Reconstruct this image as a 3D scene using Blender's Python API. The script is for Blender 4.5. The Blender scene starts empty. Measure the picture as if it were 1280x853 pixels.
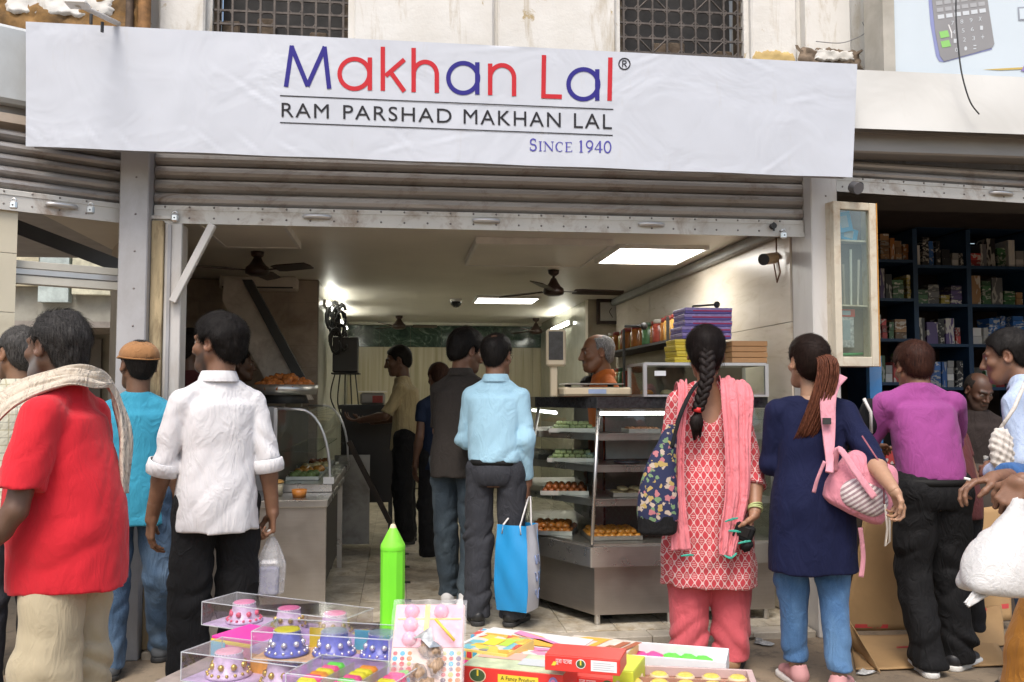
import bpy, bmesh, math, random
import numpy as np
from mathutils import Vector, Matrix, Euler

random.seed(7)
SC = bpy.context.scene
COL = SC.collection
R = math.radians

# ------------------------------------------------------------------ camera
F_PX = 1150.0
CAM_H = 1.38
YAW, PIT = R(-6.9), R(3.4)
cam_data = bpy.data.cameras.new('camera')
cam_data.sensor_width = 36.0
cam_data.lens = 36.0 * F_PX / 1280.0
cam_data.clip_start = 0.05
cam_data.clip_end = 3000
cam = bpy.data.objects.new('camera', cam_data)
COL.objects.link(cam)
cam.location = (0, 0, CAM_H)
cam.rotation_euler = (math.pi / 2 + PIT, 0, YAW)
SC.camera = cam

# ------------------------------------------------------------------ daylight (bright overcast street)
SUN_EL, SUN_AZ = R(58), R(200)          # behind the photographer, high
world = bpy.data.worlds.new('World')
SC.world = world
world.use_nodes = True
wn = world.node_tree
sky_n = wn.nodes.new('ShaderNodeTexSky')
sky_n.sky_type = 'NISHITA'
sky_n.sun_disc = False
sky_n.sun_elevation = SUN_EL
sky_n.sun_rotation = SUN_AZ
sky_n.air_density = 1.2
sky_n.dust_density = 4.0
sky_n.ozone_density = 0.6
bg = wn.nodes['Background']
bg.inputs['Strength'].default_value = 0.15
wn.links.new(sky_n.outputs[0], bg.inputs[0])
sun_d = bpy.data.lights.new('sun', 'SUN')
sun_d.energy = 1.5
sun_d.angle = R(24)
sun_d.color = (1.0, 0.97, 0.93)
sun = bpy.data.objects.new('sun', sun_d)
COL.objects.link(sun)
# the sky's rotation runs clockwise from +Y seen from above
sdir = Vector((math.sin(SUN_AZ) * math.cos(SUN_EL), math.cos(SUN_AZ) * math.cos(SUN_EL), math.sin(SUN_EL)))
sun.rotation_euler = (-sdir).to_track_quat('-Z', 'Y').to_euler()
sun.location = sdir * 60

SC.view_settings.view_transform = 'Standard'
SC.view_settings.look = 'None'
SC.view_settings.gamma = 1.0
SC.view_settings.exposure = 0.55
SC.cycles.max_bounces = 7
SC.cycles.transparent_max_bounces = 16
SC.cycles.glossy_bounces = 3
SC.cycles.caustics_reflective = False
SC.cycles.caustics_refractive = False
SC.cycles.use_denoising = True

# ------------------------------------------------------------------ reading the photograph: a pixel and a plane give a point
_cy, _sy, _cp, _sp = math.cos(YAW), math.sin(YAW), math.cos(PIT), math.sin(PIT)
FW = Vector((-_sy * _cp, _cy * _cp, _sp)); RT = Vector((_cy, _sy, 0)); UP = Vector((_sy * _sp, -_cy * _sp, _cp))
CAMP = Vector((0, 0, CAM_H))
def ray(px, py): return FW + RT * ((px - 640) / F_PX) + UP * ((426.5 - py) / F_PX)
def atY(px, py, Y): r = ray(px, py); return CAMP + r * (Y / r.y)
def atZ(px, py, z): r = ray(px, py); return CAMP + r * ((z - CAM_H) / r.z)
def atD(px, py, d): return CAMP + ray(px, py) * d
def XZ(px, py, Y): p = atY(px, py, Y); return p.x, p.z

# ------------------------------------------------------------------ materials
MATS = {}
def rnd_value(nt, c, lo, hi):
    oi = N(nt, 'ObjectInfo'); r = N(nt, 'MapRange'); r.inputs['To Min'].default_value = lo; r.inputs['To Max'].default_value = hi
    L(nt, oi.outputs['Random'], r.inputs[0]); h = N(nt, 'HueSaturation'); L(nt, c, h.inputs['Color']); L(nt, r.outputs[0], h.inputs['Value']); return h.outputs[0]
def newmat(name):
    m = bpy.data.materials.new(name); m.use_nodes = True
    nt = m.node_tree; b = nt.nodes['Principled BSDF']
    return m, nt, b
def N(nt, t, **kw):
    n = nt.nodes.new('ShaderNode' + t)
    for k, v in kw.items():
        if k in n.inputs: n.inputs[k].default_value = v
        else: setattr(n, k, v)
    return n
def L(nt, a, b): nt.links.new(a, b)
def rgb(c): return (c[0], c[1], c[2], 1.0)
def coords(nt, scale=(1, 1, 1), kind='Object', rot=(0, 0, 0)):
    tc = N(nt, 'TexCoord'); mp = N(nt, 'Mapping')
    mp.inputs['Scale'].default_value = scale; mp.inputs['Rotation'].default_value = rot
    L(nt, tc.outputs[kind], mp.inputs[0]); return mp.outputs[0]
def noise(nt, vec, scale, detail=4.0, rough=0.55, dist=0.0):
    n = N(nt, 'TexNoise'); n.inputs['Scale'].default_value = scale; n.inputs['Detail'].default_value = detail
    n.inputs['Roughness'].default_value = rough; n.inputs['Distortion'].default_value = dist
    L(nt, vec, n.inputs['Vector']); return n.outputs[0]
def ramp(nt, fac, stops):
    r = N(nt, 'ValToRGB'); cr = r.color_ramp
    while len(cr.elements) < len(stops): cr.elements.new(0.5)
    for e, (p, c) in zip(cr.elements, stops):
        e.position = p; e.color = rgb(c) if len(c) == 3 else c
    L(nt, fac, r.inputs[0]); return r.outputs[0]
def mixc(nt, fac, a, b, mode='MIX'):
    m = N(nt, 'Mix', data_type='RGBA', blend_type=mode)
    for sock, v in ((m.inputs['Factor'], fac), (m.inputs['A'], a), (m.inputs['B'], b)):
        pass
    fs, as_, bs = m.inputs[0], m.inputs[6], m.inputs[7]
    for s, v in ((fs, fac), (as_, a), (bs, b)):
        if isinstance(v, (int, float)): s.default_value = v
        elif isinstance(v, tuple): s.default_value = rgb(v)
        else: L(nt, v, s)
    return m.outputs[2]
def bump(nt, b, h, strength=0.3, dist=0.01):
    n = N(nt, 'Bump'); n.inputs['Strength'].default_value = strength; n.inputs['Distance'].default_value = dist
    L(nt, h, n.inputs['Height']); L(nt, n.outputs[0], b.inputs['Normal'])
def mat(name, col, rough=0.6, metal=0.0, var=0.12, vscale=6.0, bmp=0.0, bscale=60.0, spec=0.5, grime=None, gamount=0.5, gscale=2.5, stretch=(1, 1, 1)):
    """Painted / plain surface: base colour with mottling, optional grime and relief."""
    if name in MATS: return MATS[name]
    m, nt, b = newmat(name)
    v = coords(nt, stretch)
    n1 = noise(nt, v, vscale, 5, 0.6)
    lo = tuple(max(0, c * (1 - var)) for c in col); hi = tuple(min(1, c * (1 + var)) for c in col)
    c = ramp(nt, n1, [(0.3, lo), (0.7, hi)])
    if grime:
        g = noise(nt, v, gscale, 8, 0.68, 0.4)
        gm = ramp(nt, g, [(0.5 - 0.0, (0, 0, 0)), (0.72, (gamount,) * 3)])
        c = mixc(nt, gm, c, grime)
    L(nt, c, b.inputs['Base Color'])
    b.inputs['Roughness'].default_value = rough; b.inputs['Metallic'].default_value = metal
    b.inputs['Specular IOR Level'].default_value = spec
    if bmp: bump(nt, b, noise(nt, v, bscale, 3), bmp, 0.004)
    MATS[name] = m; return m
def steel(name, col=(0.55, 0.53, 0.5), rough=0.28, axis=(1, 1, 60), dirt=0.3):
    if name in MATS: return MATS[name]
    m, nt, b = newmat(name)
    v = coords(nt, axis)
    n1 = noise(nt, v, 4, 4)
    c = ramp(nt, n1, [(0.3, tuple(x * 0.95 for x in col)), (0.7, tuple(min(1, x * 1.04) for x in col))])
    v2 = coords(nt)
    g = ramp(nt, noise(nt, v2, 3.5, 6, 0.65), [(0.45, (0, 0, 0)), (0.8, (dirt,) * 3)])
    c = mixc(nt, g, c, (0.22, 0.18, 0.13))
    L(nt, c, b.inputs['Base Color']); b.inputs['Metallic'].default_value = 0.92
    rr = N(nt, 'MapRange'); rr.inputs['To Min'].default_value = rough * 0.8; rr.inputs['To Max'].default_value = rough * 1.5
    L(nt, noise(nt, v2, 9, 5), rr.inputs[0]); L(nt, rr.outputs[0], b.inputs['Roughness'])
    bump(nt, b, n1, 0.025, 0.002)
    MATS[name] = m; return m
def glass(name='clear_glass', tint=(0.92, 0.97, 0.95), refl=0.12, rough=0.03):
    if name in MATS: return MATS[name]
    m = bpy.data.materials.new(name); m.use_nodes = True; nt = m.node_tree; nt.nodes.clear()
    o = N(nt, 'OutputMaterial'); mx = N(nt, 'MixShader'); t = N(nt, 'BsdfTransparent'); g = N(nt, 'BsdfGlossy')
    t.inputs[0].default_value = rgb(tint); g.inputs['Roughness'].default_value = rough
    lw = N(nt, 'LayerWeight'); lw.inputs[0].default_value = 0.35
    mr = N(nt, 'MapRange'); mr.inputs['To Min'].default_value = refl * 0.5; mr.inputs['To Max'].default_value = min(1, refl * 4)
    L(nt, lw.outputs['Facing'], mr.inputs[0]); L(nt, mr.outputs[0], mx.inputs[0])
    L(nt, t.outputs[0], mx.inputs[1]); L(nt, g.outputs[0], mx.inputs[2]); L(nt, mx.outputs[0], o.inputs[0])
    MATS[name] = m; return m
def film(name, col, alpha=0.45, rough=0.2, crinkle=0.5, scale=18):
    """Thin plastic film: partly see-through, crinkled, shiny."""
    if name in MATS: return MATS[name]
    m, nt, b = newmat(name)
    b.inputs['Base Color'].default_value = rgb(col); b.inputs['Roughness'].default_value = rough
    v = coords(nt)
    n1 = noise(nt, v, scale, 3, 0.5, 0.6)
    a = N(nt, 'MapRange'); a.inputs['To Min'].default_value = max(0, alpha - 0.2); a.inputs['To Max'].default_value = min(1, alpha + 0.2)
    L(nt, n1, a.inputs[0]); L(nt, a.outputs[0], b.inputs['Alpha'])
    bump(nt, b, n1, crinkle, 0.01)
    MATS[name] = m; return m
def glow(name, col, strength):
    if name in MATS: return MATS[name]
    m, nt, b = newmat(name)
    b.inputs['Base Color'].default_value = rgb((0.8, 0.8, 0.8))
    b.inputs['Emission Color'].default_value = rgb(col); b.inputs['Emission Strength'].default_value = strength
    MATS[name] = m; return m
def cloth(name, col, var=0.1, weave=900.0, rough=0.85, vscale=5.0, bmp=0.25, sheen=None, pattern=None, foldbump=0.4, fscale=12.0):
    """Woven fabric: slight mottling, thread relief and soft creases."""
    if name in MATS: return MATS[name]
    m, nt, b = newmat(name)
    v = coords(nt)
    n1 = noise(nt, v, vscale, 5, 0.6)
    lo = tuple(max(0, c * (1 - var)) for c in col); hi = tuple(min(1, c * (1 + var)) for c in col)
    c = ramp(nt, n1, [(0.3, lo), (0.7, hi)])
    if pattern: c = pattern(nt, v, c)
    L(nt, c, b.inputs['Base Color']); b.inputs['Roughness'].default_value = rough
    b.inputs['Sheen Weight'].default_value = (min(0.12, max(col) * 0.3) if sheen is None else sheen); b.inputs['Specular IOR Level'].default_value = 0.25
    w = noise(nt, v, weave, 1)
    vv = coords(nt, (1, 1, 0.45))
    f1 = noise(nt, vv, fscale, 3, 0.5, 1.2)
    rdg = N(nt, 'Math', operation='PINGPONG'); rdg.inputs[1].default_value = 0.16; L(nt, f1, rdg.inputs[0])
    b1 = N(nt, 'Bump'); b1.inputs['Strength'].default_value = foldbump; b1.inputs['Distance'].default_value = 0.05; L(nt, rdg.outputs[0], b1.inputs['Height'])
    b2 = N(nt, 'Bump'); b2.inputs['Strength'].default_value = bmp; b2.inputs['Distance'].default_value = 0.002; L(nt, w, b2.inputs['Height'])
    L(nt, b1.outputs[0], b2.inputs['Normal']); L(nt, b2.outputs[0], b.inputs['Normal'])
    MATS[name] = m; return m

# ------------------------------------------------------------------ objects
ROOTLOC = {}
def tag(o, label=None, cat=None, group=None, kind=None):
    if label: o['label'] = label
    if cat: o['category'] = cat
    if group: o['group'] = group
    if kind: o['kind'] = kind
    return o
def thing(name, label, cat, loc=(0, 0, 0), rotz=0.0, group=None):
    o = bpy.data.objects.new(name, None); COL.objects.link(o)
    o.location = loc; o.rotation_euler = (0, 0, rotz); o.empty_display_size = 0.1
    ROOTLOC[o.name] = Vector(loc)
    return tag(o, label, cat, group)
def link(name, me, m, parent=None, local=False, smooth=None):
    o = bpy.data.objects.new(name, me); COL.objects.link(o)
    if m is not None and not me.materials: me.materials.append(m)
    if parent is not None:
        o.parent = parent
        ROOTLOC[o.name] = ROOTLOC.get(parent.name, Vector())
        if not local:
            off = ROOTLOC[o.name]
            if off.length > 0: me.transform(Matrix.Translation(-off))
    else: ROOTLOC[o.name] = Vector()
    return o
def copy_tree(o, parent=None):
    c = o.copy(); COL.objects.link(c); c.parent = parent
    ROOTLOC[c.name] = ROOTLOC.get(o.name, Vector())
    for ch in list(o.children): copy_tree(ch, c)
    return c
class MB:
    def __init__(s): s.v = []; s.f = []; s.sm = []; s.mi = []; s.mats = []; s.cur = 0
    def use(s, m):
        if m not in s.mats: s.mats.append(m)
        s.cur = s.mats.index(m); return s
    def add(s, vs, fs, smooth=False, M=None):
        o = len(s.v)
        for v in vs: s.v.append(tuple(M @ Vector(v)) if M is not None else tuple(v))
        for f in fs: s.f.append([i + o for i in f]); s.sm.append(smooth); s.mi.append(s.cur)
        return s
    def box(s, lo, hi, M=None, bev=0.0):
        x0, y0, z0 = lo; x1, y1, z1 = hi
        if x1 < x0: x0, x1 = x1, x0
        if y1 < y0: y0, y1 = y1, y0
        if z1 < z0: z0, z1 = z1, z0
        if bev <= 0:
            vs = [(x0, y0, z0), (x1, y0, z0), (x1, y1, z0), (x0, y1, z0), (x0, y0, z1), (x1, y0, z1), (x1, y1, z1), (x0, y1, z1)]
            return s.add(vs, [(0, 3, 2, 1), (4, 5, 6, 7), (0, 1, 5, 4), (1, 2, 6, 5), (2, 3, 7, 6), (3, 0, 4, 7)], False, M)
        b = min(bev, (x1 - x0) / 2.2, (y1 - y0) / 2.2, (z1 - z0) / 2.2)
        bm = bmesh.new()
        bmesh.ops.create_cube(bm, size=1)
        for v in bm.verts: v.co = Vector(((x0 + x1) / 2 + v.co.x * (x1 - x0), (y0 + y1) / 2 + v.co.y * (y1 - y0), (z0 + z1) / 2 + v.co.z * (z1 - z0)))
        bmesh.ops.bevel(bm, geom=bm.edges[:], offset=b, segments=1, affect='EDGES')
        bm.verts.index_update()
        s.add([v.co[:] for v in bm.verts], [[v.index for v in f.verts] for f in bm.faces], False, M); bm.free(); return s
    def cyl(s, p0, p1, r0, r1=None, n=12, caps=True, smooth=True):
        r1 = r0 if r1 is None else r1
        p0, p1 = Vector(p0), Vector(p1); a = (p1 - p0).normalized()
        q = a.to_track_quat('Z', 'Y').to_matrix(); X, Y = q.col[0], q.col[1]
        vs = [p0 + (X * math.cos(t) + Y * math.sin(t)) * r0 for t in [2 * math.pi * i / n for i in range(n)]]
        vs += [p1 + (X * math.cos(t) + Y * math.sin(t)) * r1 for t in [2 * math.pi * i / n for i in range(n)]]
        s.add(vs, [(i, (i + 1) % n, n + (i + 1) % n, n + i) for i in range(n)], smooth)
        if caps: s.add(vs[:n], [list(range(n))[::-1]]); s.add(vs[n:], [list(range(n))])
        return s
    def tube(s, pts, r, n=8, rr=None):
        pts = [Vector(p) for p in pts]; m = len(pts); vs = []
        up = Vector((0.13, 0.29, 0.95))
        for i, p in enumerate(pts):
            t = (pts[min(i + 1, m - 1)] - pts[max(i - 1, 0)]).normalized()
            X = t.cross(up);
            if X.length < 1e-3: X = t.cross(Vector((1, 0, 0)))
            X.normalize(); Y = X.cross(t); r_ = rr[i] if rr else r
            for k in range(n):
                a = 2 * math.pi * k / n; vs.append(p + (X * math.cos(a) + Y * math.sin(a)) * r_)
        fs = [(i * n + k, i * n + (k + 1) % n, (i + 1) * n + (k + 1) % n, (i + 1) * n + k) for i in range(m - 1) for k in range(n)]
        fs += [list(range(n)), list(range((m - 1) * n, m * n))[::-1]]
        return s.add(vs, fs, True)
    def lathe(s, prof, c=(0, 0, 0), n=24, M=None, smooth=True):
        c = Vector(c); vs = []
        for r, z in prof:
            for k in range(n):
                a = 2 * math.pi * k / n; vs.append((c.x + r * math.cos(a), c.y + r * math.sin(a), c.z + z))
        m = len(prof)
        fs = [(i * n + k, i * n + (k + 1) % n, (i + 1) * n + (k + 1) % n, (i + 1) * n + k) for i in range(m - 1) for k in range(n)]
        return s.add(vs, fs, smooth, M)
    def prism(s, poly, d0, d1, ax='y', smooth=False, M=None):
        """poly in the plane across ax, swept from d0 to d1."""
        def P(a, b, d): return {'y': (a, d, b), 'x': (d, a, b), 'z': (a, b, d)}[ax]
        n = len(poly); vs = [P(a, b, d0) for a, b in poly] + [P(a, b, d1) for a, b in poly]
        s.add(vs, [(i, (i + 1) % n, n + (i + 1) % n, n + i) for i in range(n)], smooth, M)
        return s.add(vs, [list(range(n))[::-1], list(range(n, 2 * n))], False, M)
    def grid(s, fn, nu, nv, smooth=True):
        vs = [fn(i / nu, j / nv) for i in range(nu + 1) for j in range(nv + 1)]
        return s.add(vs, [(i * (nv + 1) + j, (i + 1) * (nv + 1) + j, (i + 1) * (nv + 1) + j + 1, i * (nv + 1) + j + 1) for i in range(nu) for j in range(nv)], smooth)
    def blob(s, c, r, n=10, jit=0.0, M=None, sq=(1, 1, 1)):
        prof = [(max(1e-4, math.sin(math.pi * i / (n // 2 + 1)) * r), -math.cos(math.pi * i / (n // 2 + 1)) * r) for i in range(n // 2 + 2)]
        vs = []; nn = n
        for (rr, z) in prof:
            for k in range(nn):
                a = 2 * math.pi * k / nn; j = 1 + random.uniform(-jit, jit)
                vs.append((c[0] + rr * math.cos(a) * j * sq[0], c[1] + rr * math.sin(a) * j * sq[1], c[2] + z * j * sq[2]))
        m = len(prof)
        return s.add(vs, [(i * nn + k, i * nn + (k + 1) % nn, (i + 1) * nn + (k + 1) % nn, (i + 1) * nn + k) for i in range(m - 1) for k in range(nn)], True, M)
    def build(s, name, m=None, parent=None, local=False, bevel=0.0, fix=True):
        me = bpy.data.meshes.new(name); me.from_pydata(s.v, [], s.f)
        for mm in s.mats: me.materials.append(mm)
        me.polygons.foreach_set('use_smooth', s.sm)
        if len(s.mats) > 1: me.polygons.foreach_set('material_index', s.mi)
        if fix:
            bm = bmesh.new(); bm.from_mesh(me); bmesh.ops.recalc_face_normals(bm, faces=bm.faces[:]); bm.to_mesh(me); bm.free()
        o = link(name, me, m, parent, local)
        if bevel:
            bv = o.modifiers.new('bevel', 'BEVEL'); bv.width = bevel; bv.segments = 2; bv.limit_method = 'ANGLE'
        return o
def bx(name, lo, hi, m, parent=None, local=False, bev=0.0, M=None):
    return MB().box(lo, hi, M, bev).build(name, m, parent, local)
def text_data(s, size=1.0, bold=0.0, spacing=1.0, align='LEFT'):
    cu = bpy.data.curves.new('t', 'FONT'); cu.body = s; cu.size = size; cu.offset = bold; cu.space_character = spacing; cu.align_x = align
    cu.resolution_u = 4
    o = bpy.data.objects.new('t', cu); COL.objects.link(o)
    dg = bpy.context.evaluated_depsgraph_get(); me = bpy.data.meshes.new_from_object(o.evaluated_get(dg))
    vs = [tuple(v.co) for v in me.vertices]; fs = [list(p.vertices) for p in me.polygons]
    bpy.data.objects.remove(o); bpy.data.curves.remove(cu); bpy.data.meshes.remove(me)
    return vs, fs
def lettering(name, s, fn, m, parent, bold=0.0, spacing=1.0, fit=True):
    """Flat print: text laid out in a unit box (0..1 wide, 0..1 high), each point carried to its surface by fn(u, v)."""
    vs, fs = text_data(s, 1.0, bold, spacing)
    if not vs: return None
    x0 = min(v[0] for v in vs); x1 = max(v[0] for v in vs); y0 = min(v[1] for v in vs); y1 = max(v[1] for v in vs)
    b = MB(); b.add([fn((v[0] - x0) / (x1 - x0), (v[1] - y0) / max(1e-6, y1 - y0)) for v in vs], fs)
    return b.build(name, m, parent, fix=False)

# ================================================================== THE SETTING
FY = 5.2                                   # the shop front's plane
def worldpos(nt, scale=(1, 1, 1), rot=(0, 0, 0)):
    g = N(nt, 'NewGeometry'); mp = N(nt, 'Mapping'); mp.inputs['Scale'].default_value = scale; mp.inputs['Rotation'].default_value = rot
    L(nt, g.outputs['Position'], mp.inputs[0]); return mp.outputs[0]

def street_mat():
    m, nt, b = newmat('street_concrete'); v = coords(nt)
    c = ramp(nt, noise(nt, v, 1.3, 8, 0.62, 0.5), [(0.3, (0.17, 0.13, 0.09)), (0.5, (0.25, 0.195, 0.135)), (0.72, (0.32, 0.255, 0.18))])
    s = ramp(nt, noise(nt, v, 6.5, 8, 0.7), [(0.52, (0, 0, 0)), (0.66, (0.75,) * 3)])
    c = mixc(nt, s, c, (0.08, 0.065, 0.05))
    d = ramp(nt, noise(nt, v, 140, 2), [(0.62, (0, 0, 0)), (0.7, (0.5,) * 3)])
    c = mixc(nt, d, c, (0.3, 0.27, 0.22))
    L(nt, c, b.inputs['Base Color']); b.inputs['Roughness'].default_value = 0.82
    bump(nt, b, noise(nt, v, 45, 6, 0.7), 0.5, 0.006); return m
ground = bx('ground', (-400, -400, -0.5), (400, 400, 0), street_mat()); tag(ground, kind='structure')

def tile_mat():
    m, nt, b = newmat('floor_tile_marble'); v = worldpos(nt)
    vein = noise(nt, v, 7, 9, 0.7, 2.0)
    c = ramp(nt, vein, [(0.36, (0.38, 0.30, 0.19)), (0.47, (0.56, 0.50, 0.39)), (0.6, (0.62, 0.57, 0.47))])
    dirt = ramp(nt, noise(nt, worldpos(nt, (1.5, 1, 1)), 3.3, 8, 0.75), [(0.45, (0, 0, 0)), (0.68, (0.75,) * 3)])
    c = mixc(nt, dirt, c, (0.17, 0.13, 0.08))
    oi = N(nt, 'ObjectInfo'); r = N(nt, 'MapRange'); r.inputs['To Min'].default_value = 0.8; r.inputs['To Max'].default_value = 1.08
    L(nt, oi.outputs['Random'], r.inputs[0]); h = N(nt, 'HueSaturation'); L(nt, c, h.inputs['Color']); L(nt, r.outputs[0], h.inputs['Value'])
    L(nt, h.outputs[0], b.inputs['Base Color']); b.inputs['Roughness'].default_value = 0.38
    bump(nt, b, noise(nt, v, 20, 4), 0.08, 0.003); return m
TILE = tile_mat()
FZ = 0.04
floor = bx('shop_floor', (-1.46, 5.24, -0.1), (2.37, 13.6, FZ - 0.008), mat('tile_grout', (0.16, 0.13, 0.10), 0.9)); tag(floor, kind='structure')
tb = MB().box((-0.1485, -0.1485, -0.02), (0.1485, 0.1485, 0.0), None, 0.002)
t0 = tb.build('floor_tile', TILE, floor, local=True)
INSET = mat('black_inset', (0.02, 0.02, 0.022), 0.35)
i0 = bx('floor_inset', (-0.03, -0.03, -0.004), (0.03, 0.03, 0.004), INSET, floor, local=True)
first = True; firsti = True
tx0 = -1.30
for iy in range(12):
    for ix in range(13):
        x = tx0 + 0.3 * ix; y = 5.40 + 0.3 * iy
        if x > 2.3: continue
        if first: o = t0; first = False
        else: o = t0.copy(); COL.objects.link(o)
        o.parent = floor; o.location = (x, y, FZ + random.uniform(-0.0008, 0.0008)); o.rotation_euler = (0, 0, random.choice([0, 1, 2, 3]) * math.pi / 2)
        if ix % 2 == 0 and iy % 2 == 0:
            if firsti: q = i0; firsti = False
            else: q = i0.copy(); COL.objects.link(q)
            q.parent = floor; q.location = (x + 0.15, y + 0.15, FZ)
fb = MB()
for iy in range(12, 27):
    for ix in range(13):
        x = tx0 + 0.3 * ix; y = 5.40 + 0.3 * iy
        if x > 2.3: continue
        fb.box((x - 0.1485, y - 0.1485, FZ - 0.02), (x + 0.1485, y + 0.1485, FZ), None)
tag(fb.build('floor_tile_field', TILE, floor), kind='stuff')
# threshold of pale marble slabs along the front
thr = mat('threshold_marble', (0.46, 0.41, 0.33), 0.5, var=0.2, vscale=5, grime=(0.16, 0.13, 0.09), gamount=0.75, gscale=4, bmp=0.1)
x = -1.34
while x < 2.36:
    w = min(random.uniform(0.55, 0.8), 2.37 - x)
    if w < 0.1: break
    bx('threshold_slab', (x + 0.002, 5.10, -0.05), (x + w - 0.002, 5.238, FZ - 0.002), thr, floor, bev=0.004); x += w
# iron drain grating in the shop entrance
g = MB(); gx0, gx1, gy0, gy1 = -0.32, 0.20, 5.27, 5.52
for k in range(20): xx = gx0 + 0.012 + k * (gx1 - gx0 - 0.024) / 19; g.box((xx - 0.006, gy0, FZ + 0.002), (xx + 0.006, gy1, FZ + 0.016))
for k in range(3): yy = gy0 + 0.01 + k * (gy1 - gy0 - 0.02) / 2; g.box((gx0, yy - 0.007, FZ + 0.004), (gx1, yy + 0.007, FZ + 0.0185))
drain = thing('drain_grating', 'rusty iron drain grating set in the tiled shop entrance behind the green cone', 'grating', (-0.06, 5.4, FZ))
g.build('grating_bars', mat('rusty_iron', (0.09, 0.065, 0.05), 0.8, 0.3, var=0.4, vscale=20), drain)
bx('pit_shade_sheet', (gx0, gy0, FZ + 0.0005), (gx1, gy1, FZ + 0.0015), mat('pit_shade', (0.012, 0.01, 0.009), 0.9), drain)  # black sheet stands in for the dark of a pit below the bars

# ---- the old building above and around the shops
PLASTER = None
def plaster_mat():
    m, nt, b = newmat('old_whitewash'); v = coords(nt)
    c = ramp(nt, noise(nt, v, 2.2, 7, 0.6), [(0.3, (0.62, 0.595, 0.545)), (0.6, (0.72, 0.705, 0.67))])
    st = ramp(nt, noise(nt, coords(nt, (3.5, 3.5, 0.6)), 2.0, 8, 0.7, 0.6), [(0.54, (0, 0, 0)), (0.70, (0.8,) * 3)])
    c = mixc(nt, st, c, (0.40, 0.33, 0.22))
    cr = ramp(nt, noise(nt, v, 3.1, 10, 0.75, 1.2), [(0.60, (0, 0, 0)), (0.63, (1,) * 3)])
    c = mixc(nt, cr, c, (0.42, 0.33, 0.19))
    L(nt, c, b.inputs['Base Color']); b.inputs['Roughness'].default_value = 0.9
    h = noise(nt, v, 9, 9, 0.68); bump(nt, b, h, 0.28, 0.02); return m
PLASTER = plaster_mat()
BROWN = mat('flaking_brown_render', (0.30, 0.17, 0.06), 0.9, var=0.55, vscale=7, bmp=0.6, bscale=14, grime=(0.07, 0.045, 0.025), gamount=0.9, gscale=6)
OCHRE = mat('bare_ochre_plaster', (0.52, 0.38, 0.16), 0.9, var=0.25, vscale=9, bmp=0.5, bscale=25, grime=(0.3, 0.2, 0.1), gscale=12)
RUBBLE = mat('broken_masonry', (0.16, 0.12, 0.085), 0.95, var=0.5, vscale=14, bmp=0.9, bscale=18)
bld = thing('building', 'old whitewashed building with grilled windows over the row of shops', 'building', (0, 5.5, 0))
WY0, WY1 = 5.45, 5.75
W1 = (-1.112, -0.326); W2 = (1.332, 2.129); WZ0, WZ1 = 3.30, 4.45
w = MB()
for a, b in ((-7, W1[0]), (W1[1], W2[0]), (W2[1], 9)): w.box((a, WY0, 2.82), (b, WY1, 7.0))
for a, b in (W1, W2): w.box((a, WY0, 2.82), (b, WY1, WZ0)); w.box((a, WY0, WZ1), (b, WY1, 7.0))
w.build('upper_wall', PLASTER, bld)
def rough_slab(name, x0, x1, z0, z1, y, th, m, seed=0, amp=0.02, edge=0.02, nu=26, nv=12):
    rnd = random.Random(seed); ph = [rnd.uniform(0, 6) for _ in range(8)]
    def fn(u, v):
        x = x0 + (x1 - x0) * u; z = z0 + (z1 - z0) * v
        edge_ = edge * 0.6; e = edge_ * (math.sin(z * 31 + ph[0]) + 0.6 * math.sin(z * 97 + ph[1]) + 0.5 * math.sin(z * 211))
        e2 = edge_ * (0.7 * math.sin(x * 27 + ph[2]) + 0.7 * math.sin(x * 91 + ph[3]) + 0.5 * math.sin(x * 223))
        x += e * (2 * u - 1); z += e2 * (2 * v - 1)
        d = th + amp * (math.sin(x * 23 + ph[4] + 3 * math.sin(z * 9)) * math.sin(z * 29 + ph[5]) + 0.5 * math.sin(x * 71 + ph[6]) * math.sin(z * 83 + ph[7]))
        if u in (0, 1) or v in (0, 1): d = -0.01
        return (x, y - d, z)
    return MB().grid(fn, nu, nv).build(name, m, bld)
# pilasters and plaster panels between the windows
bx('pilaster', (-1.40, 5.385, 2.95), (-1.14, 5.46, 6.9), PLASTER, bld, bev=0.012)
bx('pilaster', (-0.29, 5.41, 2.95), (0.545, 5.46, 6.9), PLASTER, bld, bev=0.012)
bx('pilaster', (0.57, 5.415, 2.95), (1.30, 5.46, 6.9), PLASTER, bld, bev=0.012)
bx('pilaster', (2.16, 5.40, 3.28), (2.46, 5.46, 6.9), PLASTER, bld, bev=0.012)
bx('pilaster', (2.50, 5.36, 3.42), (2.80, 5.46, 6.9), PLASTER, bld, bev=0.012)
rough_slab('bare_patch', 2.17, 2.44, 3.30, 3.535, 5.395, 0.008, OCHRE, 3, 0.004, 0.012)
rough_slab('broken_patch', 2.44, 2.86, 3.30, 3.55, 5.355, 0.02, RUBBLE, 5, 0.02, 0.02)
rough_slab('plaster_flake', 2.54, 2.79, 3.46, 3.525, 5.33, 0.012, PLASTER, 8, 0.006, 0.012)
rough_slab('brown_panel', -3.2, -1.46, 3.2, 4.2, 5.32, 0.03, BROWN, 9, 0.018, 0.012, 60, 30)
rough_slab('plaster_flake', -2.2, -1.62, 3.50, 3.62, 5.29, 0.01, PLASTER, 11, 0.006, 0.014)
for xx, rr, col in ((-1.445, 0.035, (0.25, 0.13, 0.05)), (-1.525, 0.022, (0.10, 0.07, 0.05))):
    p = MB(); p.cyl((xx, 5.27, 2.95), (xx, 5.27, 6.5), rr); p.build('drain_pipe', mat('rusty_pipe_%d' % int(rr * 1000), col, 0.75, 0.2, var=0.5, vscale=18, bmp=0.3), bld)
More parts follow.
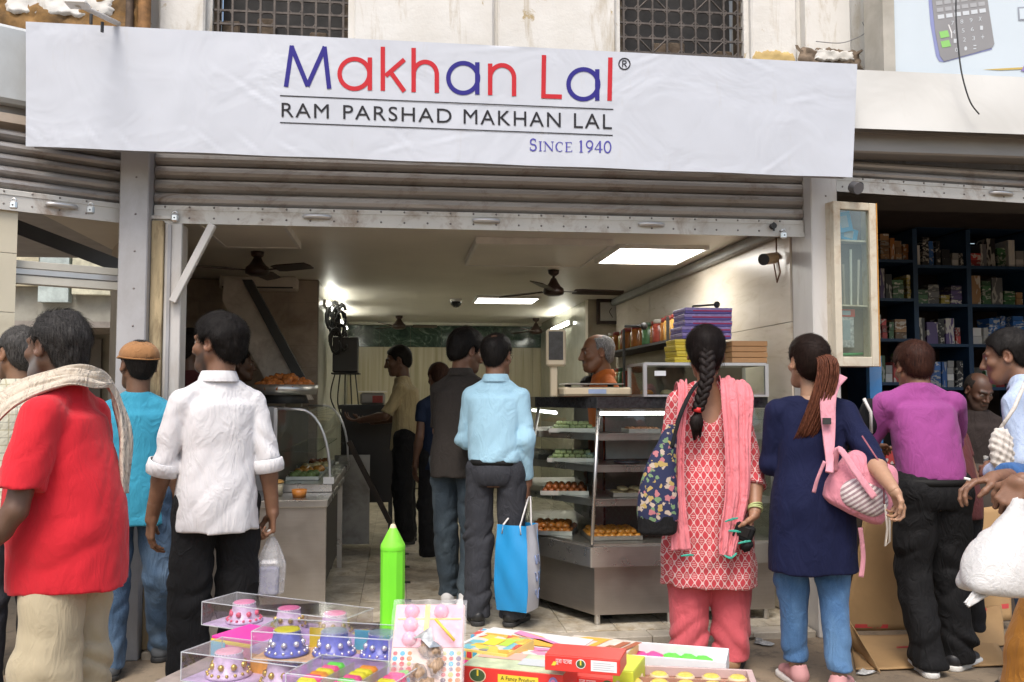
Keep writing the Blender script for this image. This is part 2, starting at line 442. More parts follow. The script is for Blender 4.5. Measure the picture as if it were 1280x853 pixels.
IRON = mat('grille_iron', (0.10, 0.085, 0.075), 0.6, 0.5, var=0.35, vscale=22)
DARKW = mat('dark_window_backing', (0.035, 0.032, 0.03), 0.6, var=0.5, vscale=9)
def window(X0, X1, star):
    wf = MB(); f = 0.03
    for a, b, c, d in ((X0, X0 + f, WZ0, WZ1), (X1 - f, X1, WZ0, WZ1), (X0 + f, X1 - f, WZ0, WZ0 + f), (X0 + f, X1 - f, WZ1 - f, WZ1)):
        wf.box((a, 5.50, c), (b, 5.56, d))
    wo = wf.build('window', mat('window_frame_wood', (0.12, 0.09, 0.06), 0.7, var=0.4, vscale=20), bld)
    bx('pane', (X0 + f, 5.62, WZ0 + f), (X1 - f, 5.63, WZ1 - f), DARKW, wo)
    gm = MB(); s = (X1 - X0 - 2 * f) / (9 if not star else 8); r = 0.006
    z = WZ0 + f; nz = int((WZ1 - WZ0) / s)
    xs = [X0 + f + s * k for k in range(int(round((X1 - X0 - 2 * f) / s)) + 1)]
    y = 5.475
    for xx in xs: gm.box((xx - r, y - r, WZ0), (xx + r, y + r, WZ1))
    for k in range(nz + 1): gm.box((X0, y - r + 0.002, z + s * k - r), (X1, y + r + 0.002, z + s * k + r))
    # cast lattice: diagonals through some of the cells
    for i in range(len(xs) - 1):
        for k in range(nz):
            if star and (i % 4 in (1, 2)) and (k % 4 in (1, 2)):
                a, b = (xs[i], z + s * k), (xs[i + 1], z + s * (k + 1))
                if (i % 4 == 1) != (k % 4 == 1): a, b = (xs[i], z + s * (k + 1)), (xs[i + 1], z + s * k)
                gm.cyl((a[0], y, a[1]), (b[0], y, b[1]), r, n=6)
            elif (i + k) % 3 == 0 or star:
                c = s * 0.28
                for sx, sz in ((0, 0), (1, 0), (0, 1), (1, 1)):
                    cx_ = xs[i] + s * sx; cz = z + s * (k + sz); ex = c if sx == 0 else -c; ez = c if sz == 0 else -c
                    gm.cyl((cx_ + ex, y, cz), (cx_, y, cz + ez), r * 0.8, n=5)
    gm.build('grille', IRON, wo)
    cl = MB(); rnd = random.Random(int(X0 * 100))
    for k in range(7):
        a = X0 + f + (X1 - X0 - 2 * f) * k / 7
        cl.box((a, 5.57, WZ0 + f), (a + (X1 - X0) / 7.4, 5.60, WZ0 + f + rnd.uniform(0.12, 0.34)), None, 0.01)
    cl.build('inner_ledge', RUBBLE, wo)
window(W1[0], W1[1], False); window(W2[0], W2[1], True)

# facade posts
POST = mat('grey_post_sheet', (0.42, 0.42, 0.43), 0.55, 0.15, var=0.08, vscale=3, grime=(0.22, 0.19, 0.16), gamount=0.4, gscale=3.5, stretch=(1, 1, 0.5))
POSTW = mat('white_post_sheet', (0.62, 0.60, 0.57), 0.5, 0.1, var=0.08, vscale=3, grime=(0.28, 0.2, 0.12), gamount=0.5, gscale=4, stretch=(1.5, 1.5, 0.35))
def post(x0, x1, y0, y1, z1, m, riv):
    p = bx('post', (x0, y0, 0), (x1, y1, z1), m, bld, bev=0.006)
    rb = MB()
    for k in range(12):
        rb.blob(((x0 + x1) / 2 + 0.01, y0, 0.35 + k * 0.2), 0.006, 6, sq=(1, 0.5, 1))
    tag(rb.build('rivet', mat('rivet_dark', (0.2, 0.18, 0.17), 0.5, 0.5), p), kind='stuff')
    return p
post(-1.499, -1.349, 5.08, 5.36, 2.82, POST, 1)
post(2.378, 2.541, 5.08, 5.36, 2.82, POSTW, 1)
bx('lintel', (-7, 5.36, 2.62), (9, 5.76, 2.815), mat('lintel_dark', (0.09, 0.08, 0.07), 0.9), bld)
# door jamb inside the left post: stained timber strip and white channel
WOODST = mat('stained_timber', (0.50, 0.40, 0.24), 0.85, var=0.3, vscale=5, grime=(0.10, 0.06, 0.03), gamount=0.95, gscale=7, stretch=(3, 3, 0.6), bmp=0.4, bscale=30)
bx('jamb_board', (-1.347, 5.14, FZ), (-1.283, 5.30, 2.33), WOODST, bld, bev=0.004)
bx('jamb_channel', (-1.281, 5.16, FZ), (-1.19, 5.30, 2.32), POSTW, bld, bev=0.004)
bx('jamb_lip', (-1.262, 5.148, FZ), (-1.245, 5.159, 2.31), POST, bld)
# diagonal brace
a, b = atY(216, 378, 5.13), atY(266, 281, 5.13)
d = (b - a).normalized(); q = d.to_track_quat('Z', 'Y').to_matrix().to_4x4(); q.translation = a
MB().box((-0.022, -0.02, 0), (0.022, 0.02, (b - a).length), q, 0.004).build('brace', POSTW, bld)

# ---- shop interior
WALLR = None
def marble_wall():
    m, nt, b = newmat('beige_marble_wall'); v = coords(nt, (1, 0.9, 5), rot=(0.12, 0, 0))
    c = ramp(nt, noise(nt, v, 2.2, 9, 0.65, 1.2), [(0.32, (0.56, 0.48, 0.37)), (0.44, (0.66, 0.59, 0.48)), (0.62, (0.70, 0.63, 0.53))])
    L(nt, c, b.inputs['Base Color']); b.inputs['Roughness'].default_value = 0.27; b.inputs['Specular IOR Level'].default_value = 0.4
    bump(nt, b, noise(nt, coords(nt), 2.5, 2), 0.03, 0.02); return m
WALLR = marble_wall()
def structure(name, lo, hi, m): return tag(bx(name, lo, hi, m), kind='structure')
ww = structure('right_wall', (2.385, 5.37, 0), (2.53, 10.0, 2.449), mat('wall_joint', (0.25, 0.22, 0.18), 0.9))
k = 0; z = FZ
for (z0, z1) in ((0.05, 0.62), (0.624, 1.22), (1.224, 1.83), (1.834, 2.445)):
    y = 5.372 - (0.4 if k % 2 else 0)
    while y < 9.99:
        a, b = max(5.372, y + 0.002), min(9.995, y + 0.898)
        if b - a > 0.05: bx('wall_slab', (2.37 + random.uniform(0, 0.0015), a, z0), (2.3845, b, z1), WALLR, ww)
        y += 0.9
    k += 1
CEIL = mat('ceiling_paint', (0.72, 0.68, 0.60), 0.42, var=0.05, vscale=2, bmp=0.05, bscale=8)
structure('ceiling', (-2.11, 5.37, 2.45), (2.53, 13.7, 2.6), CEIL)
def green_marble():
    m, nt, b = newmat('green_marble'); v = coords(nt)
    c = ramp(nt, noise(nt, v, 5, 10, 0.72, 2.2), [(0.4, (0.02, 0.045, 0.033)), (0.55, (0.055, 0.10, 0.075)), (0.66, (0.22, 0.30, 0.24))])
    L(nt, c, b.inputs['Base Color']); b.inputs['Roughness'].default_value = 0.12; return m
def streak_panel():
    m, nt, b = newmat('cream_streaked_panel'); v = coords(nt, (9, 9, 0.35))
    c = ramp(nt, noise(nt, v, 1.6, 7, 0.6, 0.6), [(0.3, (0.40, 0.35, 0.21)), (0.5, (0.56, 0.51, 0.36)), (0.7, (0.64, 0.60, 0.46))])
    L(nt, c, b.inputs['Base Color']); b.inputs['Roughness'].default_value = 0.25; return m
GM, SP = green_marble(), streak_panel()
bw = structure('back_wall', (-0.9, 13.5, 0), (2.6, 13.65, 2.449), mat('back_wall_base', (0.2, 0.18, 0.12), 0.9))
x = -0.76
while x < 2.5:
    bx('wall_panel', (x, 13.47, 0.05), (min(x + 0.447, 2.55), 13.499, 2.085), SP, bw)
    bx('marble_band', (x, 13.46, 2.09), (min(x + 0.447, 2.55), 13.499, 2.40), GM, bw); x += 0.45
bx('cornice', (-0.75, 13.38, 2.405), (2.55, 13.499, 2.448), mat('cornice_paint', (0.7, 0.68, 0.6), 0.5), bw, bev=0.01)
KT = mat('kitchen_tile', (0.42, 0.35, 0.29), 0.3, var=0.1, vscale=4, grime=(0.12, 0.08, 0.05), gamount=0.6, gscale=2.5)
lw = structure('inner_left_wall', (-0.90, 8.73, 0), (-0.762, 13.499, 2.449), mat('inner_wall', (0.5, 0.50, 0.42), 0.35, var=0.1, grime=(0.2, 0.17, 0.1)))
kb = structure('kitchen_wall', (-2.1, 8.62, 0), (-0.762, 8.725, 2.449), mat('wall_joint', (0.2, 0.17, 0.13), 0.9))
for iz in range(12):
    for ix in range(5):
        x0 = -2.09 + ix * 0.265; z0 = FZ + iz * 0.2
        bx('wall_tile', (x0, 8.612 + random.uniform(-0.001, 0.001), z0), (x0 + 0.262, 8.6195, z0 + 0.197), KT, kb)
ks = structure('kitchen_side_wall', (-2.12, 7.05, 0), (-2.03, 8.60, 2.449), mat('kitchen_side_paint', (0.36, 0.31, 0.25), 0.5, grime=(0.15, 0.1, 0.07)))
pw = MB().prism([(-1.40, 5.40), (-1.44, 5.37), (-2.12, 7.04), (-2.06, 7.04)], 0, 2.449, 'z').build('partition_wall', MATS['kitchen_side_paint']); tag(pw, kind='structure')
# wall stub that carries the clock, and the mirror-clad wall behind it
cs = structure('clock_wall', (2.06, 10.002, 0), (2.53, 10.15, 2.449), mat('stub_paint', (0.42, 0.37, 0.28), 0.5, grime=(0.2, 0.16, 0.1)))
structure('inner_right_wall', (2.06, 10.152, 0), (2.2, 13.46, 2.449), mat('inner_wall_glossy', (0.42, 0.42, 0.34), 0.12, var=0.12))
con = MB(); con.box((2.315, 5.38, 2.375), (2.369, 9.99, 2.4495), None, 0.01)
con.build('ceiling_trunking', mat('trunking_grey', (0.33, 0.34, 0.33), 0.5, 0.2, grime=(0.15, 0.13, 0.1)), bld)

# ---- left bay: shop on the corner, plane turned towards the street
BA = math.atan2(0.33, 0.513)
BM = Matrix.Translation((-1.5, 5.2, 0)) @ Matrix.Rotation(math.pi + BA, 4, 'Z')     # local x runs left along the bay, local y to the inside is negative
CREAM = mat('cream_tile', (0.62, 0.57, 0.44), 0.35, var=0.05, grime=(0.3, 0.24, 0.15), gamount=0.4)
for z0 in [0.0 + 0.3 * i for i in range(8)]:
    bx('column_tile', (0.53, -0.12, z0 + 0.001), (0.615, 0.015, z0 + 0.298), CREAM, bld, M=BM)
bx('column', (0.617, -0.12, 0), (0.95, 0.01, 2.4), POST, bld, M=BM, bev=0.004)
bx('column', (1.9, -0.15, 0), (2.2, 0.0, 2.4), POST, bld, M=BM, bev=0.004)
CBAR = mat('cream_bar', (0.64, 0.62, 0.54), 0.45, var=0.04, grime=(0.3, 0.25, 0.17), gamount=0.35)
ALU = mat('aluminium_strip', (0.62, 0.62, 0.62), 0.35, 0.7, var=0.06)
bx('transom', (0.005, -0.10, 2.035), (0.527, -0.04, 2.075), CBAR, bld, M=BM, bev=0.003)
bx('transom', (0.005, -0.095, 2.002), (0.527, -0.035, 2.033), ALU, bld, M=BM, bev=0.003)
bx('transom', (0.005, -0.10, 1.955), (0.527, -0.04, 2.000), CBAR, bld, M=BM, bev=0.003)
structure('corner_ceiling', (-4.6, 5.0, 2.47), (-2.13, 7.6, 2.6), mat('corner_ceiling_grey', (0.42, 0.42, 0.43), 0.7))
a, b = atY(30, 280, 5.45), atY(152, 332, 5.45)
MB().prism([(a.x - 1.2, a.z + 0.47), (b.x + 0.03, b.z + 0.02), (b.x + 0.03, b.z - 0.06), (a.x - 1.2, a.z + 0.38)], 5.40, 5.52).build('black_beam', mat('beam_black', (0.03, 0.03, 0.032), 0.5), bld)
# what is seen through the corner shop: a sunlit lane
fb2 = thing('lane_building', 'pale shopfronts in the lane seen through the left bay', 'building', (-4.5, 12.0, 0))
bx('wall', (-9, 12.2, 0), (-2.6, 12.6, 6), mat('lane_wall', (0.36, 0.35, 0.30), 0.9, var=0.15, grime=(0.3, 0.25, 0.2)), fb2)
LC = [(0.62, 0.6, 0.45), (0.38, 0.45, 0.38), (0.5, 0.42, 0.48), (0.62, 0.62, 0.6), (0.4, 0.4, 0.38), (0.55, 0.5, 0.35), (0.45, 0.52, 0.5)]
for k, xx in enumerate([-8.5, -7.6, -6.7, -5.9, -5.4, -4.95, -4.5, -4.1, -3.7, -3.3]):
    c = LC[k % len(LC)]
    bx('hoarding', (xx, 12.05, 2.55 + (k % 3) * 0.1), (xx + 0.36 + 0.1 * (k % 2), 12.19, 3.5 + 0.15 * (k % 4)), mat('hoarding_%d' % (k % 7), c, 0.7, var=0.3, vscale=8), fb2)
bx('awning', (-9, 10.9, 2.15), (-2.7, 12.18, 2.22), mat('lane_awning', (0.3, 0.27, 0.24), 0.8, var=0.3), fb2)
for k in range(6):
    bx('shutter', (-8.6 + k * 1.0, 12.12, 0.1), (-7.75 + k * 1.0, 12.19, 2.1), mat('lane_shutter_%d' % (k % 2), ((0.16, 0.15, 0.14), (0.33, 0.32, 0.3))[k % 2], 0.6, 0.2), fb2)

# ---- rolling shutters
SLAT, nt_, b_ = newmat('shutter_slat_steel'); v_ = coords(nt_, (0.5, 1, 6))
c_ = ramp(nt_, noise(nt_, v_, 3, 6, 0.65), [(0.3, (0.30, 0.285, 0.275)), (0.7, (0.43, 0.415, 0.40))])
c_ = mixc(nt_, ramp(nt_, noise(nt_, coords(nt_, (1.4, 1, 3)), 2.6, 9, 0.75, 0.6), [(0.5, (0, 0, 0)), (0.72, (0.8,) * 3)]), c_, (0.15, 0.10, 0.065)); c_ = rnd_value(nt_, c_, 0.78, 1.12)
L(nt_, c_, b_.inputs['Base Color']); b_.inputs['Metallic'].default_value = 0.5; b_.inputs['Roughness'].default_value = 0.46; bump(nt_, b_, noise(nt_, coords(nt_, (1, 1, 1)), 3.5, 3), 0.25, 0.02)
PLATE = mat('shutter_plate_paint', (0.60, 0.585, 0.545), 0.5, 0.2, var=0.08, vscale=3, grime=(0.22, 0.13, 0.07), gamount=0.9, gscale=5, bmp=0.1, bscale=30)
LOCKM = mat('padlock_steel', (0.75, 0.77, 0.78), 0.25, 0.8, var=0.05)
DARKM = mat('dark_iron', (0.05, 0.05, 0.05), 0.5, 0.5)
def shutter(name_label, M, x0, x1, zb, plate_h, ztop, pitch, handles, locks, tilt=0.0):
    s = thing('roller_shutter', name_label, 'shutter', M.translation)
    def T(b, nm, m, par=s): return b.build(nm, m, par)
    n = int((ztop - zb - plate_h) / pitch) + 1
    prof = [(0.0, 0.0), (-0.006, 0.006), (-0.020, 0.018), (-0.026, 0.036), (-0.022, 0.054), (-0.010, 0.066), (0.0, 0.070), (0.004, 0.0745), (0.010, 0.0745), (0.010, 0.0)]
    for k in range(n):
        z = zb + plate_h + k * pitch
        b = MB(); m = len(prof); sc = pitch / 0.075
        vs = [M @ Vector((x0, y, z + dz * sc + tilt * (0 if True else 1))) for y, dz in prof] + [M @ Vector((x1, y, z + dz * sc + tilt)) for y, dz in prof]
        b.add(vs[:], [(i, (i + 1) % m, m + (i + 1) % m, m + i) for i in range(m)], False)
        b.add(vs[:m], [list(range(m))]); b.add(vs[m:], [list(range(m))])
        T(b, 'slat', SLAT)
    q = M @ Matrix(((1, 0, 0, 0), (0, 1, 0, 0), (tilt / (x1 - x0), 0, 1, -tilt / (x1 - x0) * x0), (0, 0, 0, 1)))
    pl = T(MB().box((x0, -0.03, zb), (x1, 0.012, zb + plate_h - 0.003), q, 0.004), 'bottom_plate', PLATE)
    fl = MB(); fl.box((x0, -0.036, zb - 0.012), (x1, -0.028, zb + 0.012), q); fl.box((x0, -0.034, zb + plate_h * 0.68), (x1, -0.029, zb + plate_h * 0.72), q)
    T(fl, 'plate_rib', PLATE, pl)
    rv = MB()
    for k in range(int((x1 - x0) / 0.13)):
        for zz in (zb + 0.02, zb + plate_h * 0.86):
            c = q @ Vector((x0 + 0.06 + k * 0.13, -0.031, zz)); rv.blob(c, 0.006, 6, sq=(1, 0.5, 1))
    tag(T(rv, 'rivet', mat('rivet_dark', (0.2, 0.18, 0.17), 0.5, 0.5), pl), kind='stuff')
    for hx in handles:
        hb = MB(); pts = [q @ Vector((hx + 0.07 * math.cos(t), -0.03 - 0.028 * math.sin(t), zb + plate_h * 0.45)) for t in [math.pi * i / 10 for i in range(11)]]
        hb.tube(pts, 0.012, 8)
        c = q @ Vector((hx, -0.0315, zb + plate_h * 0.45))
        hp = T(hb, 'handle', ALU)
        T(MB().box((hx - 0.085, -0.0335, zb + plate_h * 0.3), (hx + 0.085, -0.0305, zb + plate_h * 0.62), q), 'handle_plate', PLATE, hp)
    return s, q
def padlock(p, label, size=0.035, m=None, group='padlocks hanging on the shutters'):
    t = thing('padlock', label, 'padlock', p, 0, group)
    x, y, z = p
    MB().box((x - size * 0.62, y - 0.02, z - size * 1.35), (x + size * 0.62, y + 0.002, z), None, size * 0.25).build('body', m or LOCKM, t)
    MB().tube([(x + size * 0.4 * math.cos(a), y - 0.008, z + size * 0.45 * math.sin(a) + (0.0)) for a in [math.pi * i / 10 for i in range(11)]], size * 0.12, 7).build('shackle', m or LOCKM, t)
    MB().cyl((x, y - 0.021, z - size * 0.7), (x, y - 0.0195, z - size * 0.7), size * 0.14, n=10).build('keyhole', DARKM, t)
    return t
I4 = Matrix.Translation((0, FY, 0))
shutter('wide brown steel shutter rolled up under the long shop banner', I4, -1.345, 2.374, 2.332, 0.092, 3.0, 0.075, [XZ(397, 264, FY)[0], XZ(607, 270, FY)[0], XZ(812, 277, FY)[0]], [])
shutter('steel shutter rolled up over the stationery stall on the right', I4, 2.56, 5.6, 2.612, 0.085, 2.80, 0.055, [XZ(1247, 238, FY)[0], 4.9], [], tilt=-0.10)
shutter('steel shutter rolled up over the cream corner bay at far left', BM @ Matrix.Rotation(math.pi, 4, 'Z') , -3.0, -0.012, 2.325, 0.098, 2.70, 0.062, [-0.33, -1.6], [])
padlock(tuple(atY(219, 268, 5.155)), 'silver padlock hanging over the white door jamb beside the grey post', 0.032)
p = MB(); a = atY(180, 272, 5.16); p.box((a.x, 5.145, a.z - 0.008), (a.x + 0.16, 5.16, a.z + 0.010)); tag(p.build('lock_hasp', PLATE), 'grey hasp bar sticking out beside the padlock on the grey post', 'hasp')
padlock(tuple(atD(18, 252, 4.52)), 'pale padlock at the far left end of the corner shutter', 0.03)
padlock(tuple(atD(114, 258, 4.75)), 'dull steel padlock at the middle of the corner shutter', 0.032, mat('dull_lock', (0.4, 0.42, 0.43), 0.35, 0.7))
padlock(tuple(atY(979, 290, 5.15)), 'shiny round padlock at the right end of the wide shutter', 0.032)
p = MB(); a = atY(966, 283, 5.155); p.cyl((a.x, 5.165, a.z), (a.x, 5.135, a.z), 0.018, n=10); p.cyl((a.x, 5.14, a.z - 0.03), (a.x, 5.14, a.z + 0.02), 0.006); tag(p.build('shutter_bolt', DARKM), 'dark bolt knob beside the round padlock on the wide shutter', 'bolt')

# shutter hood and white flex band over the right shop
bx('shutter_hood', (2.56, 5.02, 2.80), (5.6, 5.19, 2.93), mat('hood_metal', (0.30, 0.28, 0.26), 0.45, 0.4, var=0.1, stretch=(0.4, 1, 2)), bld, bev=0.01)
bx('shutter_hood', (0.02, -0.2, 2.81), (3.0, -0.03, 2.95), mat('hood_metal', (0.30, 0.28, 0.26), 0.45, 0.4), bld, M=BM, bev=0.01)
def flex_mat(name, col, scale=2.2):
    if name in MATS: return MATS[name]
    m, nt, b = newmat(name); v = coords(nt)
    c = ramp(nt, noise(nt, v, 2.5, 5), [(0.3, tuple(x * 0.94 for x in col)), (0.7, col)])
    st = ramp(nt, noise(nt, coords(nt, (6, 6, 1.2)), 2.2, 8, 0.7), [(0.6, (0, 0, 0)), (0.8, (0.35,) * 3)])
    c = mixc(nt, st, c, (0.45, 0.42, 0.35))
    L(nt, c, b.inputs['Base Color']); b.inputs['Roughness'].default_value = 0.42
    bump(nt, b, noise(nt, v, scale, 3, 0.5, 0.8), 0.25, 0.05); MATS[name] = m; return m
bd = thing('white_awning_band', 'plain off-white flex band above the right-hand stationery shop', 'awning', (3.6, 4.95, 2.9))
def fnb(u, v):
    x = 2.56 + 3.1 * u; z = 2.905 + 0.365 * v
    return (x, 4.90 + 0.06 * v + 0.018 * math.sin(v * 3.1) * math.sin(x * 5), z)
MB().grid(fnb, 40, 8).build('band_sheet', flex_mat('offwhite_flex', (0.60, 0.595, 0.565)), bd)
MB().box((2.57, 4.99, 2.91), (5.65, 5.35, 3.25)).build('band_frame', mat('hood_metal', (0.30, 0.28, 0.26)), bd)
bd2 = thing('grey_awning_band', 'pale grey signboard end beyond the banner at far left', 'awning', (-2.6, 4.8, 2.9))
MB().box((0.42, -0.25, 2.86), (3.2, 0.05, 3.26), BM, 0.02).build('board', mat('grey_board', (0.52, 0.55, 0.56), 0.4, var=0.06, grime=(0.35, 0.35, 0.33), gamount=0.4), bd2)
MB().box((0.3, -0.2, 2.762), (3.2, 0.03, 2.808), BM).build('ledge', mat('beige_ledge', (0.5, 0.42, 0.34), 0.7), bd2)

# ---- the long banner
BY = 4.78
bn = thing('shop_banner', 'long white shop banner with blue and red lettering across the front', 'banner', (0.32, BY, 2.9))
def BP(px, py, off=0.0):                         # a point of the banner's print, on its face
    p = atY(px, py, BY); return Vector((p.x, ban_y(p.x, p.z) - 0.0015 - off, p.z))
c00, c01, c10, c11 = atY(32, 183, BY), atY(32, 27, BY), atY(1066, 222, BY), atY(1072, 80, BY)
def wrinkle(x, z, cx, cz, ang, ln, wd, amp):
    dx, dz = x - cx, z - cz; a = dx * math.cos(ang) + dz * math.sin(ang); b_ = -dx * math.sin(ang) + dz * math.cos(ang)
    return amp * math.exp(-(a / ln) ** 2) * math.exp(-(b_ / wd) ** 2)
CREASES = []
rnd = random.Random(5)
for px, py, ang, ln in ((45, 172, -0.9, 0.07), (72, 176, -1.2, 0.06), (115, 172, -1.0, 0.08), (155, 178, -0.9, 0.05), (262, 180, -0.7, 0.08), (312, 183, -0.7, 0.09), (360, 186, -0.5, 0.06),
                        (310, 112, -0.55, 0.16), (325, 125, -0.5, 0.12), (495, 185, 0.3, 0.12), (505, 178, -0.8, 0.10), (815, 72, 0.35, 0.22), (800, 90, 0.55, 0.25), (785, 108, 0.7, 0.2),
                        (945, 80, -0.35, 0.14), (975, 200, 0.65, 0.2), (965, 208, 0.6, 0.14), (1068, 100, -0.9, 0.05), (640, 60, 0.1, 0.3), (1000, 125, 0.2, 0.1), (560, 175, 0.25, 0.15)):
    p = atY(px, py, BY); CREASES.append((p.x, p.z, ang, ln))
def ban_y(x, z):
    y = BY + 0.003
    for cx, cz, ang, ln in CREASES:
        if abs(x - cx) < 0.5: y -= wrinkle(x, z, cx, cz, ang, ln, 0.009, 0.0026) - wrinkle(x, z, cx + 0.010, cz + 0.014, ang, ln, 0.009, 0.0022)
    return y + 0.002 * math.sin(x * 2.3) * math.sin(z * 7)
def fban(u, v):
    p = (c00 * (1 - u) + c10 * u) * (1 - v) + (c01 * (1 - u) + c11 * u) * v
    y = ban_y(p.x, p.z)
    e = 0.0015 * math.sin(u * 40) if v == 0 else 0
    return (p.x, y, p.z + e)
MB().grid(fban, 300, 44).build('banner_sheet', flex_mat('banner_flex', (0.55, 0.58, 0.64), 3.0), bn)
MB().prism([(c00.x + 0.01, c00.z + 0.015), (c10.x - 0.01, c10.z + 0.015), (c11.x - 0.01, c11.z - 0.012), (c01.x + 0.01, c01.z - 0.012)], BY + 0.016, BY + 0.10).build('banner_frame', mat('frame_tube', (0.35, 0.36, 0.38), 0.6), bn)
def ink(name, c): return mat(name, c, 0.6, var=0.03, spec=0.15)
RED, BLUE, BLACK, INDIGO = ink('logo_red', (0.52, 0.03, 0.04)), ink('logo_blue', (0.035, 0.03, 0.22)), ink('black_ink', (0.03, 0.03, 0.035)), ink('indigo_ink', (0.09, 0.085, 0.36))
def strokes(parts, wdt, off=0.001):
    b = MB()
    for pts in parts:
        vs = []; n = len(pts)
        for i, (x, y) in enumerate(pts):
            (xa, ya), (xb, yb) = pts[max(i - 1, 0)], pts[min(i + 1, n - 1)]; dx, dy = xb - xa, yb - ya; l = math.hypot(dx, dy) or 1; nx, ny = -dy / l * wdt / 2, dx / l * wdt / 2
            vs += [BP(x + nx, y + ny, off), BP(x - nx, y - ny, off)]
        b.add(vs, [(2 * i, 2 * i + 2, 2 * i + 3, 2 * i + 1) for i in range(n - 1)])
        off += 0.0003
    return b
def arc(cx, cy, rx, ry, a0, a1, n=28): return [(cx + rx * math.cos(R(a0 + (a1 - a0) * i / n)), cy - ry * math.sin(R(a0 + (a1 - a0) * i / n))) for i in range(n + 1)]
def ringstroke(cx, cy, r, wdt, off=0.001, a0=0, a1=360):
    b = MB(); n = 40
    vs = []
    for i in range(n + 1):
        t = R(a0 + (a1 - a0) * i / n)
        vs += [BP(cx + (r + wdt / 2) * math.cos(t), cy - (r + wdt / 2) * math.sin(t), off), BP(cx + (r - wdt / 2) * math.cos(t), cy - (r - wdt / 2) * math.sin(t), off)]
    b.add(vs, [(2 * i, 2 * i + 2, 2 * i + 3, 2 * i + 1) for i in range(n)]); return b
WD = 5.6
def letter(b, m): b.build('letter', m, bn)
letter(strokes([[(357.5, 108.8), (364.8, 57)], [(364.0, 57.5), (384.6, 108)], [(384.2, 108), (406.2, 58.5)], [(405.5, 58.5), (411.5, 111.3)]], WD), BLUE)
def la(cx, cy, xs, y0, y1, m):
    b = ringstroke(cx, cy, 18.6, WD); b2 = strokes([[(xs, y0), (xs, y1)]], WD, 0.0016)
    b.add(b2.v, b2.f); letter(b, m)
la(443.1, 92.5, 462.3, 72, 113.2, RED)
letter(strokes([[(478.5, 58.5), (478.5, 113.6)], [(505.5, 74.5), (482, 95)], [(488, 90), (505.5, 114.5)]], WD), RED)
letter(strokes([[(517, 60), (517, 115.3)], [(517, 96)] + arc(531.5, 93, 14.5, 15.5, 170, 0, 16) + [(546, 116.2)]], WD), RED)
la(579, 97.6, 596.6, 78, 118.2, BLUE)
letter(strokes([[(612.7, 79.5), (612.7, 119)], [(612.7, 100)] + arc(627.6, 97.2, 15, 15.5, 170, 0, 16) + [(642.6, 120.2)]], WD), RED)
letter(strokes([[(680, 69), (679.3, 122.6)], [(677, 120.2), (702.4, 121)]], WD), RED)
la(729.3, 105.4, 746.6, 86.7, 125.8, BLUE)
letter(strokes([[(763, 72), (762, 126)]], WD), RED)
b = ringstroke(780.6, 80, 6.9, 1.5); b2 = strokes([[(778.3, 84), (778.3, 76)], [(778.3, 76.2)] + arc(780.6, 78, 2.3, 1.9, 90, -90, 8) + [(778.3, 80)], [(780.5, 80), (783.2, 84)]], 1.3); b.add(b2.v, b2.f)
b.build('registered_mark', BLACK, bn)
strokes([[(350, 119.8), (766.7, 136.8)]], 1.3).build('rule_line', BLACK, bn)
strokes([[(350, 153.4), (766, 169.3)]], 1.3).build('rule_line', BLACK, bn)
wsp = [('RAM', 352, 411), ('PARSHAD', 429, 564.5), ('MAKHAN', 579.5, 701), ('LAL', 717.5, 765)]
for s, xa, xb in wsp:
    def fw(u, v, xa=xa, xb=xb):
        x = xa + (xb - xa) * u; base = 146.2 + (x - 352) * 0.0372; return BP(x, base - v * (17.6 + (x - 352) * 0.002), 0.0015)
    lettering('word', s, fw, BLACK, bn, bold=0.0, spacing=1.14)
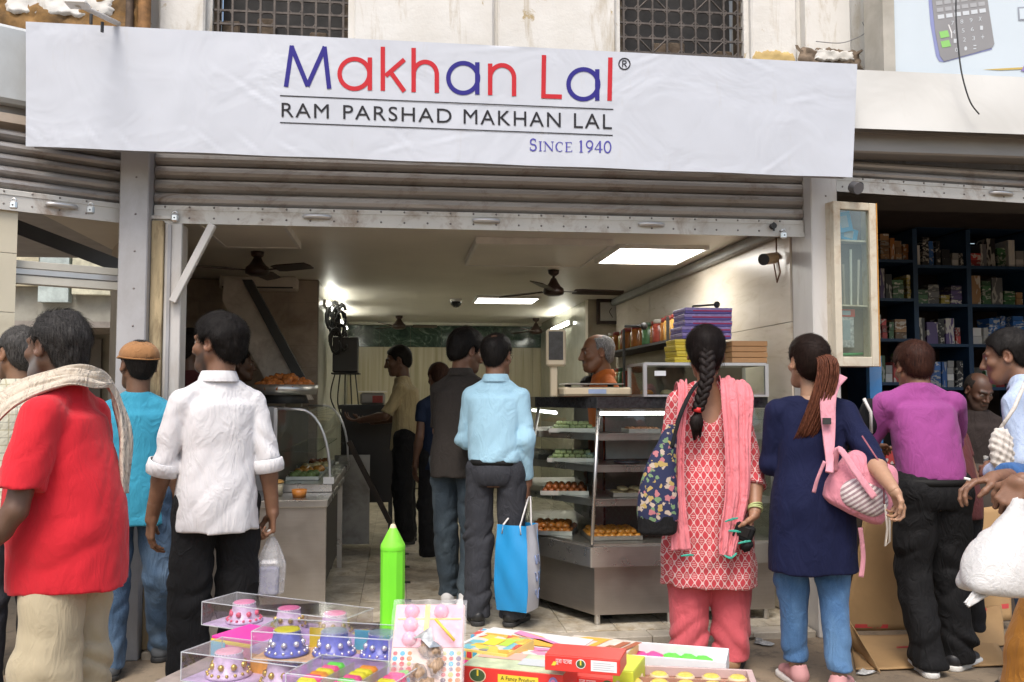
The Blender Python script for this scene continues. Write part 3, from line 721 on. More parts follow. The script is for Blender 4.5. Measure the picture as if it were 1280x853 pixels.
# "Since 1940" in small roman capitals, thick and thin strokes with serifs
def roman(ch, x, yb, h, w):
    T_, t_ = h * 0.15, h * 0.07; S = []
    def v(xx, y0=yb, y1=yb - h, k=T_): S.append(([(xx, y0), (xx, y1)], k))
    def hz(x0, x1, y, k=t_): S.append(([(x0, y), (x1, y)], k))
    sf = h * 0.13
    if ch in 'IiN1': pass
    if ch == 'I': v(x + w / 2); hz(x + w / 2 - sf * 1.3, x + w / 2 + sf * 1.3, yb); hz(x + w / 2 - sf * 1.3, x + w / 2 + sf * 1.3, yb - h)
    if ch == 'N': v(x + w * .12, k=t_); v(x + w * .88, k=t_); S.append(([(x + w * .1, yb - h), (x + w * .88, yb)], T_)); hz(x - sf * .4, x + w * .22, yb); hz(x + w * .74, x + w + sf * .3, yb - h); hz(x - sf * .6, x + w * .2, yb - h)
    if ch == 'E': v(x + w * .2); hz(x, x + w * .95, yb); hz(x, x + w * .9, yb - h); hz(x + w * .2, x + w * .75, yb - h * .52); v(x + w * .93, yb, yb - h * .18, t_); v(x + w * .88, yb - h, yb - h * .84, t_)
    if ch == 'C': S.append((arc(x + w * .55, yb - h / 2, w * .5, h * .5, 50, 310, 20), t_ * 1.2)); S.append((arc(x + w * .55, yb - h / 2, w * .48, h * .47, 130, 230, 12), T_)); v(x + w * .9, yb - h * .95, yb - h * .72, t_)
    if ch == 'S': S.append((arc(x + w * .5, yb - h * .74, w * .36, h * .25, 40, 230, 14) + arc(x + w * .5, yb - h * .26, w * .40, h * .26, 70, -140, 16), T_ * .85)); v(x + w * .82, yb - h * .98, yb - h * .74, t_); v(x + w * .1, yb - h * .02, yb - h * .28, t_)
    if ch == '1': v(x + w * .5); hz(x + w * .2, x + w * .8, yb); S.append(([(x + w * .5, yb - h), (x + w * .2, yb - h * .86)], t_))
    if ch == '9': S.append((arc(x + w * .5, yb - h * .68, w * .38, h * .31, 0, 360, 20), T_ * .75)); S.append(([(x + w * .87, yb - h * .66), (x + w * .78, yb - h * .3), (x + w * .3, yb)], T_ * .75))
    if ch == '4': v(x + w * .68); hz(x + w * .02, x + w * .98, yb - h * .28); S.append(([(x + w * .68, yb - h), (x + w * .05, yb - h * .28)], t_))
    if ch == '0': S.append((arc(x + w * .5, yb - h * .5, w * .40, h * .48, 0, 360, 24), T_ * .8))
    b = MB()
    for pts, k in S:
        q = strokes([pts], k, 0.001 + 0.0002 * len(b.f) / 10); b.add(q.v, q.f)
    b.build('letter', INDIGO, bn)
for ch, x0, x1, big in (('S', 662, 671, 1), ('I', 673.5, 677.5, 0), ('N', 680, 692, 0), ('C', 694.5, 704, 0), ('E', 706.5, 715.5, 0), ('1', 723, 730, 1), ('9', 732, 742, 1), ('4', 743, 753.5, 1), ('0', 754.5, 764.5, 1)):
    roman(ch, x0, 188.4 + (x0 - 662) * 0.031, (14.6 if big else 11.6), x1 - x0)
# little lamp arm and loose ties at the banner's upper left
la_ = thing('banner_lamp', 'small white lamp arm leaning out over the banner top', 'lamp', tuple(atY(148, 30, 4.85)))
a, b = atY(96, 5, 4.45), atY(148, 30, 4.8)
MB().tube([a, b], 0.014, 8).build('arm', POSTW, la_)
MB().box((a.x - 0.05, a.y - 0.03, a.z - 0.008), (a.x + 0.05, a.y + 0.05, a.z + 0.012), None, 0.006).build('lamp_head', mat('lamp_white', (0.8, 0.8, 0.78), 0.4), la_)
for px, py in ((114, 18), (128, 28)):
    p = atY(px, py, 4.68); MB().cyl((p.x, p.y, p.z), (p.x, p.y, p.z - 0.05), 0.008).build('clamp', DARKM, la_)
# poster with the calculator
PY = 5.02
po = thing('calculator_poster', 'pale blue hoarding printed with a big grey calculator above the right shop', 'poster', (3.6, PY, 3.5))
x0, z0 = XZ(1118, 91, PY); 
MB().box((x0, PY, z0 - 0.15), (5.7, PY + 0.04, 4.6)).build('poster_sheet', mat('poster_blue', (0.62, 0.70, 0.76), 0.35, var=0.04, vscale=1.5), po)
MB().box((x0 - 0.075, PY - 0.02, z0 - 0.15), (x0 - 0.003, PY + 0.2, 4.6)).build('edge_board', mat('edge_grey', (0.45, 0.43, 0.38), 0.8, grime=(0.25, 0.22, 0.16)), po)
def PP(px, py, off): p = atY(px, py, PY - off); return (p.x, PY - off, p.z)
def poly(pts, off, nm, m): b = MB(); b.add([PP(x, y, off) for x, y in pts], [list(range(len(pts)))]); return b.build(nm, m, po, fix=False)
poly([(1156, -60), (1163, 30), (1170, 70), (1174, 77), (1180, 78), (1240, 62), (1236, 30), (1222, -60)], 0.002, 'calculator_side', ink('calc_blue', (0.28, 0.31, 0.55)))
poly([(1159, -60), (1169, 40), (1175, 70), (1180, 77), (1240, 60), (1243, 55), (1236, 10), (1226, -60)], 0.004, 'calculator_face', ink('calc_grey', (0.30, 0.30, 0.31)))
KEYL, KEYG = ink('calc_key_white', (0.62, 0.66, 0.70)), ink('calc_key_green', (0.30, 0.62, 0.20))
for r_ in range(-2, 1):
    for k in range(6):
        x = 1172 + k * 10.4 + r_ * 1.2; y = 18 - k * 1.5 + r_ * 8.5
        poly([(x, y + 1), (x + 8, y), (x + 8.6, y + 5), (x + .6, y + 6)], 0.0055, 'calculator_key', KEYL if r_ == 0 else ink('calc_key_grey', (0.42, 0.43, 0.45)))
for y in (39, 51): poly([(1174 + (y - 39) * .15, y + 1), (1184.5 + (y - 39) * .15, y - 1), (1187 + (y - 39) * .15, y + 7), (1176 + (y - 39) * .15, y + 9)], 0.0055, 'calculator_key', KEYG)
for rr, row in enumerate(['789x', '456-', '123+', '0.=']):
    for k, ch in enumerate(row):
        x = 1189 + k * 11.5 + rr * 1.6; y = 31.5 + rr * 11.2 - k * 1.7
        def fk(u, v, x=x, y=y): return PP(x + u * 3.6, y - v * 5.2, 0.0055)
        lettering('calculator_digit', ch, fk, KEYL, po)
poly([(1185, 31), (1186.5, 31), (1190, 40), (1190.2, 48), (1189, 48), (1188.5, 41)], 0.006, 'light_streak', ink('white_ink', (0.8, 0.8, 0.8)))
b = MB()
for (xa, ya, xb, yb_) in ((1272, 9, 1282, 9), (1272, 9, 1272, 25), (1272, 25, 1282, 26)):
    pass
poly([(1272, 9), (1290, 8), (1290, 26), (1273, 26)], 0.003, 'badge', ink('badge_grey', (0.33, 0.36, 0.42)))
poly([(1274, 11), (1290, 10), (1290, 24), (1275, 24)], 0.0045, 'badge_inner', ink('badge_pale', (0.62, 0.70, 0.76)))
poly([(1228, 87), (1300, 83), (1300, 86), (1250, 88)], 0.003, 'gold_stripe', ink('gold_ink', (0.6, 0.45, 0.15)))
poly([(1276, 89), (1284, 76), (1300, 70), (1300, 92)], 0.0045, 'violet_shape', ink('violet_ink', (0.3, 0.25, 0.5)))
# hanging wire and cables
def cable(label, pts, r, m, nm='cable', cat='cable'):
    P = [Vector(p) for p in pts]; out = []
    for i in range(len(P) - 1):
        p0, p1, p2, p3 = P[max(i - 1, 0)], P[i], P[i + 1], P[min(i + 2, len(P) - 1)]
        for k in range(6):
            t = k / 6; out.append(0.5 * ((2 * p1) + (p2 - p0) * t + (2 * p0 - 5 * p1 + 4 * p2 - p3) * t * t + (3 * p1 - p0 - 3 * p2 + p3) * t ** 3))
    out.append(P[-1]); b = MB(); b.tube(out, r, 6); return tag(b.build(nm, m), label, cat)
BLKC = mat('black_cable', (0.03, 0.03, 0.03), 0.5)
cable('thin black wire dangling over the calculator poster and white band', [atY(1196, -30, 4.86), atY(1195, 20, 4.86), atY(1199, 70, 4.85), atY(1204, 100, 4.84), atY(1213, 128, 4.84), atY(1224, 143, 4.85)], 0.0045, BLKC)
cable('thin grey wire stapled across the broken plaster', [atY(1020, 52, 5.33), atY(1050, 54, 5.33), atY(1070, 48, 5.33), atY(1082, 40, 5.33), atY(1078, 28, 5.33)], 0.003, mat('grey_cable', (0.25, 0.25, 0.25), 0.6))

# ================================================================== PEOPLE: signed-distance bodies and clothes, meshed by surface nets
def V3(*a): return np.array(a, dtype=np.float64)
def smin(a, b, k):
    h = np.clip(0.5 + 0.5 * (b - a) / k, 0, 1); return b * (1 - h) + a * h - k * h * (1 - h)
def smax(a, b, k): return -smin(-a, -b, k)
def rcone(P, a, b, r1, r2, flat=None, fs=1.0):
    a, b = np.asarray(a, float), np.asarray(b, float); ba = b - a; q = P - a
    if flat is not None:
        n = np.asarray(flat, float); n = n / np.linalg.norm(n); q = q + np.outer(q @ n, n) * (1 / fs - 1)
        ba = ba + n * (ba @ n) * (1 / fs - 1)
    t = np.clip(q @ ba / max(1e-9, ba @ ba), 0, 1)
    return np.linalg.norm(q - np.outer(t, ba), axis=1) - (r1 + (r2 - r1) * t)
def ellip(P, c, r, M=None):
    q = P - np.asarray(c, float)
    if M is not None: q = q @ M
    r = np.asarray(r, float); k0 = np.linalg.norm(q / r, axis=1); k1 = np.linalg.norm(q / (r * r), axis=1)
    return np.where(k1 > 1e-9, k0 * (k0 - 1) / np.maximum(k1, 1e-9), -r.min())
def loft(P, keys, n=2.3, axis=None):
    """keys: (z, cx, cy, rx, ry) rising in z; flat ends."""
    K = np.array(keys, float); z = P[:, 2]
    cx, cy, rx, ry = (np.interp(z, K[:, 0], K[:, i]) for i in (1, 2, 3, 4))
    u = np.abs(P[:, 0] - cx) / rx; v = np.abs(P[:, 1] - cy) / ry
    e = (u ** n + v ** n) ** (1.0 / n); d = (e - 1) * np.minimum(rx, ry)
    return np.maximum(d, np.maximum(K[0, 0] - z, z - K[-1, 0]))
def sm_keys(keys, m=6):
    """rounder interpolation between loft keys"""
    K = np.array(keys, float); out = []
    for i in range(len(K) - 1):
        p0, p1, p2, p3 = K[max(i - 1, 0)], K[i], K[i + 1], K[min(i + 2, len(K) - 1)]
        for k in range(m):
            t = k / m; q = 0.5 * ((2 * p1) + (p2 - p0) * t + (2 * p0 - 5 * p1 + 4 * p2 - p3) * t * t + (3 * p1 - p0 - 3 * p2 + p3) * t ** 3)
            q[0] = p1[0] + (p2[0] - p1[0]) * t; out.append(q)
    out.append(K[-1]); return out
_lat = np.random.RandomState(3).rand(64, 64, 64).astype(np.float32).ravel()
def vnoise(P, seed=0):
    q = (P + (seed * 7.31 + 100.0)).astype(np.float32); i = np.floor(q).astype(np.int32); f = q - i; f = f * f * (3 - 2 * f)
    i &= 63; j = (i + 1) & 63
    x0, x1 = i[:, 0] << 12, j[:, 0] << 12; y0, y1 = i[:, 1] << 6, j[:, 1] << 6; z0, z1 = i[:, 2], j[:, 2]
    fx, fy, fz = f[:, 0], f[:, 1], f[:, 2]
    def c(a): return _lat[a]
    a00 = x0 + y0; a10 = x1 + y0; a01 = x0 + y1; a11 = x1 + y1
    l0 = c(a00 + z0); l0 = l0 + (c(a10 + z0) - l0) * fx; l1 = c(a01 + z0); l1 = l1 + (c(a11 + z0) - l1) * fx; l0 = l0 + (l1 - l0) * fy
    m0 = c(a00 + z1); m0 = m0 + (c(a10 + z1) - m0) * fx; m1 = c(a01 + z1); m1 = m1 + (c(a11 + z1) - m1) * fx; m0 = m0 + (m1 - m0) * fy
    return l0 + (m0 - l0) * fz
def ridge(P, sc, seed=0, rot=0.0, warp=0.0):
    """crease pattern: long folds along the stretched axis"""
    q = P.copy()
    if rot:
        c, s = math.cos(rot), math.sin(rot); q = np.stack([q[:, 0] * c - q[:, 2] * s, q[:, 1], q[:, 0] * s + q[:, 2] * c], 1)
    q = q * np.asarray(sc)
    if warp: q = q + warp * (np.stack([vnoise(P * 5, seed + 1), vnoise(P * 5, seed + 2), vnoise(P * 5, seed + 3)], 1) - 0.5)
    n = vnoise(q, seed); return 1 - np.abs(2 * n - 1)
def crease(P, sc, seed=0, rot=0.0, warp=0.0):
    return np.sqrt((1 - ridge(P, sc, seed, rot, warp)) ** 2 + 0.004) - 0.36
def surface_nets(f, lo, hi, h):
    lo, hi = np.asarray(lo, float), np.asarray(hi, float); n = np.ceil((hi - lo) / h).astype(int) + 1
    cs = 4; nc = np.ceil(n / cs).astype(int) + 1
    g = [lo[k] + np.arange(nc[k]) * h * cs for k in range(3)]
    G = np.stack(np.meshgrid(*g, indexing='ij'), -1).reshape(-1, 3)
    dc = f(G).reshape(nc)
    near = np.abs(dc) < h * cs * 1.9
    D = np.repeat(np.repeat(np.repeat(np.where(dc < 0, -1.0, 1.0), cs, 0), cs, 1), cs, 2)
    # blocks with any near corner
    nb = near.copy()
    for ax in range(3):
        s = np.roll(nb, -1, ax); sl = [slice(None)] * 3; sl[ax] = slice(-1, None); s[tuple(sl)] = False; nb = nb | s
    A = np.repeat(np.repeat(np.repeat(nb, cs, 0), cs, 1), cs, 2)
    idx = np.argwhere(A); D[A] = f(lo + idx * h)
    S = D < 0
    nx, ny, nz = D.shape
    c = np.zeros((nx - 1, ny - 1, nz - 1), np.int8)
    for a in (0, 1):
        for b in (0, 1):
            for d in (0, 1): c += S[a:nx - 1 + a, b:ny - 1 + b, d:nz - 1 + d]
    act = (c > 0) & (c < 8); cells = np.argwhere(act)
    vid = -np.ones(act.shape, np.int64); vid[act] = np.arange(len(cells))
    corner = [(a, b, d) for a in (0, 1) for b in (0, 1) for d in (0, 1)]
    val = np.stack([D[cells[:, 0] + a, cells[:, 1] + b, cells[:, 2] + d] for a, b, d in corner], 1)
    acc = np.zeros((len(cells), 3)); cnt = np.zeros(len(cells))
    for i, ci in enumerate(corner):
        for j, cj in enumerate(corner):
            if j > i and sum(abs(ci[k] - cj[k]) for k in range(3)) == 1:
                x = (val[:, i] < 0) != (val[:, j] < 0); t = np.where(x, val[:, i] / np.where(x, val[:, i] - val[:, j], 1), 0)
                p = np.asarray(ci) + t[:, None] * (np.asarray(cj) - np.asarray(ci)); acc += p * x[:, None]; cnt += x
    verts = lo + (cells + acc / np.maximum(cnt, 1)[:, None]) * h
    quads = []
    for ax in range(3):
        o1, o2 = [k for k in range(3) if k != ax]
        s0 = [slice(1, -1)] * 3; s0[ax] = slice(0, -1); s1 = list(s0); s1[ax] = slice(1, None)
        A0, A1 = S[tuple(s0)], S[tuple(s1)]; e = np.argwhere(A0 != A1)
        if not len(e): continue
        flip = A0[e[:, 0], e[:, 1], e[:, 2]]
        base = e.copy(); base[:, o1] += 1; base[:, o2] += 1
        def vv(d1, d2):
            q = base.copy(); q[:, o1] += d1; q[:, o2] += d2; return vid[q[:, 0], q[:, 1], q[:, 2]]
        q = np.stack([vv(-1, -1), vv(0, -1), vv(0, 0), vv(-1, 0)], 1)
        if ax == 1: flip = ~flip
        q[~flip] = q[~flip][:, ::-1]; quads.append(q)
    return verts, (np.concatenate(quads) if quads else np.zeros((0, 4), int))
def np_mesh(name, parts, m, parent, colfn=None, fx=None):
    """parts: list of (verts, quads) in the person's own frame -> one object"""
    vs, fs, o = [], [], 0
    for v, q in parts: vs.append(v); fs.append(q + o); o += len(v)
    Vv = np.concatenate(vs); Q = np.concatenate(fs)
    me = bpy.data.meshes.new(name); me.vertices.add(len(Vv)); me.vertices.foreach_set('co', Vv.astype(np.float32).ravel())
    me.loops.add(Q.size); me.loops.foreach_set('vertex_index', Q.astype(np.int32).ravel())
    me.polygons.add(len(Q)); me.polygons.foreach_set('loop_start', np.arange(0, Q.size, 4, dtype=np.int32)); me.polygons.foreach_set('loop_total', np.full(len(Q), 4, np.int32))
    me.polygons.foreach_set('use_smooth', np.ones(len(Q), bool)); me.update(calc_edges=True); me.validate()
    if colfn is not None:
        a = me.color_attributes.new('tone', 'FLOAT_COLOR', 'POINT'); c = np.ones((len(Vv), 4), np.float32); c[:, :3] = colfn(Vv); a.data.foreach_set('color', c.ravel())
    return link(name, me, m, parent, local=True)

# ---- materials of people
def skin_mat():
    m, nt, b = newmat('skin'); a = N(nt, 'VertexColor', layer_name='tone'); v = coords(nt)
    n1 = noise(nt, v, 38, 5, 0.65); mr = N(nt, 'MapRange'); mr.inputs['To Min'].default_value = 0.82; mr.inputs['To Max'].default_value = 1.16; L(nt, n1, mr.inputs[0])
    h = N(nt, 'HueSaturation'); L(nt, a.outputs[0], h.inputs['Color']); L(nt, mr.outputs[0], h.inputs['Value'])
    L(nt, h.outputs[0], b.inputs['Base Color']); b.inputs['Roughness'].default_value = 0.5
    b.inputs['Subsurface Weight'].default_value = 0.12; b.inputs['Subsurface Radius'].default_value = (0.012, 0.005, 0.003); b.inputs['Subsurface Scale'].default_value = 0.5
    bump(nt, b, noise(nt, v, 260, 3), 0.25, 0.002); return m
SKIN = skin_mat()
def hair_mat(name, col, col2=None, rough=0.55):
    if name in MATS: return MATS[name]
    m, nt, b = newmat(name); v = coords(nt, (1, 1, 0.12))
    c = ramp(nt, noise(nt, v, 190, 3, 0.7), [(0.35, tuple(x * 0.55 for x in col)), (0.65, col2 or tuple(x * 1.5 for x in col))])
    L(nt, c, b.inputs['Base Color']); b.inputs['Roughness'].default_value = rough; b.inputs['Specular IOR Level'].default_value = 0.16
    bump(nt, b, noise(nt, v, 260, 2), 0.5, 0.004); MATS[name] = m; return m

class Head:
    """head frame: +y the face, z up, origin mid-skull; c = origin in person frame"""
    def __init__(s, c, yaw=0, pitch=0, roll=0, sc=1.0):
        s.c = np.asarray(c, float); s.sc = sc
        s.M = np.array((Euler((R(pitch), R(roll), R(yaw)), 'XYZ')).to_matrix())
    def to(s, P): return ((P - s.c) @ s.M) / s.sc
    def w(s, p): return s.c + s.M @ (np.asarray(p, float) * s.sc)
def f_head(q, fem=False):
    j = 0.93 if fem else 1.0
    d = ellip(q, (0, -0.014, 0.034), (0.076, 0.096, 0.085))
    d = smin(d, ellip(q, (0, 0.028, -0.03), (0.061 * j, 0.066, 0.084)), 0.03)
    d = smin(d, rcone(q, (-0.028, 0.055, -0.088), (0.028, 0.055, -0.088), 0.022 * j, 0.022 * j), 0.03)
    d = smin(d, ellip(q, (0, 0.076, -0.094), (0.02, 0.018, 0.017)), 0.02)
    for s in (-1, 1):
        d = smin(d, rcone(q, (s * 0.055, 0.0, -0.045), (s * 0.03, 0.055, -0.088), 0.016 * j, 0.018 * j), 0.03)     # jaw
        d = smin(d, ellip(q, (s * 0.046, 0.062, -0.018), (0.02, 0.022, 0.018)), 0.022)                              # cheekbone
        d = smin(d, rcone(q, (s * 0.012, 0.09, 0.03), (s * 0.045, 0.074, 0.03), 0.009, 0.008), 0.016)               # brow
        d = smax(d, -ellip(q, (s * 0.031, 0.101, 0.009), (0.019, 0.016, 0.012)), 0.012)                             # socket
    nose = rcone(q, (0, 0.09, 0.018), (0, 0.112, -0.026), 0.008, 0.0125)
    for s in (-1, 1): nose = smin(nose, ellip(q, (s * 0.013, 0.1, -0.031), (0.0085, 0.011, 0.008)), 0.008)
    d = smin(d, nose, 0.012)
    d = smin(d, rcone(q, (-0.018, 0.088, -0.055), (0.018, 0.088, -0.055), 0.007, 0.007), 0.008)
    d = smin(d, rcone(q, (-0.014, 0.088, -0.067), (0.014, 0.088, -0.067), 0.0085, 0.0085), 0.008)
    d = smax(d, -rcone(q, (-0.022, 0.1, -0.061), (0.022, 0.1, -0.061), 0.003, 0.003), 0.004)
    for s in (-1, 1):
        e = ellip(q, (s * 0.079, -0.012, 0.0), (0.011, 0.021, 0.033), np.array(Euler((0.12, s * -0.12, s * -0.35)).to_matrix()))
        e = smax(e, -ellip(q, (s * 0.089, -0.006, 0.002), (0.011, 0.012, 0.02)), 0.006)
        d = smin(d, e, 0.008)
        d = np.minimum(d, ellip(q, (s * 0.031, 0.0765, 0.009), (0.012, 0.012, 0.012)))
    return d
HAIRLINE = {  # z -> y limit: hair grows behind this
    'short': [(-0.14, -0.3), (-0.075, -0.075), (-0.055, -0.055), (-0.035, -0.036), (-0.01, -0.030), (0.005, 0.02), (0.03, 0.034), (0.05, 0.04), (0.068, 0.066), (0.09, 0.078), (0.14, 0.078)],
    'receding': [(-0.14, -0.3), (-0.085, -0.06), (-0.06, -0.052), (-0.035, -0.04), (-0.01, -0.034), (0.005, 0.01), (0.03, 0.018), (0.055, 0.016), (0.08, 0.02), (0.1, 0.03), (0.14, 0.03)],
    'woman': [(-0.16, -0.06), (-0.09, -0.045), (-0.05, -0.02), (-0.02, -0.008), (0.01, 0.025), (0.04, 0.05), (0.07, 0.074), (0.1, 0.08), (0.14, 0.08)],
    'nape': [(-0.2, -0.055), (-0.09, -0.05), (-0.06, -0.046), (-0.035, -0.036), (-0.01, -0.030), (0.005, 0.012), (0.03, 0.03), (0.05, 0.036), (0.068, 0.05), (0.09, 0.06), (0.14, 0.06)],
}
def f_hair(q, style, thick=1.0, bald=None, seed=0, tuft=0.004, top=0.0, long_nape=0.0, lump=0.006):
    t = 0.006 + 0.006 * thick
    d = ellip(q, (0, -0.016, 0.036 + top * 0.5), (0.076 + t, 0.096 + t, 0.085 + t + top))
    d = smin(d, ellip(q, (0, -0.055, -0.02), (0.058 + t * 0.8, 0.05 + t, 0.068 + long_nape)), 0.03)
    d = d + 0.009 * np.clip((0.035 - q[:, 2]) / 0.09, 0, 1) * (1.0 if style != 'woman' else 0.0)
    n = ridge(q, (75, 75, 16), seed, 0, 1.0); n2 = vnoise(q * 24, seed + 5)
    d = d - tuft * (n - 0.5) - lump * (n2 - 0.5)
    if bald is not None:
        bc, br, ba = bald; d = d + ba * np.exp(-np.sum((q - np.asarray(bc)) ** 2, 1) / (br * br))
    H = np.array(HAIRLINE[style]); yl = np.interp(q[:, 2], H[:, 0], H[:, 1]) + 0.006 * (vnoise(q * 60, seed + 9) - 0.5)
    d = smax(d, (q[:, 1] - yl) * 0.8, 0.008)
    for s in (-1, 1): d = smax(d, -ellip(q, (s * 0.083, -0.008, -0.002), (0.022, 0.024, 0.037)), 0.006)
    return d
def strands(o, head, n, ln, wdt, flow, seed=0, lift=0.6, jit=0.7):
    """thin ribbons of hair laid over the cap so the outline breaks up"""
    me = o.data; rnd = np.random.RandomState(seed); nv = len(me.vertices)
    co = np.zeros(nv * 3, np.float32); me.vertices.foreach_get('co', co); co = co.reshape(-1, 3).astype(float)
    no = np.zeros(nv * 3, np.float32); me.vertices.foreach_get('normal', no); no = no.reshape(-1, 3).astype(float)
    pick = rnd.randint(0, nv, n); p = co[pick]; nn = no[pick]; q = head.to(p)
    fl = flow(q) @ head.M.T + rnd.normal(0, jit * 0.4, (n, 3)); fl -= nn * np.sum(fl * nn, 1)[:, None]; fl /= np.maximum(1e-6, np.linalg.norm(fl, axis=1))[:, None]
    side = np.cross(fl, nn); L_ = ln * rnd.uniform(0.5, 1.2, n); segs = 3; W = wdt * rnd.uniform(0.6, 1.3, n)
    rows = []
    for k in range(segs + 1):
        t = k / segs; off = nn * (lift * ln * 0.25 * math.sin(t * 2.2) + 0.001 - 0.5 * ln * t * t * 0.35)[..., None] if False else nn * ((0.0015 + lift * 0.006 * math.sin(t * 2.6)) - (L_ * t)[:, None] ** 2 * 4.0)
        c = p + fl * (L_ * t)[:, None] + off; w = W * (1 - 0.75 * t); rows.append((c - side * w[:, None], c + side * w[:, None]))
    vs, qs = [], []
    for k in range(segs + 1): vs += [rows[k][0], rows[k][1]]
    Vv = np.concatenate(vs)
    for k in range(segs):
        a = np.arange(n); qs.append(np.stack([a + 2 * k * n, a + (2 * k + 1) * n, a + (2 * k + 3) * n, a + (2 * k + 2) * n], 1))
    return Vv, np.concatenate(qs)
def flow_short(q):
    c = np.array((0, -0.055, 0.12)); d = q - c; d[:, 2] -= 0.05; d[:, 1] += np.where(q[:, 2] > 0.06, 0.06, -0.01); return d / np.maximum(1e-6, np.linalg.norm(d, axis=1))[:, None]
def flow_back(q):
    d = np.zeros_like(q); d[:, 1] = -1; d[:, 2] = -0.35 - 3.0 * np.clip(-q[:, 1] - 0.03, 0, 0.1) * 10; return d / np.linalg.norm(d, axis=1)[:, None]

def hand_prims(w, fwd, nrm, thumb, curl, sc=1.0, spread=0.10, thumb_curl=0.3):
    """w wrist, fwd along the palm, nrm out of the palm, thumb side. curl: degrees per joint for the four fingers."""
    f = np.asarray(fwd, float); f /= np.linalg.norm(f); n = np.asarray(nrm, float); n = n - f * (n @ f); n /= np.linalg.norm(n); s = np.cross(f, n)
    if s @ np.asarray(thumb, float) < 0: s = -s
    w = np.asarray(w, float); out = []
    kn = []
    for i, (o, l) in enumerate(((0.030, 0.088), (0.010, 0.092), (-0.010, 0.088), (-0.028, 0.080))):
        k = w + s * o * sc + f * l * sc; kn.append(k); out.append(('p', w + s * o * 0.62 * sc + f * 0.012 * sc, k, 0.0155 * sc, 0.0115 * sc, n))
    for i, (k, lens) in enumerate(zip(kn, ((0.042, 0.026, 0.021), (0.047, 0.030, 0.022), (0.043, 0.028, 0.022), (0.034, 0.021, 0.019)))):
        a = 0.0; p = k; c = curl[i] if isinstance(curl, (list, tuple)) else curl
        sd = s * spread * (1.5 - i) * 0.6
        for j, l in enumerate(lens):
            a += R(c * (0.8, 1.1, 0.8)[j]); d = f * math.cos(a) + n * math.sin(a) + sd * max(0, math.cos(a)); d /= np.linalg.norm(d)
            q = p + d * l * sc; r = (0.0092, 0.0082, 0.0072)[j] * sc * (0.88 if i == 3 else 1); r2 = (0.0082, 0.0072, 0.0060)[j] * sc * (0.88 if i == 3 else 1)
            out.append(('f', p, q, r, r2, None)); p = q
    t0 = w + s * 0.022 * sc + f * 0.022 * sc; ta = f * 0.62 + s * 0.68 + n * 0.40; ta /= np.linalg.norm(ta); t1 = t0 + ta * 0.042 * sc
    tb = f * 0.85 + s * (0.40 - thumb_curl) + n * (0.35 + thumb_curl * 0.6); tb /= np.linalg.norm(tb); t2 = t1 + tb * 0.032 * sc
    tc = f * 0.9 + s * (0.1 - thumb_curl) + n * (0.3 + thumb_curl); tc /= np.linalg.norm(tc); t3 = t2 + tc * 0.026 * sc
    out += [('t', t0, t1, 0.0165 * sc, 0.0115 * sc, None), ('t', t1, t2, 0.0110 * sc, 0.0095 * sc, None), ('t', t2, t3, 0.0095 * sc, 0.0075 * sc, None)]
    return out
def f_hand(P, prims, wrist_from, rw):
    d = None
    for k, a, b, r1, r2, n in prims:
        e = rcone(P, a, b, r1, r2, n, 0.78) if k == 'p' else rcone(P, a, b, r1, r2)
        d = e if d is None else smin(d, e, 0.011 if k != 'f' else 0.0045)
    w = prims[0][1]
    return smin(d, rcone(P, wrist_from, (np.asarray(prims[0][1]) + np.asarray(prims[3][1])) / 2, rw * 1.12, rw * 0.98), 0.016)

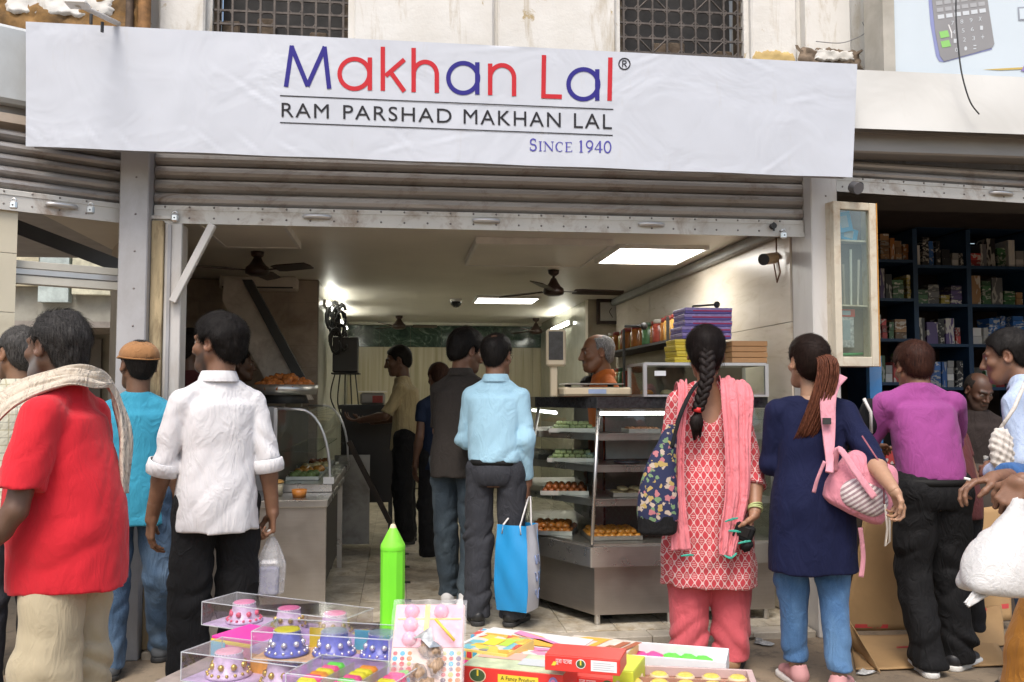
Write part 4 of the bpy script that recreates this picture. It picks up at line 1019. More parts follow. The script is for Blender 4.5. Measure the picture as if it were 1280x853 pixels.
class Person:
    def __init__(s, label, loc, yaw, H=1.70, skin=(0.23, 0.125, 0.07), group=None, build=1.0):
        s.root = thing('person', label, 'person', loc, R(yaw), group); s.k = H / 1.70; s.H = H; s.skin = skin; s.b = build; s.arms = {}; s.hands = {}
    def at(s, w):
        M = Matrix.Rotation(-s.root.rotation_euler.z, 4, 'Z') @ Matrix.Translation(-s.root.location); return tuple(M @ Vector(w) / s.k)
    def dir(s, w): return tuple(Matrix.Rotation(-s.root.rotation_euler.z, 3, 'Z') @ Vector(w))
    def P(s, *a): return np.asarray(a, float) * s.k
    def pose(s, head=(0, 0.02, 1.578), hyaw=0, hpitch=0, hroll=0, hs=1.06, lean=0.0, lr=None, armL=None, armR=None, fem=False, legs=None):
        """lean shifts the shoulders forward (m). armL/armR: ((elbow),(wrist),(hand fwd),(palm normal),(thumb dir),curl)"""
        s.fem = fem; s.lean = lean
        s.head = Head(s.P(head[0], head[1] + lean, head[2]), hyaw, hpitch, hroll, s.k * hs)
        w = (0.142 if fem else 0.156) * s.b
        s.sh = {-1: s.P(-w, lean, 1.328), 1: s.P(w, lean, 1.328)}
        s.arms = {}
        for sd, a in ((-1, armL), (1, armR)):
            if a is not None and len(a) < 7: q = 0.88; a = ((a[0][0] * q, a[0][1], a[0][2]), (a[1][0] * q, a[1][1], a[1][2])) + tuple(a[2:])
            s.arms[sd] = a if a is not None else ((sd * (w + 0.035), -0.02 + lean * .6, 1.07), (sd * (w + 0.05), 0.03 + lean * .4, 0.83), (0, 0.15, -1), (-sd, 0.1, 0), (0, 1, 0), 24)
        s.legs = legs or {-1: ((-0.09, 0, 0.9), (-0.10, 0.02, 0.48), (-0.105, -0.01, 0.08)), 1: ((0.09, 0, 0.9), (0.10, 0.02, 0.48), (0.105, -0.01, 0.08))}
    def body(s, beard=None, h=0.011, moustache=None, greyhair=None, eye=True, face=True, feet=False):
        k = s.k; b = s.b; hd = s.head; fem = s.fem; ln = s.lean
        neck_r = (0.046 if fem else 0.056) * k
        def f_core(P):
            q = P / k
            d = loft(q, sm_keys([(0.80, 0, 0, 0.11 * b, 0.07), (0.92, 0, -0.005, 0.135 * b, 0.09), (1.05, 0, ln * .3, 0.13 * b, 0.09), (1.22, 0, ln * .8, 0.145 * b, 0.088), (1.32, 0, ln, 0.125 * b, 0.066), (1.385, 0, ln, 0.06, 0.048)])) * k
            d = smin(d, rcone(P, s.P(0, ln - 0.005, 1.36), hd.w((0, -0.022, -0.05)), neck_r * 1.1, neck_r), 0.035)
            for sd in s.arms:
                el, wr = s.P(*s.arms[sd][0]), s.P(*s.arms[sd][1])
                d = smin(d, rcone(P, s.sh[sd] * 1.0, el, 0.043 * k * b, 0.036 * k * b), 0.03)
                mid = el + (wr - el) * 0.3
                d = smin(d, rcone(P, el, mid, 0.037 * k, 0.040 * k * b), 0.015); d = smin(d, rcone(P, mid, wr, 0.040 * k * b, 0.027 * k), 0.015)
            for sd, (a, m, c) in s.legs.items():
                a, m, c = s.P(*a), s.P(*m), s.P(*c)
                d = smin(d, rcone(P, a, m, 0.062 * k * b, 0.046 * k), 0.02); d = smin(d, rcone(P, m, c, 0.046 * k, 0.034 * k), 0.02)
                if feet: d = smin(d, rcone(P, c + s.P(0, -0.02, -0.045), c + s.P(sd * 0.02, 0.13, -0.062), 0.036 * k, 0.022 * k), 0.02)
            return d
        parts = [surface_nets(f_core, s.P(-0.75, -0.55, 0.0), s.P(0.75, 0.75, 1.50), h)]
        def f_hd(P):
            q = hd.to(P); d = f_head(q, fem) * hd.sc
            return smin(d, rcone(P, s.P(0, ln - 0.005, 1.41), hd.w((0, -0.022, -0.05)), neck_r * 1.02, neck_r * 1.005), 0.02)
        lo = hd.c - 0.155 * k; hi = hd.c + 0.155 * k; lo[2] = hd.c[2] - 0.19 * k
        parts.append(surface_nets(f_hd, lo, hi, 0.0048 * k))
        for sd, a in s.arms.items():
            if len(a) < 6 or a[2] is None: continue
            wr = s.P(*a[1]); pr = hand_prims(wr, a[2], a[3], a[4], a[5], k * (0.94 if fem else 1.03)); s.hands[sd] = pr
            el = s.P(*a[0]); back = wr + (el - wr) / np.linalg.norm(el - wr) * 0.06
            c = wr + np.asarray(a[2], float) / np.linalg.norm(a[2]) * 0.09 * k
            parts.append(surface_nets(lambda P: f_hand(P, pr, back, 0.0275 * k), c - 0.16 * k, c + 0.16 * k, 0.0036))
        sk = np.asarray(s.skin)
        def colr(Vv):
            C = np.tile(sk, (len(Vv), 1)); q = hd.to(Vv)
            inh = (np.abs(q) < 0.14).all(1) & (q[:, 2] > -0.13)
            n = vnoise(q * 30, 2)
            lip = np.exp(-((q[:, 2] + 0.061) / 0.011) ** 2 - (q[:, 0] / 0.022) ** 2) * (q[:, 1] > 0.084) * inh
            C = C * (1 - 0.3 * lip[:, None]) + np.array((0.18, 0.07, 0.055)) * 0.3 * lip[:, None]
            for sd in (-1, 1):
                de = np.linalg.norm(q - np.array((sd * 0.031, 0.0765, 0.009)), axis=1)
                if eye:
                    m = (de < 0.0126) & inh; C[m] = (0.30, 0.26, 0.23); ir = m & (np.linalg.norm(q - np.array((sd * 0.031, 0.0885, 0.008)), axis=1) < 0.0065); C[ir] = (0.02, 0.012, 0.008)
                br = np.exp(-((q[:, 2] - 0.034) / 0.006) ** 2) * ((sd * q[:, 0] > 0.010) & (sd * q[:, 0] < 0.05) & (q[:, 1] > 0.06)) * inh
                C = C * (1 - 0.85 * br[:, None]) + np.array((0.015, 0.012, 0.01)) * 0.85 * br[:, None]
                er = np.exp(-np.sum(((q - np.array((sd * 0.083, -0.01, 0.0))) / np.array((0.02, 0.026, 0.036))) ** 2, 1)) * inh
                C = C * (1 + 0.12 * er[:, None] * np.array((1.3, 0.6, 0.5)))
            if beard is not None:
                bc, ba = beard
                fz = np.clip((-0.03 - q[:, 2] + np.clip((0.06 - q[:, 1]), 0, 1) * 0.5) / 0.02, 0, 1) * np.clip((q[:, 1] + 0.0) / 0.02, 0, 1) * np.clip((q[:, 2] + 0.145) / 0.02, 0, 1) * inh
                fz = np.where(lip > 0.5, 0, fz) * ba * np.clip(0.4 + n * 1.1, 0, 1); C = C * (1 - fz[:, None]) + np.asarray(bc) * fz[:, None]
            if moustache is not None:
                mz = np.exp(-((q[:, 2] + 0.047) / 0.009) ** 2 - (q[:, 0] / 0.03) ** 4) * (q[:, 1] > 0.07) * inh * 0.9
                C = C * (1 - mz[:, None]) + np.asarray(moustache) * mz[:, None]
            return np.clip(C, 0.003, 1)
        s.bodyo = np_mesh('body', parts, SKIN, s.root, colr); return s.bodyo
    def hair(s, style='short', m=None, thick=1.0, bald=None, seed=0, n=4200, ln=0.03, flow=flow_short, h=0.0052, tuft=0.004, top=0.0, long_nape=0.0, lump=0.006, wd=0.00065, jit=0.7):
        hd = s.head
        v, q = surface_nets(lambda P: f_hair(hd.to(P), style, thick, bald, seed, tuft, top, long_nape, lump) * hd.sc, hd.c - 0.17 * s.k, hd.c + 0.17 * s.k, h)
        m = m or hair_mat('black_hair', (0.012, 0.010, 0.009))
        o = np_mesh('tmp', [(v, q)], m, s.root)
        st = strands(o, hd, n, ln, wd, flow, seed, jit=jit)
        bpy.data.objects.remove(o)
        return np_mesh('hair', [(v, q), st], m, s.root)
    # ---- clothes
    def top(s, name, m, torso, sleeve='short', h=0.009, sl_r=(0.061, 0.058), cuff=None, wr=0.006, seed=0, neck=0.075, fold=None, ncut=1.47, shd=0.07, armfold=1.0, open_arm=None, k_=0.035, nk=(1.40, 0.075), cut=None):
        """torso: loft keys (z, cx, cy, rx, ry) from the hem up to the shoulders; sleeve: 'short', 'long', 'none' or a fraction down the arm"""
        k = s.k; b = s.b; ln = s.lean; K = sm_keys(torso)
        wr *= 0.8; sl_r = (sl_r[0] * 0.90, sl_r[1] * 0.90)
        frac = {'short': 0.52, 'long': 1.93, 'none': 0, 'elbow': 0.9, 'threequarter': 1.35}.get(sleeve, sleeve)
        arms = {}
        for sd, a in s.arms.items(): arms[sd] = (s.sh[sd], s.P(*a[0]), s.P(*a[1]))
        zs = torso[-1][0]
        def f(P):
            q = P / k
            q2 = q.copy(); q2[:, 2] += 0.022 * (vnoise(q * 6, seed + 40) - 0.5) * np.clip((torso[0][0] + 0.12 - q[:, 2]) / 0.1, 0, 1); d = loft(q2, K, 2.25) * k
            # shoulder yoke slopes up to the neck
            for sd in (-1, 1):
                d = smin(d, rcone(P, s.P(sd * 0.04, ln, 1.402), s.sh[sd] + s.P(-sd * 0.012, 0, 0.004), shd * k * 0.70, shd * k * 0.80), k_)
            if nk: d = smin(d, rcone(P, s.P(0, ln, 1.32), s.P(0, ln + 0.004, nk[0]), 0.098 * k, nk[1] * k) , 0.03)
            for sd, (sh, el, wrp) in arms.items():
                if frac <= 0: continue
                r0, r1 = sl_r[0] * k * b, sl_r[1] * k * b
                if frac <= 1:
                    e = sh + (el - sh) * frac; dd = rcone(P, sh, e, r0, r1)
                    ax = (el - sh) / np.linalg.norm(el - sh); dd = np.maximum(dd, (P - e) @ ax)
                else:
                    r2 = (cuff or 0.045) * k; g = frac - 1; e = el + (wrp - el) * g; ax = (wrp - el) / np.linalg.norm(wrp - el)
                    d2 = np.maximum(rcone(P, el, e, r1 * 0.94, r2), (P - e) @ ax)
                    dd = smin(rcone(P, sh, el, r0, r1 * 0.94), d2, 0.03)
                # arm creases ring the sleeve, denser at the elbow
                tt = np.clip((P - el) @ ((sh - el) / np.linalg.norm(sh - el)), -0.3, 0.3)
                amp = wr * 1.5 * np.exp(-(tt / 0.10) ** 2) * armfold + wr * 0.5
                dd = dd - amp * 1.3 * crease(P, (6, 6, 16), seed + 3 + sd, 0.6 * sd, 1.0) - wr * 0.8 * crease(P, (14, 14, 5), seed + 9 + sd, 0.2 * sd, 0.8)
                d = smin(d, dd, 0.009)
            zz = q[:, 2]
            # body creases: gathered towards the hem, drawn from the armpits
            env = 0.55 + 0.9 * np.clip((zs - zz) / 0.7, 0, 1)
            d = d - wr * env * (1.0 * (vnoise(P * np.array((9, 8, 3)), seed) - 0.5) + 1.5 * crease(P, (9, 7, 2.2), seed + 4, 0.32, 0.7) + 1.2 * crease(P, (4, 4, 9), seed + 11, -0.55, 1.0))
            d = d - wr * 0.55 * crease(P, (21, 16, 6), seed + 21, 0.6, 1.0)
            if fold is not None: d = d - fold(q) * k
            d = smax(d, P[:, 2] - (ncut - 0.025) * k - 0.35 * (ln * k - P[:, 1]) * 0.6, 0.012)
            if cut is not None: d = smax(d, -ellip(P, s.P(*cut[0]), s.P(*cut[1])), 0.01)
            return d
        lo = s.P(-0.62, -0.45, torso[0][0] - 0.03); hi = s.P(0.62, 0.62, 1.53)
        if frac > 1: lo[2] = min(lo[2], min(s.P(*a[1])[2] for a in s.arms.values()) - 0.08)
        o = np_mesh(name, [surface_nets(f, lo, hi, h)], m, s.root); return o
    def collar(s, m, r=0.073, zb=1.428, hgt=0.036, parent=None, tilt=0.012, th=0.006):
        k = s.k; ln = s.lean; n = 36; vs = []
        for j, (dz, dr) in enumerate(((0.0, 0.0), (hgt, -0.008), (hgt + 0.002, -0.005), (hgt, -0.001), (0.006, 0.011), (-0.008, 0.013))):
            for i in range(n):
                a = 2 * math.pi * i / n; fr = max(0, math.sin(a)); rr = r + dr
                vs.append(((math.cos(a) * rr) * k, (math.sin(a) * rr * 0.95 + ln + 0.002) * k, (zb + dz - 0.035 * fr ** 2) * k))
        fs = [(j * n + i, j * n + (i + 1) % n, (j + 1) * n + (i + 1) % n, (j + 1) * n + i) for j in range(5) for i in range(n)]
        b = MB(); b.add(vs, fs, True); return b.build('collar', m, parent or s.root, local=True)
    def trousers(s, m, waist=0.98, r=(0.098, 0.082, 0.075), hem=0.04, h=0.009, wr=0.006, seed=0, seat=(0.158, 0.122), name='trousers', stack=1.0, flare=0.0, wcy=0.0):
        k = s.k; b = s.b
        K = sm_keys([(0.80, 0, wcy, seat[0] * 0.97 * b, seat[1] * 0.9), (0.88, 0, wcy - 0.008, seat[0] * b, seat[1]), (0.94, 0, wcy - 0.006, seat[0] * 0.985 * b, seat[1] * 0.95), (waist, 0, wcy, seat[0] * 0.92 * b, seat[1] * 0.88)])
        def f(P):
            q = P / k; d = loft(q, K, 2.2) * k; d = smax(d, (0.79 * k - P[:, 2]), 0.05)
            for sd, (a, mm, c) in s.legs.items():
                a, mm, c = s.P(*a), s.P(*mm), s.P(*c)
                ax = (c - mm) / np.linalg.norm(c - mm)
                lo_ = rcone(P, mm, c + ax * 0.02, r[1] * k, (r[2]) * k)
                lg = smin(rcone(P, a, mm, r[0] * k * b, r[1] * k), lo_, 0.03)
                zc = P[:, 2] / k
                amp = wr * (0.6 + 1.5 * np.exp(-((zc - 0.50) / 0.13) ** 2) + 1.6 * stack * np.exp(-((zc - 0.14) / 0.10) ** 2) + 1.2 * np.exp(-((zc - 0.80) / 0.10) ** 2))
                lg = lg - amp * 1.4 * crease(P, (6, 6, 15), seed + sd * 3, 0.6 * sd, 1.2) - wr * 1.0 * crease(P, (13, 13, 2.6), seed + 30 + sd, 0.1, 0.8)
                d = smin(d, lg, 0.010)
            d = np.maximum(d, hem * k - P[:, 2])
            return d
        return np_mesh(name, [surface_nets(f, s.P(-0.42, -0.42, hem - 0.03), s.P(0.42, 0.42, waist + 0.03), h)], m, s.root)
    def belt(s, m, z=0.965, rx=0.158, ry=0.118, hgt=0.034, cy=0.0):
        n = 40; vs = []; k = s.k
        for dz, dr in ((-hgt / 2, 0), (-hgt / 2, 0.006), (hgt / 2, 0.006), (hgt / 2, 0)):
            for i in range(n):
                a = 2 * math.pi * i / n; ca, sa = math.cos(a), math.sin(a)
                e = (abs(ca) ** 2.2 + abs(sa) ** 2.2) ** (-1 / 2.2); vs.append(((rx * s.b + dr) * ca * e * k, (cy + (ry + dr) * sa * e) * k, (z + dz) * k))
        fs = [(j * n + i, j * n + (i + 1) % n, (j + 1) * n + (i + 1) % n, (j + 1) * n + i) for j in range(3) for i in range(n)]
        b = MB(); b.add(vs, fs, True); return b.build('belt', m, s.root, local=True)
    def shoe(s, sd, m, msole, toe=15, length=0.265, lift=0.0, high=0.0, seed=0, accent=None):
        k = s.k; c = s.P(*s.legs[sd][2]); a = R(-toe * sd); M = np.array(Matrix.Rotation(a, 3, 'Z')); base = np.array((c[0], c[1], lift))
        Ls = length * k
        def fr(P): return (P - base) @ M
        def f(P):
            q = fr(P)
            d = rcone(q, (0, -0.045 * k, 0.05), (0, 0.03 * k, 0.055), 0.040, 0.038, (0, 0, 1), 1.0)
            d = smin(d, rcone(q, (0, 0.03 * k, 0.05), (0.004 * sd, Ls - 0.115, 0.036), 0.040, 0.036, (0, 0, 1), 0.72), 0.03)
            d = smin(d, rcone(q, (0, -0.035 * k, 0.055), (0, -0.028 * k, 0.085 + high), 0.040, 0.038), 0.02)
            d = smax(d, 0.022 - q[:, 2], 0.006); d = smax(d, -rcone(q, (0, -0.02, 0.10 + high), (0, -0.01, 0.2), 0.033, 0.036), 0.008)
            return d - 0.002 * (vnoise(q * 45, seed) - 0.5)
        def fsole(P):
            q = fr(P)
            d = rcone(q * np.array((1, 1, 0)), (0, -0.045 * k, 0), (0.004 * sd, Ls - 0.108, 0), 0.042, 0.042)
            d = smin(d, rcone(q * np.array((1, 1, 0)), (0, 0.08, 0), (0.006 * sd, Ls - 0.13, 0), 0.046, 0.045), 0.03)
            return smax(d, np.abs(q[:, 2] - 0.014) - 0.014, 0.006)
        lo, hi = base - 0.26, base + 0.26; lo[2] = lift - 0.01; hi[2] = lift + 0.17 + high
        o = np_mesh('shoe', [surface_nets(f, lo, hi, 0.0058)], m, s.root)
        np_mesh('sole', [surface_nets(fsole, lo, hi, 0.0058)], msole, o)
        return o
def sheet(name, m, parent, path, widths, normals, nu=60, nv=14, fold=0.012, nf=3.0, thick=0.004, seed=0, local=True):
    """a strip of cloth: follows path, spread to widths, rippled along its length"""
    P = [Vector(p) for p in path]; n = len(P)
    def cr(A, t):
        i = min(int(t), len(A) - 2); f = t - i; p0, p1, p2, p3 = A[max(i - 1, 0)], A[i], A[i + 1], A[min(i + 2, len(A) - 1)]
        return 0.5 * ((2 * p1) + (p2 - p0) * f + (2 * p0 - 5 * p1 + 4 * p2 - p3) * f * f + (3 * p1 - p0 - 3 * p2 + p3) * f ** 3)
    Nn = [Vector(q).normalized() for q in normals]; rnd = random.Random(seed); ph = [rnd.uniform(0, 6) for _ in range(6)]
    W = [Vector((w, 0, 0)) for w in widths]
    def fn(u, v):
        t = u * (n - 1); p = cr(P, t); d = (cr(P, min(n - 1.0001, t + 0.05)) - cr(P, max(0, t - 0.05))).normalized(); nn = cr(Nn, t).normalized(); sd = d.cross(nn).normalized(); w = cr(W, t).x
        s_ = v - 0.5
        r = fold * (math.sin(nf * 2 * math.pi * v + ph[0] + 1.5 * math.sin(u * 5 + ph[1])) + 0.5 * math.sin(nf * 5.1 * math.pi * v + ph[2] + 2 * math.sin(u * 7 + ph[3])) + 0.35 * math.sin(u * 30 + 9 * v + ph[4]))
        return p + sd * (s_ * w) + nn * (r + fold * 1.2)
    b = MB(); b.grid(fn, nu, nv); o = b.build(name, m, parent, local=local, fix=False)
    so = o.modifiers.new('thick', 'SOLIDIFY'); so.thickness = thick; so.offset = 0
    return o

def torso(hem=0.80, hw=0.178, hd=0.142, waist=(0.168, 0.122), chest=(0.176, 0.118), belly=0.0, lean=0.0, extra=None):
    K = [(hem, hw, hd, 0), (0.97, (hw + waist[0]) / 2 + 0.002, (hd + waist[1]) / 2 + belly * 0.6, 0), (1.08, waist[0], waist[1] + belly, 0), (1.22, chest[0], chest[1] + belly * 0.4, 0), (1.32, chest[0] * 0.95, chest[1] * 0.9, 0), (1.36, 0.10, 0.07, 0)]
    if extra: K = extra + K[1:] if extra[-1][0] < K[1][0] else extra
    def cy(z): t = min(1, max(0, (z - 0.92) / 0.45)); return lean * t * (0.6 + 0.4 * t)
    return [(z, 0, cy(z) + belly_off(z, belly), rx * 0.93, ry) for z, rx, ry, _ in K]
def belly_off(z, b): return b * 0.7 * math.exp(-((z - 1.05) / 0.15) ** 2)

# ================================================================== THE PEOPLE
def gnd(px, d, z=0.0):
    """where a person stands: the pixel column and the distance, on the ground"""
    p = atD(px, 495, d); return (p.x, p.y, z)
SOLE_W = mat('sole_white', (0.70, 0.69, 0.66), 0.6, grime=(0.35, 0.3, 0.22))
SOLE_D = mat('sole_dark', (0.03, 0.03, 0.03), 0.7)
def check_pattern(nt, v, c):
    sx = N(nt, 'SeparateXYZ'); L(nt, v, sx.inputs[0]); acc = None
    out = c
    for ax, per, w_, col in ((0, 0.034, 0.16, (0.20, 0.20, 0.17)), (2, 0.034, 0.16, (0.20, 0.20, 0.17)), (0, 0.068, 0.08, (0.45, 0.40, 0.25)), (2, 0.068, 0.08, (0.45, 0.40, 0.25))):
        m = N(nt, 'Math', operation='MULTIPLY'); L(nt, sx.outputs[ax], m.inputs[0]); m.inputs[1].default_value = 1 / per
        f = N(nt, 'Math', operation='FRACT'); L(nt, m.outputs[0], f.inputs[0])
        l = N(nt, 'Math', operation='LESS_THAN'); L(nt, f.outputs[0], l.inputs[0]); l.inputs[1].default_value = w_
        q = N(nt, 'Math', operation='MULTIPLY'); L(nt, l.outputs[0], q.inputs[0]); q.inputs[1].default_value = 0.55
        out = mixc(nt, q.outputs[0], out, col)
    return out
def denim(name, col, fade):
    def pat(nt, v, c):
        f = ramp(nt, noise(nt, coords(nt, (2, 2, 0.7)), 2.6, 5, 0.6), [(0.45, (0, 0, 0)), (0.7, (0.8,) * 3)]); c = mixc(nt, f, c, fade)
        return mixc(nt, ramp(nt, noise(nt, coords(nt, (1, 1, 0.5)), 420, 2), [(0.4, (0, 0, 0)), (0.7, (0.12,) * 3)]), c, tuple(min(1, x * 1.8) for x in fade))
    return cloth(name, col, var=0.15, pattern=pat, foldbump=0.45, fscale=12)
# ---- man in red, nearest on the left
RED_TEE = cloth('red_tee', (0.60, 0.018, 0.03), var=0.06, foldbump=0.2)
p = Person('stout man in a red T-shirt with a cream scarf round his neck', gnd(94, 3.26), 82, 1.68, (0.135, 0.072, 0.045), build=1.08)
p.pose(head=(0, 0.045, 1.565), hyaw=-20, hpitch=-2, hs=1.05, lean=0.03,
       armL=((-0.255, 0.06, 1.02), (-0.265, 0.23, 0.82), (0.05, 0.75, -0.75), (0.9, 0.1, 0.1), (0.3, 1, 0.2), 30, 1), armR=((0.235, 0.02, 1.05), (0.245, 0.13, 0.83), (0, 0.35, -1), (-1, 0.2, 0), (0, 1, 0), 24))
p.body(beard=((0.20, 0.19, 0.185), 0.8), moustache=(0.18, 0.17, 0.165))
p.hair('receding', hair_mat('greying_hair', (0.016, 0.014, 0.013), (0.085, 0.08, 0.077)), thick=1.3, seed=4, n=5200, ln=0.045, flow=flow_back, long_nape=0.03, tuft=0.007, lump=0.010, bald=((0.0, -0.01, 0.13), 0.05, 0.006), jit=0.35, h=0.0045)
p.top('shirt', RED_TEE, torso(0.72, 0.222, 0.195, (0.200, 0.158), (0.185, 0.132), belly=0.03, lean=0.03), 0.8, h=0.0085, sl_r=(0.076, 0.082), wr=0.010, seed=2, shd=0.075)
CREAMP = cloth('cream_trouser', (0.47, 0.40, 0.27), var=0.07, foldbump=0.3)
p.trousers(CREAMP, 0.95, (0.096, 0.110, 0.108), hem=0.06, wr=0.012, seed=5, seat=(0.158, 0.145), stack=0.4)
GAM = cloth('cream_scarf_cotton', (0.62, 0.54, 0.44), var=0.1, weave=500, foldbump=0.7, fscale=16)
k = p.k
sheet('scarf', GAM, p.root, [p.P(-0.10, 0.31, 0.98), p.P(-0.14, 0.275, 1.18), p.P(-0.155, 0.16, 1.37), p.P(-0.105, 0.0, 1.45), p.P(-0.03, -0.075, 1.455), p.P(0.04, -0.085, 1.44), p.P(0.08, -0.105, 1.37), p.P(0.085, -0.135, 1.22), p.P(0.08, -0.135, 1.04)],
      [0.10, 0.12, 0.13, 0.085, 0.085, 0.08, 0.075, 0.075, 0.06], [(-0.5, 1, 0.1), (-0.7, 0.7, 0.3), (-0.6, 0.1, 0.8), (-0.6, -0.2, 0.8), (-0.3, -0.7, 0.7), (0.1, -0.8, 0.7), (0.1, -0.8, 0.6), (0.1, -1, 0.2), (0.1, -1, 0)], nu=110, nv=26, fold=0.010, nf=3.5, thick=0.003, seed=4)
b = MB(); wv = p.P(*p.arms[-1][1]); el = p.P(*p.arms[-1][0]); ax = (wv - el) / np.linalg.norm(wv - el); c = Vector(wv - ax * 0.03); q_ = Vector(ax).to_track_quat('Z', 'Y').to_matrix()
b.tube([c + q_ @ Vector((0.033 * math.cos(t), 0.033 * math.sin(t), 0)) for t in [2 * math.pi * i / 20 for i in range(21)]], 0.0035, 6); b.build('bracelet', ALU, p.root, local=True)
for sd in (-1, 1): p.shoe(sd, mat('brown_leather', (0.10, 0.05, 0.03), 0.5), SOLE_D)
# ---- man in a checked shirt behind him
CHK = cloth('checked_shirt', (0.56, 0.55, 0.44), var=0.05, pattern=check_pattern)
p = Person('man with cropped greying hair in a pale checked shirt at the left edge', gnd(24, 4.25), 35, 1.69, (0.26, 0.14, 0.08))
p.pose(hyaw=12, hs=1.05); p.body(beard=((0.03, 0.025, 0.02), 0.5)); p.hair('nape', hair_mat('grey_crop', (0.03, 0.028, 0.026), (0.10, 0.095, 0.09)), thick=0.5, seed=7, ln=0.012, n=2500)
p.top('shirt', CHK, torso(0.78), 'short', seed=7); p.collar(CHK); p.trousers(cloth('dark_grey_trouser', (0.03, 0.03, 0.035)), seed=3)
for sd in (-1, 1): p.shoe(sd, mat('black_leather', (0.015, 0.015, 0.015), 0.4), SOLE_D)
# ---- man in teal with a cap
TEAL = cloth('teal_tee', (0.04, 0.29, 0.43), var=0.06)
p = Person('young man in a teal T-shirt and tan cap beside the grey post', gnd(171, 4.66), 6, 1.65, (0.17, 0.088, 0.052))
p.pose(hyaw=28, hs=1.05, legs={-1: ((-0.08, 0, 0.9), (-0.095, 0.0, 0.48), (-0.085, -0.06, 0.08)), 1: ((0.09, 0, 0.9), (0.13, 0.03, 0.48), (0.12, 0.24, 0.08))}, armL=((-0.21, 0.06, 1.06), (-0.19, 0.22, 0.88), (0.05, 0.6, -0.7), (1, 0, 0), (0, 1, 0), 30))
p.body(); p.hair('nape', None, thick=0.3, seed=9, n=1500, ln=0.01)
p.top('shirt', TEAL, torso(0.76, 0.182, 0.142), 0.75, sl_r=(0.066, 0.072), seed=9, wr=0.009)
p.trousers(denim('blue_jeans', (0.045, 0.085, 0.15), (0.16, 0.24, 0.34)), hem=0.05, seed=9, r=(0.10, 0.082, 0.075), wr=0.008)
CAPM = cloth('tan_cap', (0.34, 0.17, 0.07), var=0.08)
hd = p.head
def f_cap(P):
    q = hd.to(P); d = ellip(q, (0, -0.012, 0.052), (0.093, 0.112, 0.075)); d = smax(d, 0.036 + 0.12 * q[:, 1] - q[:, 2], 0.006)
    br = ellip(q, (0, 0.125, 0.044), (0.066, 0.06, 0.010)); return smin(d - 0.0012 * (ridge(q, (40, 40, 12), 3) - .5), br, 0.006) * hd.sc
co = np_mesh('cap', [surface_nets(f_cap, hd.c - 0.2, hd.c + 0.22, 0.005)], CAPM, p.root)
b = MB(); 
b.tube([Vector(hd.w((0.0955 * math.cos(t), -0.012 + 0.1145 * math.sin(t), 0.042 + 0.12 * 0.1145 * math.sin(t)))) for t in [2 * math.pi * i / 40 for i in range(41)]], 0.0035, 6); b.build('cap_band', mat('cap_band_brown', (0.36, 0.17, 0.06), 0.9), co, local=True)
for sd in (-1, 1): p.shoe(sd, mat('grey_canvas', (0.10, 0.11, 0.12), 0.8), SOLE_D, toe=10, seed=4)
# ---- man in the white shirt with a plastic bag
WHITE_SHIRT = cloth('white_shirt_cotton', (0.68, 0.67, 0.68), var=0.04, foldbump=0.35)
p = Person('man in an untucked white shirt and black trousers holding a plastic bag', gnd(273, 3.98), 24, 1.725, (0.21, 0.105, 0.06), build=0.92)
p.pose(hyaw=40, hs=1.06, armL=((-0.238, 0.02, 1.08), (-0.272, 0.10, 0.855), (-0.02, 0.25, -1), (0.9, 0.1, 0.1), (0.2, 1, 0), 26), armR=((0.200, -0.05, 1.08), (0.232, -0.03, 0.865), (0.02, 0.1, -1), (-1, 0.1, 0), (0, 1, 0), (68, 70, 72, 75), 1))
white_man = p
p.body(beard=((0.02, 0.017, 0.015), 0.85), moustache=(0.02, 0.017, 0.015)); p.hair('short', None, thick=1.7, seed=3, n=6000, ln=0.035, lump=0.008, tuft=0.006, bald=((0.01, -0.045, 0.125), 0.018, 0.012))
p.top('shirt', WHITE_SHIRT, torso(0.80, 0.188, 0.156, (0.168, 0.128), (0.172, 0.120)), 1.05, h=0.0085, sl_r=(0.074, 0.068), cuff=0.06, wr=0.010, seed=13)
p.collar(WHITE_SHIRT)
for sd in (-1, 1):
    el, wv = p.P(*p.arms[sd][0]), p.P(*p.arms[sd][1]); ax = Vector((wv - el) / np.linalg.norm(wv - el)); q_ = ax.to_track_quat('Z', 'Y').to_matrix(); c = Vector(el) + ax * 0.02; b = MB(); n_ = 26; vs = []
    for dz, rr in ((-0.03, 0.060), (-0.028, 0.067), (0.0, 0.069), (0.026, 0.067), (0.03, 0.061), (0.028, 0.052)):
        for i in range(n_):
            a = 2 * math.pi * i / n_; r_ = rr + 0.002 * math.sin(3 * a + dz * 80); vs.append(c + q_ @ Vector((r_ * math.cos(a), r_ * math.sin(a), dz + 0.006 * math.sin(a + sd))))
    b.add(vs, [(j * n_ + i, j * n_ + (i + 1) % n_, (j + 1) * n_ + (i + 1) % n_, (j + 1) * n_ + i) for j in range(5) for i in range(n_)], True); b.build('sleeve_cuff', WHITE_SHIRT, p.root, local=True)
BLACKT = cloth('black_trouser', (0.010, 0.010, 0.011), foldbump=0.6)
p.trousers(BLACKT, seed=12, r=(0.102, 0.085, 0.075), wr=0.008)
for sd in (-1, 1): p.shoe(sd, mat('black_leather', (0.015, 0.015, 0.015), 0.4), SOLE_D)
